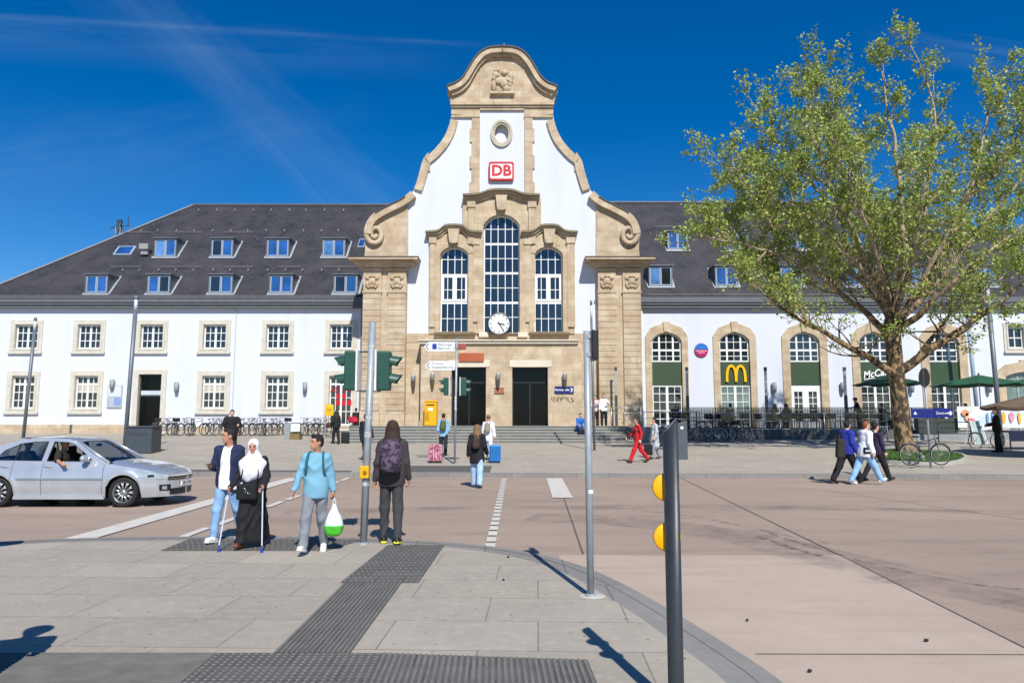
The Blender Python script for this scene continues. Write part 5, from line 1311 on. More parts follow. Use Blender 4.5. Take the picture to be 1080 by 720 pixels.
# --- mid distance
per5 = person('woman with long fair hair, black jacket and pale jeans crossing the road', rd(503, 514, RZ), -6, 1.64, top='#16161a', jacket='only', topfit=.035, toplen=-.26, legs='#9dbcd8', legfit=.028, shoes='#3a4250', hair=hair_l, hairstyle='long', ll=(12, 6), rl=(-12, 8), la=(-8, 10, 20, 0), ra=(6, 10, 30, 0), h=.018, female=True)
o = backpack('brown leather backpack on the woman in the black jacket', per5, '#3b2a25', '#2c1f1c', (.11, .07, .15), h=.018)
pp = foot(465, 481); per6 = person('person in light blue shirt and dark shorts pulling a pink suitcase', pp+Vector((.05, .45, .02)), 0, 1.7, top='#86b2cc', sleeve=.7, toplen=-.16, legs='#22252c', hair=hair_b, ll=(10, 4), rl=(-10, 8), la=(-10, 8, 10, 0), ra=(5, 8, 10, 0), h=.02)
backpack('olive green backpack on the person in light blue shirt', per6, '#4d5a32', '#3b4628', (.13, .08, .2), h=.02)
pk = foot(459, 488); suitcase('pink patterned wheeled suitcase pulled towards the steps', pk, 0, .5, .3, .62, 'pink_print', hl=.3, tilt=-8)
pp = foot(516, 486); per7 = person('woman with fair tied-up hair and white top pulling a blue suitcase', pp+Vector((-.05, .5, .02)), -10, 1.68, top='#dfe3ea', toplen=-.2, topfit=.03, legs='#cfd6de', hair=hair_l, hairstyle='bun', ll=(8, 4), rl=(-8, 8), la=(0, 8, 10, 0), ra=(-14, 12, 10, 0), h=.02, female=True)
backpack('beige backpack on the woman in the white top', per7, '#8f8468', '#6f664e', (.12, .07, .17), h=.02)
pk = foot(522, 488); suitcase('bright blue wheeled suitcase behind the woman in the white top', pk, 0, .42, .28, .6, M('case_blue', '#0d6fb8', .35), hl=.35, tilt=-6)
person('person in navy coat walking behind the near traffic light pole', foot(385, 486), -20, 1.76, top='#1c1e2c', jacket='only', topfit=.03, toplen=-.2, legs='#4a4238', hair=hair_d, ll=(16, 4), rl=(-16, 10), h=.022)
w9 = person('woman with long dark hair in black clothes standing beside the yellow sign', foot(354, 468), 40, 1.66, top='#17171b', topfit=.03, legs='#15151a', hair=hair_b, hairstyle='long', ll=(8, 2), rl=(-8, 4), la=(-20, 12, 60, 0), ra=(0, 8, 20, 0), h=.024, female=True)
suitcase('small black wheeled suitcase beside the woman in black by the yellow sign', foot(364, 467.5), 20, .42, .26, .55, black, hl=.4)
o = blob('shoulder_bag', [('e', (0, 0, 0), (.2, .1, .14))], cloth('#4a2c22'), None, .02, k=.01); tag(o, 'dark brown shoulder bag at the hip of the woman in black by the yellow sign', 'bag'); q = foot(354, 468); o.location = q+Vector((-.34, .0, .95))
b = MB(); b.tube([(-.1, 0, .1), (.05, 0, .34), (.24, 0, .48)], .015, 5); b.build('strap', cloth('#2c1b16'), o, world=False)
pk = foot(243, 481); person('man in black pullover standing in front of the bicycle row', pk, 200, 1.78, top='#101114', topfit=.035, legs='#15161a', hair=hair_d, skin=skin_b, la=(10, 20, 80, 30), ra=(10, 20, 60, 20), h=.024, sx=1.15)
# seated on the steps, standing on the steps
sp = at(612, 455, 39.2); person('person in bright blue t-shirt sitting on the station steps', (sp.x, 39.5, 0), 195, 1.7, top='#1463b5', sleeve=.7, legs='#2a3040', hair=hair_d, skin=skin_b, seat=1.13+.1, ll=(72, 88), rl=(78, 92), la=(30, 10, 40, 10), ra=(30, 10, 40, 10), lean=12, h=.024)
person('person in white shirt and black trousers standing on the top step by the railing', (at(637, 449, 40.3).x, 40.3, 1.43), 175, 1.75, top='#e2e2e4', legs='#141418', hair=hair_d, skin=skin_b, la=(20, 20, 95, 40), ra=(0, 8, 15, 0), h=.024)
person('person in pale pink top standing on the top step half hidden by the pole', (at(628, 449, 40.7).x, 40.7, 1.43), 160, 1.7, top='#cfb5b5', legs='#3a3030', hair=hair_b, skin=skin_b, la=(20, 10, 95, 40), ra=(10, 8, 65, 0), h=.024)
wr_ = person('woman in red tracksuit with sunglasses striding to the left', foot(673, 488), 95, 1.68, top='#b81822', legs='#c01420', legfit=.02, shoes='#111114', hair=hair_b, hairstyle='bob', ll=(24, 2), rl=(-22, 16), la=(-18, 12, 30, 0), ra=(20, 10, 30, 0), h=.018, female=True, skin=skin_b)
o = blob('waistcoat', [('e', tuple(wr_['T'](0, -.02, .33)), (.185, .12, .2)), ('s', wr_['T'](.17, 0, .48), wr_['T'](.2, 0, .24), .075, .07)], cloth('#15151a'), wr_['body'], .018, k=.03)
o = blob('tote_bag', [('b', (0, 0, 0), (.05, .16, .15), .04)], cloth('#3f241c'), None, .02, k=.01); tag(o, 'dark brown shoulder bag of the woman in red', 'bag'); q = foot(666, 488); o.location = q+Vector((-.06, .25, 1.0))
b = MB(); b.tube([(0, -.1, .12), (.05, 0, .4), (0, .1, .12)], .012, 5); b.build('strap', cloth('#2c1b16'), o, world=False)
wg = person('woman in grey patterned coat carrying a dark bag beside the woman in red', foot(691, 484), 100, 1.6, top=None, legs='#8b8d92', shoes='#222226', hair=hair_d, hairstyle='bob', ll=(14, 2), rl=(-12, 10), h=.018, female=True, skin=skin_b)
T = wg['T']; blob('coat', [('e', tuple(T(0, 0, .33)), (.19, .14, .22)), ('s', T(0, 0, .2), T(0, 0, -.35), .15, .2), ('s', T(.17, 0, .48), T(.2, -.02, .2), .075, .07), ('s', T(.2, -.02, .2), T(.21, .06, -.02), .07, .055), ('s', T(-.17, 0, .48), T(-.2, -.02, .2), .075, .07), ('s', T(-.2, -.02, .2), T(-.21, .06, -.02), .07, .055)], 'grey_print', wg['body'], .018, k=.04, folds=.004)
o = blob('handbag', [('b', (0, 0, 0), (.16, .06, .2), .03)], cloth('#121216'), None, .02, k=.01); tag(o, 'black bag hanging from the hand of the woman in the grey coat', 'handbag'); q = foot(684, 486); o.location = q+Vector((0, .0, .42))
b = MB(); b.tube([(-.08, 0, .18), (0, 0, .4), (.08, 0, .18)], .012, 5); b.build('handle', cloth('#0e0e10'), o, world=False)
# pair and third at the right
m17 = person('man in royal blue jacket and black trousers walking right', rd(894, 510, RZ), -72, 1.78, top='#1c2f94', topfit=.04, toplen=-.1, legs='#121216', legfit=.03, hair=hair_d, ll=(-22, 10), rl=(26, 4), la=(30, 10, 70, 10), ra=(-6, 10, 30, 0), h=.016, lean=6, skin=skin_b, yaw=20)
o = blob('shoulder_bag', [('b', (0, 0, 0), (.12, .1, .27), .06)], cloth('#2c2724'), None, .02, k=.01); tag(o, 'large dark bag carried in front of the man in the royal blue jacket', 'bag'); q = rd(887, 511, RZ); o.location = q+Vector((.0, -.08, 1.0)); o.rotation_euler = (0, R(5), 0)
b = MB(); b.tube([(0, -.06, .26), (.06, 0, .5), (0, .06, .26)], .014, 5); b.build('strap', black, o, world=False)
m18 = person('person in white hooded jacket and light blue jeans walking right', rd(913, 511, RZ), -80, 1.76, top='#e4e6ea', topfit=.04, toplen=-.16, hood=True, legs='#8db4dc', legfit=.026, shoes='#d6dade', hair=M('hair_ginger', '#7d4a2a', .6), ll=(-20, 8), rl=(30, 4), la=(10, 10, 20, 0), ra=(-8, 10, 20, 0), h=.016, lean=8, skin=skin_b)
o = blob('hip_bag', [('b', (0, 0, 0), (.13, .06, .09), .03)], cloth('#1c2233'), None, .018, k=.01); tag(o, 'small dark bag with a white stripe on the hip of the person in white', 'bag'); o.location = m18['W'](V3(.2, 0, .96)); b = MB(); b.box(-.12, .12, -.068, -.056, -.02, .01); b.build('stripe', wpaint, o, world=False)
person('person in dark purple top and black trousers walking just behind the white hoodie', rd(926, 507, RZ), -75, 1.72, top='#2c1f3f', legs='#15151a', hair=hair_d, ll=(-24, 10), rl=(24, 4), h=.02, skin=skin_b)
# right edge
m21 = person('person in black standing beside the brown parasol', foot(1053, 477), 60, 1.72, top='#101012', topfit=.035, legs='#131316', hair=hair_d, hairstyle='short', ll=(4, 2), rl=(-6, 4), la=(10, 10, 70, 20), ra=(10, 10, 60, 10), h=.022, skin=skin_b)
# terrace guests
def guest(u, vtop, label, **kw):
    Yg = kw.pop('Y', 39.5); p = at(u, vtop, Yg); return person(label, (p.x, Yg, 0), kw.pop('rz', 180), 1.7, seat=TZ+.47, ll=(85, 80), rl=(85, 85), la=(30, 10, 60, 10), ra=(30, 10, 60, 10), h=.028, skin=skin_b, **kw)
guest(770, 424, 'guest in dark jacket sitting on the terrace under the M sign', top='#22242a', legs='#1a1a1e', hair=hair_d, rz=30)
guest(817, 424, 'guest with long brown hair sitting left of the double doors', top='#6b6450', legs='#2a2a2e', hair=hair_b, hairstyle='long', rz=10, female=True)
guest(829, 424, 'guest with long black hair sitting in front of the double doors', top='#4a4334', legs='#2a2a2e', hair=hair_d, hairstyle='long', rz=-10, female=True)
person('person in black cap and dark jacket standing on the terrace left of the tree', (at(906, 430, 40).x, 40, TZ), 80, 1.72, top='#14151a', legs='#15151a', hat='#101014', skin=skin_b, h=.028, lean=14, la=(40, 10, 40, 0))
guest(930, 426, 'guest in dark red top sitting on the terrace beside the tree trunk', top='#4a2024', legs='#2a2a2e', hair=hair_b, rz=200)
guest(712, 430, 'guest in brown jacket sitting at the left end of the terrace', top='#5a4034', legs='#2a2a2e', hair=hair_b, rz=150)
guest(1018, 424, 'guest with brown hair sitting behind the painted banner', top='#b0a8a0', legs='#2a2a2e', hair=hair_b, rz=100, Y=39)
# ============================================================ STREET OBJECTS
# ---- bicycles
def bicycle(label, col, loc=(0, 0, 0), rz=0, group=None, detail=14, basket=False, sides=6):
    t = thing('bicycle', label, 'bicycle', loc, rz, group); m = M('bike_'+col.strip('#'), col, .4); r = .335
    for x in (-.52, .52):
        b = MB(); b.tube([(x+r*cos(a), 0, r+.012+r*sin(a)) for a in [2*pi*i/24 for i in range(24)]], .019, sides, closed=True); w = b.build('wheel', rubber, t, True, world=False)
        b = MB(); b.tube([(x+(r-.025)*cos(a), 0, r+.012+(r-.025)*sin(a)) for a in [2*pi*i/24 for i in range(24)]], .009, 4, closed=True); b.bar((x, -.04, r+.012), (x, .04, r+.012), .02, 6)
        for i in range(detail): a = 2*pi*i/detail; b.bar((x, .02*(-1)**i, r+.012), (x+(r-.03)*cos(a), 0, r+.012+(r-.03)*sin(a)), .0022, 3)
        b.build('rim', steel, w, world=False)
        b = MB(); b.tube([(x+(r+.035)*cos(a), 0, r+.012+(r+.035)*sin(a)) for a in [R(20+i*16) for i in range(9)]], .014, 4); b.build('mudguard', black, t, world=False)
    b = MB(); bb = (-.1, 0, .29); st = (-.24, 0, .8); hd0 = (.36, 0, .86); hd1 = (.4, 0, .7)
    for a, c, q in ((bb, st, .016), (bb, hd1, .018), ((-.22, 0, .74), hd0, .016), ((-.52, 0, .347), bb, .011), ((-.52, 0, .347), (-.22, 0, .72), .009), (hd0, hd1, .019), (hd1, (.52, 0, .347), .013)): b.bar(a, c, q, sides)
    b.build('frame', m, t, True, world=False)
    b = MB(); b.bar(hd0, (.34, 0, .98), .012, 5); b.tube([(.22, -.29, .99), (.32, -.2, 1.02), (.37, 0, 1.0), (.32, .2, 1.02), (.22, .29, .99)], .011, 5); b.ell((.43, 0, .88), (.04, .035, .035), 6, 5); b.build('handlebar', black, t, world=False)
    b = MB(); b.bar(st, (-.27, 0, .9), .011, 5); b.ell((-.29, 0, .93), (.14, .075, .035), 8, 5); b.build('saddle', black, t, True, world=False)
    b = MB(); b.bar((bb[0], -.05, bb[2]), (bb[0], .05, bb[2]), .045, 10); b.bar((-.1, .07, .29), (.02, .07, .18), .009, 4); b.bar((-.1, -.07, .29), (-.22, -.07, .4), .009, 4); b.box(-.02, .06, .07, .15, .17, .19); b.box(-.26, -.18, -.15, -.07, .39, .41); b.build('crank', steel, t, world=False)
    b = MB(); 
    for y in (-.05, 0, .05): b.bar((-.3, y, .73), (-.68, y, .73), .006, 4)
    b.bar((-.62, -.05, .73), (-.52, -.04, .36), .005, 4); b.bar((-.62, .05, .73), (-.52, .04, .36), .005, 4); b.build('luggage_rack', steel, t, world=False)
    if basket:
        b = MB(); b.box(.42, .7, -.16, .16, .8, 1.0); b.build('basket', M('basket_dark', '#2a2723', .8), t, bevel=.01, world=False)
    return t
names = ['first', 'second', 'third', 'fourth', 'fifth', 'sixth', 'seventh', 'eighth', 'ninth', 'tenth', 'eleventh', 'twelfth', 'thirteenth', 'fourteenth', 'fifteenth', 'sixteenth', 'seventeenth', 'eighteenth', 'nineteenth', 'twentieth', 'twenty-first', 'twenty-second', 'twenty-third', 'twenty-fourth', 'twenty-fifth']
cols = {'#1a1b1d': 'black', '#23314f': 'dark blue', '#5c6166': 'grey', '#3a2a24': 'dark brown', '#8c9196': 'silver'}
protos = {c: bicycle('x', c, basket=(c == '#3a2a24')) for c in cols}
for t in protos.values(): KID[t.name] = kids(t); [KID.__setitem__(k.name, kids(k)) for k in KID[t.name]]
rb_ = random.Random(21); used_c = set(); ck_ = list(cols)
def put_bike(p, rz, label, group, c):
    if c not in used_c: o = protos[c]; used_c.add(c)
    else: o = copy_tree(protos[c])
    o.location = p; o.rotation_euler = (R(rb_.uniform(-5, 5)), 0, rz); o['label'] = label; o['group'] = group; o['category'] = 'bicycle'
    return o
i = 0; rackx = []
for u in (166, 172, 178, 184, 190, 196, 202, 207, 222, 228, 235, 253, 259, 265, 271, 277, 283, 289, 295, 301, 321, 327, 333, 339, 346):
    Yb = 42.3+rb_.uniform(-.3, .3); q = at(u, 457, Yb); z = H(q.x, Yb); c = ck_[rb_.choice([0, 0, 0, 1, 2, 2, 3, 4])]
    put_bike((q.x, Yb, z), R(90+rb_.choice([-1, 1])*rb_.uniform(8, 34)), '%s bicycle from the left, %s, in the row along the left wing' % (names[i], cols[c]), 'bicycles parked along the left wing', c); rackx.append((q.x, Yb, z)); i += 1
grp_r = 'bicycles parked below the terrace'; i = 0
for u in (741, 749, 757, 765, 773, 781, 704, 712):
    Yb = 35.6+rb_.uniform(-.2, .2); q = at(u, 460, Yb); c = ck_[rb_.choice([0, 0, 3, 2])]
    put_bike((q.x, Yb, H(q.x, Yb)), R(rb_.uniform(-60, 60)), '%s bicycle %s, %s, below the terrace' % (names[i] if i < 6 else names[i-6], 'from the left of the shaded cluster' if i < 6 else 'behind the slanted grey stele', cols[c]), grp_r, c); i += 1
for c in cols:
    if c not in used_c:
        for ch in kids(protos[c]):
            for g_ in kids(ch): bpy.data.objects.remove(g_)
            bpy.data.objects.remove(ch)
        bpy.data.objects.remove(protos[c])
q = gH(982, 487); b_ = bicycle('dark city bicycle locked to the sign pole on the grass in front of the tree', '#1c2024', (FX(976, 485, 24.0), 24.0, H(11, 24.0)+.11), R(2), None, 22)
q = gH(1051, 474); bicycle('silver bicycle parked behind the person in black near the brown parasol', '#8c9196', (q.x, q.y+.6, q.z), R(8), None)
# bike racks (hoops)
def hoop(p, rz, label, group):
    b = MB(); b.tube([(0, 0, -.1), (0, 0, .7), (.06, 0, .78), (.5, 0, .78), (.56, 0, .7), (.56, 0, -.1)], .022, 6); o = b.build('bicycle_stand', steel, None, True); tag(o, label, 'bicycle stand', group); o.location = p; o.rotation_euler = (0, 0, rz); return o
for k, u in enumerate((176, 193, 230, 259, 277, 294, 325, 341)):
    q = at(u, 457, 42.6); hoop((q.x, 42.6, H(q.x, 42.6)), R(90), '%s tubular stand from the left in the left wing bicycle row' % names[k], 'bicycle stands along the left wing')

# ---- poles, lights, signs
def pole_thing(name, label, cat, p, h, r, m, lx=0, ly=0, base=True, r2=None):
    t = thing(name, label, cat, p); b = MB(); b.bar((0, 0, -.1), (lx*h, ly*h, h), r, 14, r2); b.build('pole', m, t, True, world=False)
    if base: b = MB(); b.lathe([(r*1.6, 0), (r*1.5, .02), (r*1.05, .03)], (0, 0, 0), 14); b.build('base_flange', m, t, world=False)
    return t
def signal_head(t, x, z, side, s=1.0, y=0, name='signal_head'):
    """two-aspect housing facing sideways (side=-1 left, +1 right)"""
    b = MB(); w = .18*s; hh = .285*s; b.box(x-w/2, x+w/2, y-.12*s, y+.12*s, z-hh, z+hh)
    hd_ = b.build(name, green_sig, t, bevel=.02*s, world=False)
    for dz in (.13*s, -.13*s):
        b = MB(); xs_ = x+side*w/2; L = .17*s; r_ = .095*s; vs = []; n_ = 12
        for k in range(n_+1):
            a = R(-25+230*k/n_)
            for rr in (r_, r_-.008): vs.append((xs_, y+rr*cos(a), z+dz+rr*sin(a)))
            for rr in (r_*.93, r_*.93-.008): vs.append((xs_+side*L*(.55+.45*max(0, sin(a))), y+rr*cos(a), z+dz+rr*sin(a)-.02*s))
        fs = []
        for k in range(n_):
            o = 4*k; fs += [(o, o+2, o+6, o+4), (o+1, o+5, o+7, o+3), (o+2, o+3, o+7, o+6)]
        b.add(vs, fs); b.build('visor', green_sig, hd_, world=False)
        b = MB(); b.lathe([(.085*s, 0), (.07*s, .015*side)], (xs_, y, z+dz), 14, 'x'); b.build('lens', M('lens_dark', '#10201c', .2), hd_, world=False)
    b = MB(); xx = x-side*(w/2+.012*s); b.box(xx-.012*s, xx+.012*s, y-.17*s, y+.17*s, z-hh-.01, z+hh+.01); b.build('backboard', wpaint, hd_, world=False)
q = gp(383, 573.5, 0); lean_ = 7/243*.95
t = pole_thing('traffic_light', 'grey traffic light pole with two green signal heads and yellow push button box, nearest', 'traffic light', q, 3.18, .052, galv, .022)
zc_ = FZ(391, q.y)
xo = q.x*0+.03+.05
signal_head(t, FX(371, 391, q.y)-q.x, zc_, -1); signal_head(t, FX(405.5, 391, q.y)-q.x, zc_, 1)
b = MB(); xa, xb = FX(376, 391, q.y)-q.x, FX(402, 391, q.y)-q.x
for v in (371, 412): z = FZ(v, q.y); b = MB(); b.bar((xa, 0, z), (xb, 0, z), .014, 6); b.build('bracket', dgrey, t, world=False)
b = MB(); b.box(FX(393, 0+391, q.y)-q.x, FX(399, 391, q.y)-q.x, .05, .2, zc_-.1, zc_+.07); b.build('rear_signal', black, t, world=False)
b = MB(); zz = FZ(497.5, q.y); b.box(-.055, .075, -.09, .03, zz-.085, zz+.09); pb = b.build('push_button_box', yellow, t, bevel=.012, world=False); b = MB(); b.lathe([(.03, -.1), (.026, -.108)], (.02, 0, zz), 12, 'y'); b.build('button', M('button_dark', '#8a6a00', .4), pb, world=False)
b = MB(); 
for v, hh in ((510, .05), (458, .08), (440, .04), (365, .05)): zz = FZ(v, q.y); b.lathe([(.0535, -hh/2), (.0535, hh/2)], (zz*.022, 0, zz), 14, cap=False)
b.build('sticker', M('sticker_grey', '#b3b9b6', .6, 0, .4, 30), t, world=False)
# far traffic light with direction signs
q = gH(479.5, 489.5); t = pole_thing('sign_pole', 'thin grey pole by the far kerb carrying two white arrow signs and two small signals', 'sign pole', q, FZ(357, q.y)-q.z, .04, galv, .01)
s0 = -q.z; Z = lambda v: FZ(v, q.y)-q.z; Xq = lambda u, v=400: FX(u, v, q.y)-q.x
signal_head(t, Xq(471), Z(407.5), -1, 1.12); signal_head(t, Xq(489), Z(407.5), 1, 1.12)
b = MB(); b.bar((Xq(468), 0, Z(399)), (Xq(492), 0, Z(399)), .014, 5); b.bar((Xq(468), 0, Z(416)), (Xq(492), 0, Z(416)), .014, 5); b.box(Xq(480.5), Xq(484.5), .05, .2, Z(412), Z(403)); b.build('bracket', black, t, world=False)
def arrow_sign(v, u0, u1, lines, logo=False):
    x0, x1, z0, z1 = Xq(u0, v), Xq(u1, v), Z(v+4.8), Z(v-4.8); zc = (z0+z1)/2
    b = MB(); b.prism([(x0, zc), (x0+.16, z0), (x1, z0), (x1, z1), (x0+.16, z1)], -.075, -.045); s_ = b.build('arrow_sign', M('sign_white', '#dfe3e4', .4), t, world=False)
    b = MB(); 
    for sg in (-1, 1): b.add([(x0+.05, -.078, zc), (x0+.16, -.078, zc+sg*.12), (x0+.2, -.078, zc+sg*.12), (x0+.09, -.078, zc)], [(0, 1, 2, 3)])
    b.build('arrow', M('sign_ink', '#3a4350', .5), s_, world=False)
    for i_, l in enumerate(lines): text_mesh(l, .125, M('sign_ink', '#3a4350', .5), s_, (x0+.5 if logo else x0+.26, -.08, zc+.065-.13*i_), 0, 'lettering', .001, 'LEFT', world=False)
    if logo: b = MB(); b.box(x0+.3, x0+.46, -.079, -.07, zc-.1, zc+.1); b.build('pictogram', M('picto_blue', '#1d3a94', .4), s_, world=False)
arrow_sign(365.5, 447.5, 480, ['Marburger', 'Zentrum   250 m'], True); arrow_sign(385.5, 448.5, 480, ['Fronhof', 'Elisabethkirche'])
b = MB(); b.box(Xq(483), Xq(491.5), -.05, -.02, Z(369), Z(362.5)); b.build('small_sign', M('dull_red', '#96453f', .6), t, world=False)
b = MB(); b.lathe([(.041, -.25), (.041, .25)], (.01*2, 0, Z(425)), 10, cap=False); b.build('sticker', M('sticker_white', '#d0d2d0', .6, 0, .3, 20), t, world=False)
# near thin pole with dark sign edge
q = gp(623, 628.5, 0); t = pole_thing('sign_pole', 'galvanised pole at the right kerb carrying a dark housing near its top', 'sign pole', q, FZ(349, q.y), .036, galv, -.004)
b = MB(); x0 = .037; b.add([(x0, -.03, FZ(378, q.y)), (x0+.075, .3, FZ(380, q.y)+.0), (x0+.075, .3, FZ(348, q.y)), (x0, -.03, FZ(350, q.y)), (x0+.02, -.035, FZ(378, q.y)), (x0+.095, .295, FZ(380, q.y)), (x0+.095, .295, FZ(348, q.y)), (x0+.02, -.035, FZ(350, q.y))], [(0, 1, 2, 3), (7, 6, 5, 4), (0, 3, 7, 4), (1, 5, 6, 2), (3, 2, 6, 7), (0, 4, 5, 1)]); b = MB(); b.box(.037, .105, -.06, .22, FZ(379, q.y), FZ(348, q.y)); b.build('signal_housing', black, t, bevel=.012, world=False)
b = MB()
for v in (355, 374): z = FZ(v, q.y); b.lathe([(.042, -.02), (.042, .02)], (0, 0, z), 12); b.box(0, .05, -.012, .012, z-.012, z+.012)
b.build('clamp', galv, t, world=False)
b = MB(); b.lathe([(.0375, -.02), (.0375, .02)], (0, 0, FZ(518, q.y)), 12, cap=False); b.build('sticker', wpaint, t, world=False)
b = MB(); b.lathe([(.13, .0), (.1, .006), (.04, .012)], (.02, .02, 0), 14); b.build('cement_collar', M('cement', '#b9b3a8', .9, 0, .15, 9), t, world=False)
# tube lamps
def tube_lamp(u, vb, vt, label, vl, r=.06, lean=0, Y=None, group='slim lamp posts with light tubes'):
    q = gH(u, vb) if Y is None else Vector((FX(u, vb, Y), Y, H(FX(u, vb, Y), Y)))
    hgt = FZ(vt, q.y)-q.z; zl = FZ(vl, q.y)-q.z; t = thing('street_lamp', label, 'street lamp', q, 0, group)
    b = MB(); b.bar((0, 0, -.1), (lean*zl, 0, zl), r, 14); b.lathe([(r*1.7, 0), (r*1.6, .03), (r, .035)], (0, 0, 0), 14); b.build('pole', dgrey_l, t, True, world=False)
    z2 = zl+(hgt-zl)*.75
    b = MB(); b.lathe([(r*.85, zl), (r*.85, z2)], (lean*zl, 0, 0), 12); b.build('light_tube', M('tube_glass', '#c8cfd4', .15), t, True, world=False)
    b = MB(); b.lathe([(r, z2), (r, hgt)], (lean*zl, 0, 0), 12); b.build('cap', dgrey_l, t, True, world=False); return t
dgrey_l = M('lamp_post_grey', '#6b737a', .45, .2, .1, 5)
tube_lamp(24.5, 462, 335, 'grey lamp post in front of the leftmost windows', 348, .085, .033)
tube_lamp(131, 478, 312, 'tall grey lamp post beside the dark container', 327, .085, .022, None)
tube_lamp(627, 475, 317, 'slender lamp post on the plaza behind the edge-on sign pole', 336, .055, -.012)
tube_lamp(1056.5, 470, 300, 'tall dark lamp post at the right behind the brown parasol', 318, .1, -.02)
q = thing('street_lamp', 'pale round tube post on the wall right of the terrace', 'street lamp', (FX(1032, 440, 44), 44, .8)); b = MB(); b.bar((0, 0, 0), (-.25, 0, FZ(335, 44)-.8), .12, 10); b.build('pole', M('pale_post', '#8fa0ad', .5), q, True, world=False); b = MB(); b.lathe([(.13, 0), (.1, .15)], (-.26, 0, FZ(335, 44)-.8), 10); b.build('cap', dgrey, q, world=False)
for u, l in ((724.5, 'first terrace light column, right of the leftmost arch'), (807.5, 'second terrace light column, left of the arched double doors'), (891, 'third terrace light column, left of the café sign'), (649.5, 'slim light column standing in front of the right stone pier')):
    Yc = 38.2 if u != 649.5 else 41.2; x = FX(u, 400, Yc); t = thing('light_column', l, 'lamp', (x, Yc, 1.2), 0, 'light columns along the terrace')
    zt = FZ(387, Yc)-1.2; b = MB(); b.box(-.07, .07, -.06, .06, 0, zt*.55); b.build('post', dgrey, t, world=False); b = MB(); b.box(-.055, .055, -.05, .05, zt*.55, zt*.94); b.build('light_tube', M('tube_grey', '#99a2a8', .25), t, world=False); b = MB(); b.box(-.07, .07, -.06, .06, zt*.94, zt); b.build('cap', dgrey, t, world=False)
# foreground bollard
t = thing('bollard', 'tall charcoal bollard with slanted top and two yellow reflector discs, closest to the viewer', 'bollard', (.995, 4.58, 0))
b = MB(); r_ = .048; n_ = 28; vs = [(r_*cos(2*pi*i/n_), r_*sin(2*pi*i/n_), 0) for i in range(n_)]; h0 = FZ(449, 4.58)
vs += [(x, y, h0+.045*(x/r_)) for x, y, _ in vs]; b.add(vs, [(i, (i+1) % n_, n_+(i+1) % n_, n_+i) for i in range(n_)]+[tuple(range(n_, 2*n_))])
b.build('post', M('charcoal_paint', '#33373b', .42, .1, .12, 14, .08, 90), t, False, world=False)
t_ = kids(t)[0]; t_.data.polygons.foreach_set('use_smooth', [True]*n_+[False])
b = MB(); b.add([(x*.86, y*.86, z+.0025) for x, y, z in vs[n_:]], [tuple(range(n_))]); b.build('top_plate', M('top_grey', '#8d9296', .4, .5), t, world=False)
for v in (514, 567):
    z = FZ(v, 4.58); b = MB(); b.lathe([(.0, -.006), (.08, -.006), (.087, 0), (.08, .012), (0, .014)], (-.026, .03, z), 28, 'y', cap=False)
    b.v = [(x, y, z_) for x, y, z_ in b.v]; d_ = b.build('reflector_disc', M('amber', '#f2b000', .35), t, True, world=False); b = MB(); b.lathe([(.0875, -.002), (.0875, .006)], (-.03, .03, z), 28, 'y', cap=False); b.build('disc_edge', M('disc_edge', '#7a6a40', .5), d_, True, world=False)
# stele behind the woman in grey
q = gH(718.5, 484.5); t = thing('info_stele', 'charcoal stele with slanted top and round white mark on the plaza', 'stele', q)
w_, hh = FX(725, 450, q.y)-FX(712, 450, q.y), FZ(444, q.y)-q.z; b = MB(); b.prism([(-w_/2, 0), (w_/2, 0), (w_/2, hh), (-w_/2, hh-.12)], -.1, .1); b.build('post', M('stele_grey', '#4c5358', .45), t, bevel=.01, world=False)
b = MB(); b.lathe([(.06, -.112), (.06, -.1)], (.03, 0, hh-.25), 14, 'y'); b.build('round_mark', wpaint, t, world=False)
# off-frame round sign that casts an oval shadow
t = pole_thing('round_traffic_sign', 'round sign on a pole beyond the left edge whose oval shadow reaches the kerb', 'traffic sign', (-6.8, 8.15, 0), 2.75, .03, galv)
b = MB(); b.lathe([(.3, -.01), (.3, .01)], (0, -.05, 2.5), 24, 'y'); b.build('sign_disc', wpaint, t, world=False)
# container
q = gH(145, 478.5); w_ = FX(159, 470, q.y)-FX(131.5, 470, q.y); hh = FZ(449, q.y)-q.z; t = thing('waste_container', 'large dark grey box container on the plaza behind the silver car', 'container', q, R(3))
b = MB(); b.box(-w_/2, w_/2, 0, w_*.9, 0, hh*.93); b.build('body', M('container_grey', '#3c454c', .5), t, bevel=.03, world=False); b = MB(); b.box(-w_/2-.03, w_/2+.03, -.03, w_*.9+.03, hh*.93+.002, hh); b.build('lid', M('container_lid', '#343c42', .5), t, bevel=.02, world=False)
b = MB(); b.box(-w_*.3, w_*.3, -.025, .01, hh*.7, hh*.78); b.build('handle', dgrey, t, world=False)
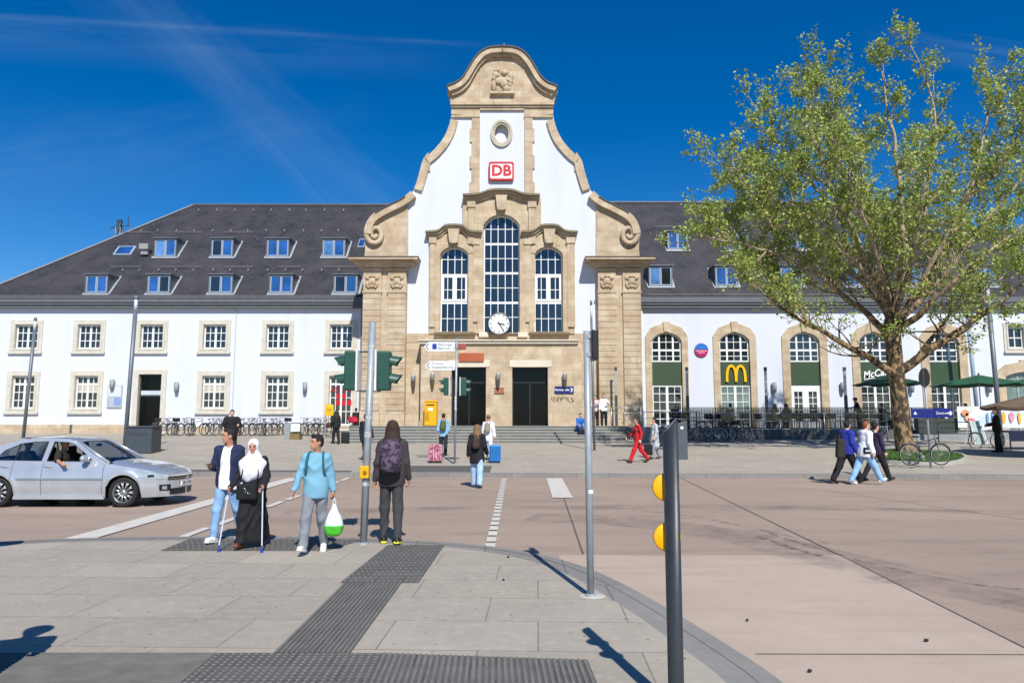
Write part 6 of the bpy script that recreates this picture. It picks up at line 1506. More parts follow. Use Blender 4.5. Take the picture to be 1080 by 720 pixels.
# mailbox
q = Vector((FX(454.5, 448, 41.0), 41.0, 1.43)); wm = FX(461, 430, 41)-FX(448, 430, 41); t = thing('letter_box', 'yellow letter box standing against the stone wall left of the doors', 'letter box', q, R(-6)); hh = FZ(422, 41)-1.43
b = MB(); b.box(-wm/2, wm/2, -.2, .2, .02, hh*.94); b.build('body', yellow, t, bevel=.03, world=False); b = MB(); b.prism([(-wm/2-.02, hh*.94), (wm/2+.02, hh*.94), (wm/2-.05, hh), (-wm/2+.05, hh)], -.23, .2); b.build('hood', yellow, t, bevel=.02, world=False)
b = MB(); b.box(-wm*.35, wm*.35, -.215, -.19, hh*.8, hh*.84); b.build('slot', black, t, world=False); b = MB(); b.box(-.12, .14, -.21, -.2, hh*.6, hh*.7); b.build('label_plate', wpaint, t, world=False); b = MB(); b.box(-wm*.45, -wm*.1, -.208, -.199, hh*.2, hh*.55); b.build('label_plate', M('darker_yellow', '#b98a00', .5), t, world=False)
# yellow sign on post near 350
q = gH(342.5, 462); t = thing('yellow_sign', 'square yellow sign on a thin grey post behind the woman in black', 'sign', q); Z = lambda v: FZ(v, q.y)-q.z
b = MB(); b.bar((0, 0, -.05), (0, 0, Z(427)), .035, 8); b.build('post', galv, t, world=False); x0, x1 = FX(343, 432, q.y)-q.x, FX(352, 432, q.y)-q.x; b = MB(); b.box(x0, x1, -.09, -.04, Z(438), Z(426.5)); b.build('sign_panel', M('bright_yellow', '#e8b010', .4), t, bevel=.01, world=False)
b = MB(); b.box(x0+.1, x1-.1, -.095, -.089, Z(433), Z(431)); b.build('pictogram', M('darker_yellow', '#b98a00', .5), t, world=False)
# small notice stand and wooden planter
q = gH(303.5, 463); t = thing('notice_stand', 'pale notice stand with grey side post in front of the bicycle row', 'notice stand', q); Z = lambda v: FZ(v, q.y)-q.z; X_ = lambda u: FX(u, 455, q.y)-q.x
b = MB(); b.box(X_(300), X_(306), -.06, .1, 0, Z(446)); b.build('post', M('stand_grey', '#8c8f90', .7), t, world=False); b = MB(); b.box(X_(306.6), X_(316.5), -.05, .0, Z(455), Z(447)); b.build('board', M('paper', '#cfd4d6', .6), t, world=False); b = MB(); b.bar((X_(316.5), 0, 0), (X_(316.5), 0, Z(446)), .03, 6); b.bar((X_(306.5), 0, Z(446)), (X_(317), 0, Z(446)), .025, 6); b.build('frame', dgrey, t, world=False)
t = thing('planter', 'low wooden planter box under the notice stand', 'planter', q+Vector((X_(311.5), .15, 0))); b = MB(); b.box(-.28, .28, -.15, .2, 0, .3); b.build('box', M('weathered_wood', '#77663f', .8), t, world=False)
b = MB(); r6 = random.Random(8)
for i in range(60): x, y = r6.uniform(-.25, .25), r6.uniform(-.12, .16); s_ = .05; b.quad((x, y, .3), (x+s_, y+.02, .33), (x+r6.uniform(-.04, .04), y, .42))
b.build('plant', grass_m, t, world=False)
# pushchair
q = gH(370, 461); t = thing('pushchair', 'pushchair with red hood next to the steps', 'pushchair', q, R(-30))
b = MB(); b.tube([(-.3, 0, 1.0), (.0, 0, .55), (.35, 0, .15)], .02, 6); b.tube([(-.3, .4, 1.0), (.0, .4, .55), (.35, .4, .15)], .02, 6); b.bar((-.3, 0, 1), (-.3, .4, 1), .02, 6); b.tube([(.2, 0, .7), (-.3, 0, .15)], .02, 6); b.tube([(.2, .4, .7), (-.3, .4, .15)], .02, 6); b.build('frame', galv, t, world=False)
blob('hood', [('e', (.0, .2, .95), (.32, .22, .2)), ('b', (-.08, .2, 1.05), (.22, .2, .16), .08)], cloth('#b01c34'), t, .03, k=.05, cut=lambda p, D: np.maximum(D, .85-p[:, 2]))
blob('seat', [('b', (.05, .2, .6), (.25, .17, .12), .06)], cloth('#1c1c20'), t, .03, k=.02)
for x in (-.3, .35):
    for y in (0, .4): b = MB(); b.tube([(x+.12*cos(a), y, .13+.12*sin(a)) for a in [2*pi*i/12 for i in range(12)]], .02, 5, closed=True); b.build('wheel', rubber, t, world=False)
person('person in dark clothes standing behind the pushchair', gH(371, 459)+Vector((.1, .6, 0)), 30, 1.65, top='#1c2028', legs='#16181c', hair=hair_d, h=.028)

# ---- railings
def railing(label, x0, x1, y, zb, h, spacing, mat, nr=3, pan=None, group='terrace railings'):
    t = thing('railing', label, 'railing', (x0, y, zb), 0, group); L = x1-x0; n_ = max(1, round(L/spacing))
    for i in range(n_+1): b = MB(); x = L*i/n_; b.bar((x, 0, -.1), (x, 0, h), .028, 7); b.build('post', mat, t, True, world=False)
    for k in range(nr): b = MB(); z = h*(1-k/nr*.85); b.bar((0, 0, z), (L, 0, z), .025 if k == 0 else .016, 6); b.build('rail', mat, t, True, world=False)
    if pan:
        for i in range(n_): b = MB(); b.box(L*i/n_+.05, L*(i+1)/n_-.05, -.01, .01, .08, h-.05); b.build('glass_panel', pan, t, world=False)
    return t
xr0 = FX(645, 440, 39.6); railing('silver tubular railing at the right end of the station steps', xr0, FX(676, 440, 39.6), 39.6, 1.38, 1.05, 1.1, steel, 3)
railing('silver ramp railing between the steps and the terrace', FX(679, 440, 36.2), FX(738, 440, 36.2), 36.2, H(9, 36)+.35, 1.1, 2.6, steel, 3)
railing('silver railing with dark lower rail in front of the terrace', FX(738, 440, 35.9), FX(935, 440, 35.9), 35.9, H(12, 35.9), 1.35, 2.65, steel, 3)
fence_ = railing('dark tinted glass fence along the terrace edge', TX0+.1, TX1-.1, TY+.1, TZ, 1.12, 1.7, dgrey, 2, 'tinted')
k_ = round((TX1-TX0-.2)/1.7); L_f = (TX1-TX0-.2)/k_
for i in range(k_):
    b = MB()
    for j in range(1, 12): x = L_f*(i+j/12); b.box(x-.011, x+.011, .02, .045, .06, 1.08)
    b.box(L_f*i+.05, L_f*(i+1)-.05, .046, .06, .05, .09); b.build('baluster_bay', dgrey, fence_, world=False)
railing('thin dark railing in front of the painted banner', FX(955, 455, 34.6), FX(1024, 455, 34.6), 34.6, H(18, 34.6), .95, 1.6, black, 3)
b = MB(); b.box(FX(962, 450, 36.6), FX(1100, 450, 36.6), 36.6, 37.2, .3, FZ(457, 36.6)); tag(b.build('low_wall', M('wall_grey', '#86888a', .8, 0, .1, 2)), 'low grey concrete wall below the painted banner right of the tree', 'wall')
b = MB(); b.box(FX(966, 450, 36.9), FX(1010, 450, 36.9), 36.9, 37.0, FZ(457, 36.6)+.01, FZ(441, 36.9)); tag(b.build('dark_screen', M('screen_green_grey', '#343c38', .7)), 'dark green-grey screen behind the blue arrow sign', 'screen')
# banner
a, c = FX(1010, 440, 36.7), FX(1110, 440, 36.7); z0, z1 = FZ(451, 36.7), FZ(428.5, 36.7); L = c-a
t = thing('banner', 'white banner with painted figures hung on the fence right of the tree', 'banner', (a, 36.7, z0))
b = MB(); n_ = 24
for i in range(n_):
    x0, x1 = L*i/n_, L*(i+1)/n_; f = lambda x: .04*sin(x*5)
    b.add([(x0, f(x0), 0), (x1, f(x1), 0), (x1, f(x1), z1-z0), (x0, f(x0), z1-z0), (x0, f(x0)+.012, 0), (x1, f(x1)+.012, 0), (x1, f(x1)+.012, z1-z0), (x0, f(x0)+.012, z1-z0)], [(0, 1, 2, 3), (7, 6, 5, 4), (0, 4, 5, 1), (3, 2, 6, 7)])
b.build('sheet', 'banner_print', t, world=False)
for x, z, rx, rz_, c_ in ((.38, .75, .2, .16, '#c98a5a'), (.45, .55, .1, .2, '#d8b48a'), (.7, .18, .22, .14, '#c8304a'), (.65, .38, .2, .12, '#d86a8a'), (1.5, .5, .06, .3, '#6f9cc4'), (1.75, .6, .05, .3, '#7aa6c8'), (2.3, .5, .1, .3, '#d8a03a'), (2.7, .55, .13, .26, '#c98a9a'), (3.1, .5, .08, .3, '#d8b040'), (3.7, .5, .12, .25, '#7aa6c8')):
    b = MB(); b.lathe([(1, -.002), (1, .002)], (0, 0, 0), 12, 'y'); b.v = [(x+vx*rx, -.055+vy, z+vz*rz_) for vx, vy, vz in b.v]; b.build('painted_figure', M('paint_'+c_.strip('#'), c_, .7), t, world=False)
# blue arrow signs on pole by the tree
q = gH(981.5, 482); q.y = 24.1; q.x = FX(981, 482, 24.1); q.z = H(q.x, 24.1); Z = lambda v: FZ(v, 24.1)-q.z; X_ = lambda u, v=430: FX(u, v, 24.1)-q.x
t = thing('street_sign', 'dark blue arrow signs on a grey pole with an edge-on round sign beside the tree', 'street sign', q)
b = MB(); b.bar((0, 0, -.05), (X_(974.5, 388), 0, Z(388)), .035, 10); b.build('pole', galv, t, True, world=False)
b = MB(); x0, x1 = X_(960), X_(1003.5); zc = Z(435.5); b.prism([(x0, zc-.16), (X_(984), zc-.16), (X_(984), zc+.15), (x0, zc+.15)], -.08, -.045); b.build('sign_panel', blue_s, t, world=False)
s_ = MB(); s_.prism([(X_(984.5), zc-.14), (x1-.03, zc-.14), (x1, zc), (x1-.03, zc+.16), (X_(984.5), zc+.16)], -.08, -.045); s_ = s_.build('sign_panel', blue_s, t, world=False)
b = MB(); b.prism([(x1-.2, zc-.02), (x1-.11, zc-.02), (x1-.13, zc-.07), (x1-.09, zc-.07), (x1-.03, zc), (x1-.09, zc+.07), (x1-.13, zc+.07), (x1-.11, zc+.02), (x1-.2, zc+.02)], -.09, -.081); b.build('arrow', wpaint, s_, world=False)
text_mesh('Zentrum', .12, wpaint, s_, (X_(992), -.084, zc), 0, 'lettering', .002, world=False); b = MB(); b.prism([(x0+.05, zc-.04), (x0+.17, zc-.04), (x0+.11, zc+.06)], -.09, -.081); b.build('pictogram', wpaint, t, world=False)
b = MB(); b.lathe([(.32, -.015), (.32, .015)], (X_(974.8, 398), 0, Z(398)), 20, 'x'); b.build('round_sign', dgrey, t, world=False)
# A-frame board
q = gH(1030, 468); t = thing('a_frame_board', 'white A-frame pavement board near the banner', 'pavement board', q, R(14)); b = MB(); b.add([(-.35, -.25, 0), (.35, -.25, 0), (.3, 0, 1.05), (-.3, 0, 1.05), (-.35, -.22, 0), (.35, -.22, 0), (.3, .03, 1.05), (-.3, .03, 1.05)], [(0, 1, 2, 3), (7, 6, 5, 4), (0, 4, 5, 1), (3, 2, 6, 7), (0, 3, 7, 4), (1, 5, 6, 2)]); b.build('front_board', M('board_green_grey', '#9fb0aa', .6), t, world=False)
for x in (-.34, .34): b = MB(); b.bar((x, -.26, 0), (x*.87, 0, 1.08), .02, 5); b.bar((x, .3, 0), (x*.87, 0, 1.08), .02, 5); b.build('leg', wpaint, t, world=False)
# picnic table / dark bench right edge
q = gH(1072, 474); t = thing('market_table', 'dark blue covered table under the brown parasol', 'table', q); b = MB(); b.box(-.45, 1.6, -.3, .5, .72, .78); b.box(-.45, 1.6, -.32, -.3, .35, .775); b.build('table_cover', M('navy_cloth', '#131a36', .8), t, world=False)
for x in (-.4, 1.5):
    for y in (-.25, .45): b = MB(); b.bar((x, y, 0), (x, y, .72), .03, 6); b.build('leg', black, t, world=False)
# parasols
def parasol(label, u, vtop, vedge, ue, Y, zb, col, panels=8, group=None, flap=.0):
    x = FX(u, vtop, Y); zt = FZ(vtop, Y)-zb; ze = FZ(vedge, Y)-zb; r_ = abs(FX(ue, vedge, Y)-x); t = thing('parasol', label, 'parasol', (x, Y, zb), 0, group)
    b = MB(); vs = [(0, 0, zt)]; n_ = panels*4
    for ring in range(1, 6):
        f = ring/5
        for i in range(n_):
            a = 2*pi*i/n_+.2; ph = (i % 4)/4; sag = .035*r_*sin(pi*ph); rr = r_*f*(1-.05*sin(pi*ph)*f); vs.append((rr*cos(a), rr*sin(a), zt+(ze-zt)*f**.93-sag*f))
    fs = [(0, 1+i, 1+(i+1) % n_) for i in range(n_)]
    for k in range(4):
        for i in range(n_): fs.append((1+k*n_+i, 1+(k+1)*n_+i, 1+(k+1)*n_+(i+1) % n_, 1+k*n_+(i+1) % n_))
    if flap:
        o = len(vs); vs += [(v[0]*1.005, v[1]*1.005, v[2]-flap) for v in vs[1+4*n_:1+5*n_]]; fs += [(1+4*n_+i, o+i, o+(i+1) % n_, 1+4*n_+(i+1) % n_) for i in range(n_)]
    b.add(vs, fs); o = b.build('canopy', cloth(col), t, world=False); so_ = o.modifiers.new('thick', 'SOLIDIFY'); so_.thickness = .01
    b = MB(); b.bar((0, 0, 0), (0, 0, zt+.05), .03, 8); b.build('pole', steel, t, world=False); b = MB(); b.ell((0, 0, zt+.04), (.05, .05, .06), 8, 6); b.build('finial', black, t, world=False)
    for i in range(panels): a = 2*pi*i/panels+.2; b = MB(); b.bar((0, 0, zt-.12), (r_*.97*cos(a), r_*.97*sin(a), ze-.02), .008, 4); b.build('rib', wpaint, t, world=False)
    b = MB(); b.box(-.3, .3, -.3, .3, 0, .08); b.build('base', dgrey, t, world=False)
gr_ = 'green parasols on the terrace'
parasol('green parasol on the terrace partly behind the tree trunk', 938, 395.5, 405, 901.5, 39.2, TZ, '#1c5236', group=gr_)
parasol('green parasol standing between the tree and the dark lamp post', 1032, 395, 405.5, 986, 39.0, 1.15, '#1c5236', group=gr_)
parasol('green parasol at the right edge above the stone portal', 1088, 398, 405, 1053, 39.6, 1.15, '#1c5236', group=gr_)
pq = gH(1090, 476); parasol('brown parasol with hanging edge at the right edge of the plaza', 1094, 414, 428, 1043, 27.2, H(14, 27), '#6e5a48', group=None, flap=.1)
# terrace chairs and tables
def chair_proto():
    t = thing('terrace_chair', 'x', 'chair', (0, 0, 0), 0, 'dark chairs on the terrace')
    b = MB(); b.box(-.22, .22, -.22, .22, .43, .47); b.build('seat', black, t, world=False); b = MB(); b.box(-.22, .22, -.24, -.21, .55, .88); b.build('backrest', black, t, world=False)
    for x in (-.2, .2):
        for y, z in ((-.22, .88), (.2, .43)): b = MB(); b.bar((x, y, 0), (x, y, z), .014, 5); b.build('leg', dgrey, t, world=False)
    return t
def table_proto():
    t = thing('terrace_table', 'x', 'table', (0, 0, 0), 0, 'small tables on the terrace'); b = MB(); b.box(-.35, .35, -.35, .35, .71, .74); b.build('table_top', M('table_grey', '#9a9d9e', .4), t, world=False); b = MB(); b.bar((0, 0, 0), (0, 0, .71), .03, 8); b.build('leg', dgrey, t, world=False); b = MB(); b.lathe([(.22, 0), (.2, .03)], (0, 0, 0), 12); b.build('foot', dgrey, t, world=False); return t
cp, tp = chair_proto(), table_proto()
for t in (cp, tp): KID[t.name] = kids(t); [KID.__setitem__(k.name, []) for k in KID[t.name]]
nc = 0; nt_ = 0
for k, u in enumerate((712, 745, 770, 798, 823, 852, 880, 912)):
    Yt = 39.2+(k % 2)*.5; x = FX(u+6, 440, Yt); o = tp if nt_ == 0 else copy_tree(tp); o.location = (x, Yt, TZ); o['label'] = '%s small grey table from the left on the terrace' % names[nt_]; nt_ += 1
    for dx, dy, a in ((-.62, 0, -90), (.62, 0, 90), (0, .6, 180), (.1, -.62, 0)):
        o = cp if nc == 0 else copy_tree(cp); o.location = (x+dx, Yt+dy, TZ); o.rotation_euler = (0, 0, R(a+rb_.uniform(-15, 15))); side = {-90: 'left', 90: 'right', 180: 'back', 0: 'front'}[a]
        o['label'] = 'dark chair on the %s side of the %s terrace table from the left' % (side, names[nt_-1]); nc += 1
# people-height bin near the pair and grey bin by trunk
q = gH(946, 478)

# ---- tree bed
b = MB(); bp = [(u, v) for u, v in ((905, 483), (930, 488.5), (982, 491.5), (1008, 490), (1024, 484.5), (1010, 479), (960, 475.5), (915, 477))]
P_ = [gH(u, v) for u, v in bp]; cen = sum(P_, Vector())/len(P_); PP = smooth_poly(P_+[P_[0]], 2)[:-1]
def ringz(f, dz): return [(cen.x+(p.x-cen.x)*f, cen.y+(p.y-cen.y)*f, H(p.x, p.y)+dz) for p in PP]
r0, r1, r2_, r3_ = ringz(1, -.05), ringz(1, .12), ringz(.94, .12), ringz(.94, -.05); k = len(PP)
for A, B in ((r0, r1), (r1, r2_), (r2_, r3_)):
    for i in range(k): j = (i+1) % k; b.quad(A[i], A[j], B[j], B[i])
tag(b.build('tree_bed_kerb', M('bed_kerb', '#aaa59b', .85, 0, .12, 3)), kind='structure')
b = MB(); b.add(ringz(.945, .07), [tuple(range(k))[::-1] if False else tuple(range(k))]); tag(b.build('tree_bed_soil', M('soil', '#4b4a2c', .95, 0, .3, 6)), kind='structure')
b = MB(); r7 = random.Random(5)
for i in range(5200):
    f = sqrt(r7.random())*.93; p = PP[r7.randrange(k)]; p2 = PP[(PP.index(p)+1) % k]; tt = r7.random(); q = Vector(p).lerp(p2, tt); x = cen.x+(q.x-cen.x)*f; y = cen.y+(q.y-cen.y)*f; z = H(x, y)+.07; hh = r7.uniform(.05, .13); a = r7.uniform(0, 6.28); w_ = .012
    b.quad((x-w_*cos(a), y-w_*sin(a), z), (x+w_*cos(a), y+w_*sin(a), z), (x+r7.uniform(-.05, .05), y+r7.uniform(-.05, .05), z+hh))
tag(b.build('grass', grass_m), 'short green grass around the foot of the plane tree', 'grass', kind='stuff')

# ---- plane tree
tree = thing('plane_tree', 'tall spreading plane tree with mottled bark and sparse yellow-green leaves', 'tree', gH(955, 479)); tb = MB(); YT = tree.location.y+.2
rt = random.Random(42); twigs = []
def limb(pts, rads, n=9): tb.tube(pts, rads, n)
def pxs(lst): return [at(u, v, YT+dy) for u, v, dy in lst]
TR = 8.6*YT/FPX; print('TREE Y', YT)
base = [Vector((FX(957, 480, YT), YT, tree.location.z-.1))]
trunk = base+pxs([(955, 472, 0), (952, 455, 0), (950, 430, 0), (946, 400, 0), (943, 372, 0), (941, 350, 0), (941, 335, 0)])
def resample(pts, n, jit=0):
    out = []; L = [0]
    for a, c in zip(pts[:-1], pts[1:]): L.append(L[-1]+(c-a).length)
    for i in range(n+1):
        t = L[-1]*i/n; k = 0
        while k < len(L)-2 and L[k+1] < t: k += 1
        f = (t-L[k])/max(1e-6, L[k+1]-L[k]); p = pts[k].lerp(pts[k+1], f)
        if jit and 0 < i < n: p = p+Vector([rt.uniform(-jit, jit) for _ in range(3)])
        out.append(p)
    return out
limb(smooth_poly(trunk, 1), [TR*k for k in (1.5, 1.3, 1.15, 1.08, 1.02, 1.0, .97, .95, .93, .92, .92, .92, .94, .96, .9, .8)][:len(smooth_poly(trunk, 1))], 16)
for a in range(5):
    an = a*1.3+.4; tb.bar(base[0]+Vector((0, 0, .3)), base[0]+Vector((TR*1.9*cos(an), TR*1.9*sin(an), -.05)), TR*.7, 8, .08)
mains = [
 ([(946, 398, 0), (925, 382, -.3), (900, 368, -.5), (870, 352, -.8), (840, 335, -1.0), (808, 313, -1.2), (775, 290, -1.2)], .17),
 ([(943, 362, 0), (925, 340, .2), (895, 318, .3), (868, 292, .2), (845, 270, 0), (820, 245, -.2), (790, 222, -.3)], .16),
 ([(941, 345, 0), (935, 322, -.6), (915, 290, -1.3), (890, 262, -1.8), (865, 240, -2.1), (835, 215, -2.3)], .15),
 ([(941, 340, 0), (938, 310, .3), (925, 270, .6), (918, 235, .8), (905, 190, 1.0), (890, 140, 1.0), (880, 100, 1)], .17),
 ([(942, 338, 0), (950, 300, -.2), (955, 260, -.6), (950, 215, -.9), (945, 165, -.9), (938, 120, -.8), (930, 75, -.6)], .18),
 ([(943, 350, 0), (962, 318, .5), (985, 285, .9), (1003, 250, 1.2), (1018, 215, 1.4), (1040, 170, 1.6), (1058, 125, 1.6)], .17),
 ([(945, 352, 0), (975, 325, -.8), (1000, 300, -1.4), (1030, 275, -1.8), (1065, 248, -2.0), (1100, 220, -2.2)], .15),
 ([(948, 392, 0), (968, 376, -.3), (985, 365, -.5), (1012, 352, -.8), (1045, 325, -1.1), (1080, 300, -1.4), (1120, 285, -1.6)], .2),
 ([(943, 345, 0), (970, 310, 1.5), (1010, 270, 2.6), (1050, 235, 3.2), (1090, 195, 3.6)], .13),
 ([(941, 345, 0), (925, 315, 1.5), (890, 280, 2.6), (850, 245, 3.4), (815, 210, 3.8)], .13),
 ([(942, 345, 0), (955, 300, -1.8), (965, 250, -3.0), (975, 205, -3.5), (985, 160, -3.8)], .13),
 ([(942, 342, 0), (945, 300, 1.8), (955, 250, 3.0), (965, 200, 3.6), (970, 150, 3.8)], .13),
 ([(941, 340, 0), (930, 300, .2), (900, 240, .3), (865, 190, .2), (835, 170, 0), (808, 158, -.2)], .13),
 ([(941, 340, 0), (922, 290, -.8), (890, 225, -1.6), (865, 170, -2.0), (853, 130, -2.2), (855, 105, -2.2)], .13),
 ([(890, 314, .3), (855, 262, 1.0), (815, 215, 1.6), (790, 198, 2.0), (770, 192, 2.2)], .09),
 ([(868, 292, .2), (825, 270, -.6), (785, 258, -1.2), (755, 252, -1.4), (738, 252, -1.4)], .08),
 ([(905, 215, .8), (880, 165, .4), (860, 120, .2), (868, 82, 0)], .07),
 ([(890, 225, -1.6), (850, 190, -.6), (820, 150, 0), (812, 118, .2)], .07),
 ([(1018, 215, 1.4), (1050, 185, .4), (1075, 140, 0), (1085, 95, -.3)], .07),
 ([(820, 245, -.2), (790, 205, -1.0), (772, 170, -1.2)], .06),
 ([(860, 347, -.8), (820, 300, .4), (790, 262, 1.0), (760, 232, 1.2)], .08),
 ([(944, 345, 0), (975, 290, -1.0), (1005, 235, -1.8), (1030, 185, -2.2), (1040, 130, -2.4), (1045, 85, -2.4)], .13),
 ([(944, 345, 0), (985, 300, .3), (1035, 240, .3), (1075, 190, .2), (1110, 140, 0)], .13),
 ([(942, 340, 0), (925, 270, -2.2), (905, 215, -3.2), (880, 160, -3.8)], .11),
 ([(968, 376, -.3), (1000, 335, 1.2), (1045, 300, 2.4), (1090, 270, 3.0)], .1),
 ([(942, 338, 0), (955, 280, .2), (975, 225, .3), (985, 170, .2), (985, 120, 0), (975, 75, 0), (960, 48, 0)], .15),
]
sites = []
def grow(p, d, L, r, lvl):
    """recursive crown growth"""
    n = 4; pts = [p]; dd = d.normalized()
    for i in range(n):
        dd = (dd+Vector((rt.gauss(0, .16), rt.gauss(0, .16), rt.gauss(0, .14)+.07))).normalized(); pts.append(pts[-1]+dd*L/n)
    tb.tube(pts, [r*(1-.16*i) for i in range(n+1)], 5 if lvl < 2 else 3)
    if lvl >= 2: sites.append(pts)
    if lvl < 3:
        for k in range(3 if lvl < 2 else 3):
            i = rt.choice([1, 2, 3, 4]); a = pts[i]; nd = (dd+Vector((rt.gauss(0, .75), rt.gauss(0, .75), rt.gauss(.1, .5)))).normalized(); grow(a, nd, L*rt.uniform(.5, .75), r*.5, lvl+1)
for lst, r0_ in mains:
    pts = resample(pxs(lst), 14, .07); n = len(pts); limb(smooth_poly(pts, 1), [max(.022, r0_*(1-.88*i/(2*n-2))) for i in range(len(smooth_poly(pts, 1)))], 8)
    outw = (pts[-1]-pts[0]).normalized()
    for i in range(3, n):
        for _ in range(rt.choice([1, 1, 2]) if i < n-1 else 2):
            d = (outw*.45+Vector((rt.gauss(0, .6), rt.gauss(0, .6), rt.gauss(.25, .45)))).normalized(); f = i/n
            grow(pts[i], d, rt.uniform(1.0, 1.8)*(1.05-.4*f)*YT/27, .04*(1.2-f*.6), 1)
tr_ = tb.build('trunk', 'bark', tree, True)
lb = MB(); lv = lb.v; lf = lb.f
fork = at(943, 335, YT)
for pts in sites:
    if (pts[2]-fork).length < 3.4 and rt.random() < .6: continue
    for p0, p1 in zip(pts[:-1], pts[1:]):
        for _ in range(rt.choice([2, 3, 3, 4])):
            c = p0.lerp(p1, rt.random())+Vector((rt.gauss(0, .11), rt.gauss(0, .11), rt.gauss(0, .1)))
            nrm = Vector((rt.gauss(0, 1), rt.gauss(0, 1), rt.gauss(.6, .8))).normalized(); u_ = nrm.orthogonal().normalized(); w_ = nrm.cross(u_); a = rt.uniform(0, 6.28); u2 = u_*cos(a)+w_*sin(a); w2_ = nrm.cross(u2); s_ = rt.uniform(.03, .082)
            o = len(lv); fold = nrm*s_*.35
            lv.extend([tuple(c-u2*s_), tuple(c+w2_*s_*.85+fold), tuple(c+u2*s_*1.15), tuple(c-w2_*s_*.85+fold)]); lf.append((o, o+1, o+2)); lf.append((o, o+2, o+3))
print('LEAVES', len(lf), 'TWIGS', len(sites), 'TRUNKV', len(tb.v)); lb.m = [0]*len(lf)
cr = lb.build('crown', 'leaf', tree)
# ============================================================ CAR
def interp(x, tab):
    for (a, va), (c, vc) in zip(tab[:-1], tab[1:]):
        if x <= c: 
            t = (x-a)/(c-a) if c > a else 0; t = max(0, t); t = t*t*(3-2*t)*.35+t*.65; return va+(vc-va)*t
    return tab[-1][1]
m, n, b = nt('silver_paint')
b.inputs['Base Color'].default_value = (*lin('#a3adb8'), 1); b.inputs['Metallic'].default_value = .45; b.inputs['Roughness'].default_value = .26; b.inputs['Coat Weight'].default_value = 1.0; b.inputs['Coat Roughness'].default_value = .05
fl = noise(n, coords(n), 3, 4); n.links.new(mixc(n, ramp(n, fl, .3, .7), lin('#b4b8be'), lin('#c0c4c9')), b.inputs['Base Color']); MATS['silver'] = m
CX, CY = -9.31, 15.93; CZ = RZ
car = thing('silver_car', 'silver saloon car with an open front window and the driver resting an arm outside', 'car', (CX, CY, CZ), R(0))
XF, XRr, RW = 1.30, -1.30, .305
HW = [(-2.22, .0), (-2.2, .45), (-2.1, .68), (-1.9, .79), (-1.5, .835), (-.6, .85), (.6, .85), (1.3, .84), (1.7, .81), (1.92, .74), (2.08, .6), (2.17, .42), (2.22, .2), (2.24, 0)]
BELT = [(-2.24, .93), (-2.1, .97), (-1.6, .98), (-.5, .93), (.6, .885), (1.0, .87), (1.4, .82), (1.75, .76), (2.0, .68), (2.15, .6), (2.24, .52)]
TOP = [(-2.24, .96), (-2.1, 1.03), (-1.55, 1.03), (-.5, .95), (.6, .93), (.95, .95), (1.3, .9), (1.65, .84), (1.95, .75), (2.12, .66), (2.24, .56)]
def bottom(x):
    bt = .2 if x < 1.6 else .2+.0*(x-1.6)
    for xw in (XF, XRr):
        d = abs(x-xw)
        if d < .36: bt = max(bt, .3+sqrt(.36**2-d*d)*1.0)
    return bt
def yside(x, z):
    w = interp(x, HW); k = w/.85
    f = 0
    if z < .45: f -= .05*((.45-z)/.25)**1.6
    if z > .66: f -= .11*((z-.66)/.3)**2
    f += .012*math.exp(-((z-.58)/.05)**2)
    for xw in (XF, XRr):
        d = sqrt((x-xw)**2+(z-.3)**2); f += .022*math.exp(-((d-.4)/.06)**2)
    return max(0, w+f*min(1, k*1.2))
sts = []
x = -2.24
while x < 2.241:
    sts.append(round(x, 3)); near = min(abs(x-XF), abs(x-XRr)); x += .02 if (near < .42) else (.02 if abs(x) > 1.85 else .05)
sts.append(2.24)
NT = 16
def sidegrid(bm_, sg):
    o = len(bm_.v)
    for x in sts:
        b0 = bottom(x); b1 = interp(x, BELT)
        for j in range(NT+1): z = b0+(b1-b0)*j/NT; bm_.v.append((x, sg*yside(x, z), z))
    for i in range(len(sts)-1):
        for j in range(NT):
            a = o+i*(NT+1)+j; q = (a, a+NT+1, a+NT+2, a+1); bm_.f.append(q if sg < 0 else q[::-1]); bm_.m.append(0)
b = MB(); sidegrid(b, -1); sidegrid(b, 1)
# bonnet and boot lid surfaces
def topgrid(b, xa, xb):
    o = len(b.v); xs = [x for x in sts if xa <= x <= xb]; n_ = 12
    for x in xs:
        zb_ = interp(x, BELT); w = yside(x, zb_); zt = interp(x, TOP)
        for j in range(n_+1):
            s = -1+2*j/n_; h_ = (1-abs(s)**2.6); crease = .012*math.exp(-((abs(s)-.62)/.1)**2) if x > .9 else 0; b.v.append((x, s*w, zb_+(zt-zb_)*h_+crease))
    for i in range(len(xs)-1):
        for j in range(n_): a = o+i*(n_+1)+j; b.f.append((a, a+n_+1, a+n_+2, a+1)); b.m.append(0)
topgrid(b, .93, 2.24); topgrid(b, -2.24, -1.5)
body = b.build('body', 'silver', car, True, world=False)
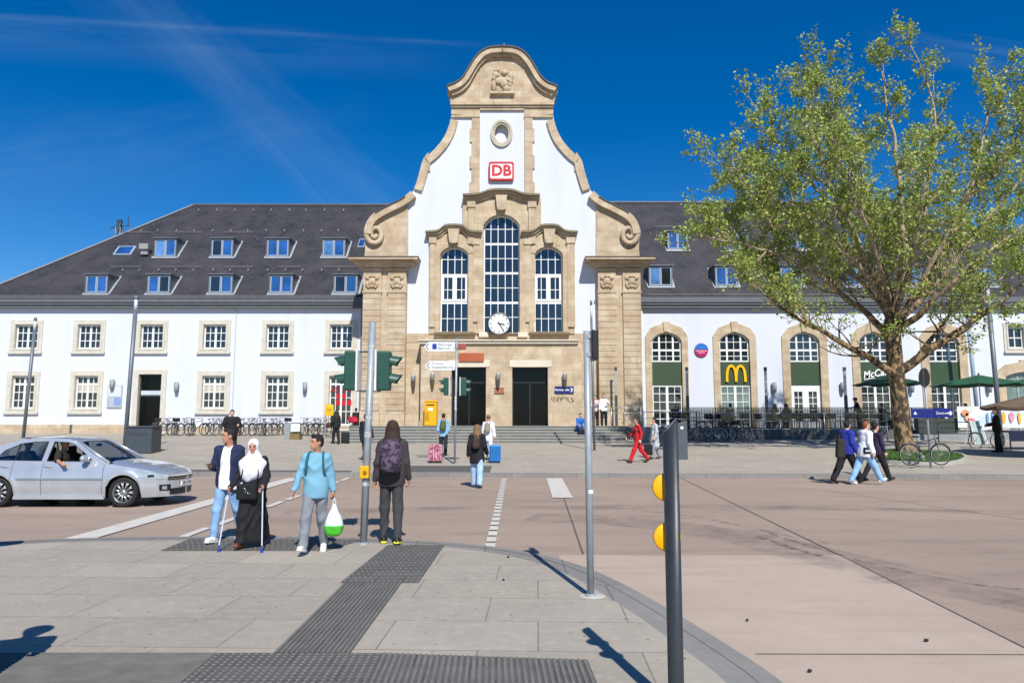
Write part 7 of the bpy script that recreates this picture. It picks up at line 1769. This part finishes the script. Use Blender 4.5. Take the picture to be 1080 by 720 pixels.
# sills, underbody
b = MB(); b.box(-.93, .93, -.82, .82, .17, .24); b.box(-2.1, 2.0, -.6, .6, .2, .3); b.build('underbody', black, car, world=False)
b = MB(); 
for sg in (-1, 1): b.prism([(-.94, .17), (.94, .17), (.92, .25), (-.92, .25)], sg*.835-.02, sg*.835+.02)
b.build('side_skirt', 'silver', car, world=False)
for xw in (XF, XRr):
    for sg in (-1, 1):
        b = MB(); vs = []; n_ = 14
        for i in range(n_+1):
            a = R(-12+204*i/n_)
            for yy in (sg*.55, sg*.8): vs.append((xw+.37*cos(a), yy, .3+.37*sin(a)))
        b.add(vs, [(2*i, 2*i+1, 2*i+3, 2*i+2) for i in range(n_)]); b.quad((xw-.37, sg*.55, .2), (xw+.37, sg*.55, .2), (xw+.37, sg*.55, .68), (xw-.37, sg*.55, .68)); b.build('wheel_arch', black, car, world=False)
        # wheel
        yo = sg*.8; b = MB(); pr = [(.215, -.09), (.27, -.1), (.298, -.085), (RW, -.05), (RW, .05), (.298, .085), (.27, .1), (.215, .09)]; b.lathe(pr, (xw, sg*.725, RW), 40, 'y', cap=False); wh = b.build('wheel', rubber, car, True, world=False)
        b = MB(); s_ = sg; yf = sg*.8
        b.lathe([(.225, sg*.72-sg*.08), (.22, yf-.005*sg), (.212, yf+.008*sg), (.2, yf-.01*sg), (.195, sg*.7)], (xw, 0, RW), 40, 'y', cap=False)
        for k in range(11):
            for dlt in (-.085, .085):
                a0 = 2*pi*k/11+dlt*.45; a1 = 2*pi*k/11+dlt; p0 = (xw+.05*cos(a0), yf-.008*sg, RW+.05*sin(a0)); p1 = (xw+.205*cos(a1), yf-.0*sg, RW+.205*sin(a1)); b.bar(p0, p1, .011, 5, .009)
        b.lathe([(0, yf+.005*sg), (.045, yf+.003*sg), (.055, yf-.02*sg)], (xw, 0, RW), 16, 'y', cap=False)
        b.build('rim', M('alloy', '#b9bdc0', .3, .8), wh, True, world=False)
        b = MB(); b.lathe([(0, sg*.73), (.205, sg*.73)], (xw, 0, RW), 24, 'y', cap=False); b.build('brake_disc', M('brake_dark', '#202122', .5, .5), wh, world=False)
# greenhouse: lean from belt (y=.76) to roof (y=.56)
ZB, ZT_ = .9, 1.37
def gy(z): return .765-(z-ZB)/(ZT_-ZB)*.185
outline = [(.98, .87), (.55, 1.13), (.16, 1.345), (.0, 1.385), (-.55, 1.41), (-1.0, 1.385), (-1.35, 1.27), (-1.72, 1.03), (-1.75, .95), (-.5, .915)]
fwin = [(.60, .95), (.36, 1.13), (.12, 1.285), (-.02, 1.325), (-.31, 1.34), (-.35, .935), (.5, .925)]
rwin = [(-.45, .94), (-.42, 1.34), (-.7, 1.335), (-.98, 1.3), (-1.28, 1.16), (-1.42, 1.0), (-1.38, .955)]
for sg in (-1, 1):
    b = MB(); b.prism(outline[::-1] if True else outline, 0, .035, [fwin, rwin])
    b.v = [(x, sg*(gy(z)-y), z) for x, y, z in b.v]
    b.build('pillar_frame', 'silver', car, world=False)
    b = MB()
    for w_ in (fwin, rwin):
        cx_ = sum(p[0] for p in w_)/len(w_); cz_ = sum(p[1] for p in w_)/len(w_); inn = [(cx_+(x-cx_)*.95, cz_+(z-cz_)*.93) for x, z in w_]; b.prism(w_, -.004, .02, [inn])
    b.v = [(x, sg*(gy(z)-y), z) for x, y, z in b.v]; b.build('window_seal', black, car, world=False)
    for w_, nm in ((rwin, 1), (fwin, 0)):
        if sg < 0 and nm == 0: continue
        b = MB(); b.add([(x, sg*(gy(z)-.012), z) for x, z in w_], [tuple(range(len(w_)))]); b.build('side_window', 'car_glass', car, world=False)
    b = MB(); b.bar((-1.02, sg*(gy(.95)-.008), .95), (-1.0, sg*(gy(1.29)-.008), 1.29), .016, 5); b.build('quarter_divider', black, car, world=False)
# roof
b = MB(); rx = [(.2, 1.335), (.08, 1.375), (-.1, 1.402), (-.35, 1.42), (-.6, 1.423), (-.85, 1.41), (-1.02, 1.385), (-1.1, 1.36)]; n_ = 10
for x, z in rx:
    for j in range(n_+1): s = -1+2*j/n_; ze = z-.025; b.v.append((x, s*(gy(ze)+.004), ze+.035*(1-abs(s)**2.5)))
for i in range(len(rx)-1):
    for j in range(n_): a = i*(n_+1)+j; b.f.append((a, a+1, a+n_+2, a+n_+1)); b.m.append(0)
ro = b.build('roof', 'silver', car, True, world=False); so2 = ro.modifiers.new('thick', 'SOLIDIFY'); so2.thickness = .02; so2.offset = -1
# wind screens
def screen(lo, hi, name):
    b = MB(); n_ = 10
    for k in range(5):
        t = k/4
        for j in range(n_+1):
            s = -1+2*j/n_; w_ = lo[2]+(hi[2]-lo[2])*t; bow = (lo[3]+(hi[3]-lo[3])*t)*(1-s*s); b.v.append((lo[0]+(hi[0]-lo[0])*t+bow, s*w_, lo[1]+(hi[1]-lo[1])*t+.02*sin(pi*t)))
    for k in range(4):
        for j in range(n_): a = k*(n_+1)+j; b.f.append((a, a+1, a+n_+2, a+n_+1)); b.m.append(0)
    return b.build(name, 'car_glass', car, True, world=False)
screen((.9, .9, .745, .16), (.2, 1.345, .57, .1), 'windscreen'); screen((-1.66, 1.0, .7, -.1), (-1.08, 1.355, .565, -.06), 'rear_window')
b = MB(); b.box(.86, .99, -.74, .74, .85, .905); b.build('cowl', black, car, world=False)
for sg in (-1, 1):
    b = MB(); b.tube([(.96, sg*.755, .9), (.55, sg*.685, 1.14), (.2, sg*.583, 1.345)], [.032, .026, .024], 8); b.build('front_pillar', 'silver', car, True, world=False)
b = MB(); b.bar((.97, -.1, .915), (.75, -.62, .99), .008, 5); b.bar((.95, .5, .915), (.76, .05, .985), .008, 5); b.build('wiper', black, car, world=False)
# spoiler
b = MB(); b.prism([(-2.28, 1.18), (-2.0, 1.16), (-1.98, 1.18), (-2.22, 1.215)], -.62, .62); 
for sg in (-1, 1): b.box(-2.18, -2.05, sg*.56-.03, sg*.56+.03, 1.0, 1.17)
b.build('spoiler', 'silver', car, bevel=.008, world=False)
# interior
b = MB(); b.box(-1.6, .9, -.7, .7, .22, .3); b.box(.62, .98, -.7, .7, .55, .88); b.build('dashboard', black, car, world=False)
sm_ = M('seat_fabric', '#1f2124', .9)
for x, y in ((-.28, -.36), (-.28, .36)):
    blob('seat', [('b', (x+.15, y, .45), (.26, .24, .09), .06), ('b', (x-.18, y, .75), (.07, .23, .3), .06), ('b', (x-.22, y, 1.13), (.05, .12, .09), .04)], sm_, car, .03, k=.02)
blob('rear_seat', [('b', (-1.0, 0, .45), (.25, .62, .09), .06), ('b', (-1.33, 0, .75), (.08, .62, .25), .06)], sm_, car, .04, k=.02)
b = MB(); b.tube([(.42+.06*cos(a), -.36+.18*sin(a), .88+.17*cos(a)) for a in [2*pi*i/20 for i in range(20)]], .014, 6, closed=True); b.bar((.4, -.36, .88), (.7, -.36, .7), .02, 6); b.build('steering_wheel', black, car, world=False)
# mirrors
for sg in (-1, 1):
    mr = blob('wing_mirror', [('e', (.52, sg*.9, 1.0), (.075, .12, .075)), ('s', (.56, sg*.76, .93), (.53, sg*.86, .97), .022, .03)], 'silver', car, .014, k=.015)
b = MB(); b.ell((.3, 0, 1.25), (.02, .12, .035), 8, 6); b.build('rear_view_mirror', black, car, world=False)
# surface patches that follow the body
def patch(x0, x1, z0, z1, sg, mat, name, par=body, off=.006, nx=10, nz=5, shape=None):
    b = MB()
    for i in range(nx+1):
        for j in range(nz+1):
            x = x0+(x1-x0)*i/nx; zz0, zz1 = (z0, z1) if not shape else shape(i/nx); z = zz0+(zz1-zz0)*j/nz
            y = yside(x, z); y1 = yside(x+.01, z); nx_ = -(y1-y)/.01; L = sqrt(1+nx_*nx_); b.v.append((x+off*nx_/L, sg*(y+off/L), z))
    for i in range(nx):
        for j in range(nz): a = i*(nz+1)+j; q = (a, a+nz+1, a+nz+2, a+1); b.f.append(q if sg < 0 else q[::-1]); b.m.append(0)
    return b.build(name, mat, par, True, world=False)
lampg = M('headlamp_glass', '#b4bdbb', .08, .3, .2, 12)
m_l, n_l, b_l = nt('lens_clear'); 
for sg in (-1, 1):
    hl = patch(1.6, 2.1, .55, .66, sg, lampg, 'headlight', body, .008, shape=lambda t: (.60-.03*t, .72-.07*t)); patch(1.78, 1.9, .61, .66, sg, M('lamp_inner', '#39413f', .15, .6), 'headlight_bowl', body, .011)
    patch(1.98, 2.13, .32, .45, sg, black, 'fog_lamp_recess', body, .006); patch(2.02, 2.09, .35, .42, sg, M('fog_glass', '#b5bab8', .1, .6), 'fog_lamp', body, .012)
    patch(2.12, 2.235, .23, .36, sg, black, 'lower_intake', body, .006, 8); patch(2.1, 2.238, .535, .6, sg, M('grille_dark', '#1d1f20', .4, .3), 'grille', body, .006, 8)
    patch(2.1, 2.238, .558, .57, sg, chrome, 'grille_bar', body, .012, 8, 2); patch(2.09, 2.238, .6, .61, sg, chrome, 'grille_bar', body, .012, 8, 2)
    patch(-.9, .9, .565, .595, sg, M('side_strip', '#8c97a3', .35, .4), 'rub_strip', body, .012, 30, 2)
    patch(-2.21, -2.0, .7, .88, sg, M('tail_red', '#8c1016', .2), 'tail_light', body, .008)
    for xx, z0, z1 in ((-.385, .24, .92), (.88, .26, .87), (-1.02, .55, .94)):
        patch(xx, xx+.008, z0, z1, sg, M('shut_line', '#2a2d30', .7), 'door_gap', body, .003, 1, 10)
    patch(-.38, .88, .238, .246, sg, M('shut_line', '#2a2d30', .7), 'door_gap', body, .003, 14, 1)
    for xx in (-.2, -1.1):
        b = MB(); z = .83; b.ell((xx-.06, sg*(yside(xx, z)+.012), z), (.1, .02, .02), 10, 6); b.build('door_handle', 'silver', body, True, world=False)
b = MB(); b.ell((2.25, 0, .57), (.015, .05, .035), 10, 6); b.build('badge', chrome, body, True, world=False)
pl = MB(); pl.box(2.235, 2.255, -.26, .26, .4, .5); pl = pl.build('number_plate', wpaint, body, world=False)
b = MB(); b.box(2.2555, 2.257, -.26, -.22, .402, .498); b.build('plate_band', blue_s, pl, world=False) if False else pl
text_mesh('MR  K 204', .09, black, pl, (2.2565, 0, .45), Matrix.Rotation(R(90), 4, 'Z') @ Matrix.Rotation(R(90), 4, 'X'), 'lettering', .001, world=False)
# occupants: separate people
def occupant(x, y, label, **kw):
    return person(label, (CX+x, CY+y, 0), -90, 1.68, seat=CZ+.5, ll=(72, 60), rl=(72, 60), h=.018, **kw)
occupant(-.24, -.36, 'driver in dark t-shirt with sunglasses leaning a bare arm out of the silver car window', top='#26221f', sleeve=.5, legs='#222222', skin=skin_a, hair=hair_d, la=(30, 10, 50, 0), ra=(42, 52, 30, -2), yaw=-35)
occupant(-1.02, -.36, 'passenger in dark clothes on the rear seat of the silver car', top='#1e2024', legs='#222222', skin=skin_b, hair=hair_d, la=(20, 10, 60, 0), ra=(30, 10, 70, 0), yaw=-40)
# ============================================================ CAMERA, LIGHT, SKY
cam = bpy.data.cameras.new('camera'); co = bpy.data.objects.new('camera', cam); COL.objects.link(co); SC.camera = co
cam.sensor_width = 36; cam.lens = 36*FPX/1080; cam.clip_end = 5000; cam.clip_start = .05
co.location = (0, 0, CAMZ); co.rotation_euler = (R(90)+PIT, 0, 0)
SUN_EL = R(44); SUN_AZ = (-.215, 1.0)  # horizontal direction the shadows fall
sd = bpy.data.lights.new('sun', 'SUN'); so = bpy.data.objects.new('sun', sd); COL.objects.link(so)
sd.energy = 4.6; sd.angle = R(.53); sd.color = (1, .96, .895)
L_ = sqrt(SUN_AZ[0]**2+1); dirv = Vector((SUN_AZ[0]/L_*cos(SUN_EL), cos(SUN_EL)/L_, -sin(SUN_EL)))
so.rotation_euler = dirv.to_track_quat('-Z', 'Y').to_euler()
w = bpy.data.worlds.new('World'); SC.world = w; w.use_nodes = True; n = w.node_tree; bg = n.nodes['Background']
sky = n.nodes.new('ShaderNodeTexSky'); sky.sky_type = 'NISHITA'; sky.sun_disc = False; sky.sun_elevation = SUN_EL
sky.sun_rotation = math.atan2(-dirv.x, -dirv.y); sky.altitude = 200; sky.air_density = 1.0; sky.dust_density = .05; sky.ozone_density = 6.0
tc = n.nodes.new('ShaderNodeTexCoord')
def wispy(scale, rot, lo, hi, amt, sc):
    mp = n.nodes.new('ShaderNodeMapping'); mp.inputs['Scale'].default_value = scale; mp.inputs['Rotation'].default_value = rot
    n.links.new(tc.outputs['Generated'], mp.inputs[0]); nz = n.nodes.new('ShaderNodeTexNoise'); nz.inputs['Scale'].default_value = sc; nz.inputs['Detail'].default_value = 6; nz.inputs['Roughness'].default_value = .55
    n.links.new(mp.outputs[0], nz.inputs['Vector']); return ramp(n, nz.outputs['Fac'], lo, hi, (0, 0, 0), (amt, amt, amt))
def streak(pa, pb, width, amt, soft_noise, xlim=None, seed=0.0):
    """thin cirrus / contrail lying along a great circle through two sky directions"""
    a = Vector(ray(*pa)).normalized(); c = Vector(ray(*pb)).normalized(); nn = a.cross(c).normalized(); t = (c-a).normalized()
    vn = n.nodes.new('ShaderNodeVectorMath'); vn.operation = 'NORMALIZE'; n.links.new(tc.outputs['Generated'], vn.inputs[0])
    def dot(v):
        d = n.nodes.new('ShaderNodeVectorMath'); d.operation = 'DOT_PRODUCT'; d.inputs[1].default_value = tuple(v); n.links.new(vn.outputs[0], d.inputs[0]); return d.outputs['Value']
    def math_(op, x, y=None):
        m = n.nodes.new('ShaderNodeMath'); m.operation = op
        for k, q in enumerate((x, y)):
            if q is None: continue
            if isinstance(q, (int, float)): m.inputs[k].default_value = q
            else: n.links.new(q, m.inputs[k])
        return m.outputs[0]
    across = dot(nn); along = dot(t)
    cb = n.nodes.new('ShaderNodeCombineXYZ'); n.links.new(math_('MULTIPLY', along, 3.0), cb.inputs[0]); n.links.new(math_('MULTIPLY', across, soft_noise), cb.inputs[1]); cb.inputs[2].default_value = seed
    nz = n.nodes.new('ShaderNodeTexNoise'); nz.inputs['Scale'].default_value = 2.2; nz.inputs['Detail'].default_value = 6; nz.inputs['Roughness'].default_value = .6; n.links.new(cb.outputs[0], nz.inputs['Vector'])
    wob = math_('MULTIPLY', math_('SUBTRACT', nz.outputs['Fac'], .5), width*1.6)
    prof = math_('MAXIMUM', math_('SUBTRACT', 1.0, math_('DIVIDE', math_('ABSOLUTE', math_('ADD', across, wob)), width)), 0.0)
    out = math_('MULTIPLY', math_('MULTIPLY', prof, ramp(n, nz.outputs['Fac'], .25, .7)), amt)
    if xlim is not None:
        mr = n.nodes.new('ShaderNodeMapRange'); n.links.new(along, mr.inputs[0]); mr.inputs[1].default_value = t.dot(Vector(ray(*xlim[0])).normalized()); mr.inputs[2].default_value = t.dot(Vector(ray(*xlim[1])).normalized()); out = math_('MULTIPLY', out, mr.outputs[0])
    return out
parts_ = [streak((150, 10), (395, 215), .05, .1, 14, None, 1.0), streak((205, 60), (330, 205), .03, .07, 40, None, 4.0), streak((0, 18), (520, 48), .005, .12, 60, ((560, 50), (430, 44)), 2.0),
          streak((0, 40), (400, 62), .03, .09, 30, ((520, 66), (300, 58)), 6.0), streak((960, 48), (1100, 72), .02, .14, 40, ((900, 40), (1040, 60)), 3.0), streak((0, 190), (330, 140), .06, .09, 16, ((420, 130), (200, 160)), 8.0)]
acc = parts_[0]
for p__ in parts_[1:]:
    m__ = n.nodes.new('ShaderNodeMath'); m__.operation = 'ADD'; n.links.new(acc, m__.inputs[0]); n.links.new(p__, m__.inputs[1]); acc = m__.outputs[0]
hs = n.nodes.new('ShaderNodeHueSaturation'); hs.inputs['Saturation'].default_value = 1.35; hs.inputs['Hue'].default_value = .506; n.links.new(sky.outputs[0], hs.inputs['Color'])
mx = n.nodes.new('ShaderNodeMix'); mx.data_type = 'RGBA'; n.links.new(acc, mx.inputs[0]); n.links.new(hs.outputs[0], mx.inputs[6]); mx.inputs[7].default_value = (3.2, 4.6, 6.6, 1)
n.links.new(mx.outputs[2], bg.inputs[0]); bg.inputs[1].default_value = .092
SC.view_settings.view_transform = 'Standard'; SC.view_settings.look = 'None'; SC.view_settings.exposure = .28; SC.view_settings.gamma = 1
SC.render.resolution_x = 1024; SC.render.resolution_y = 682
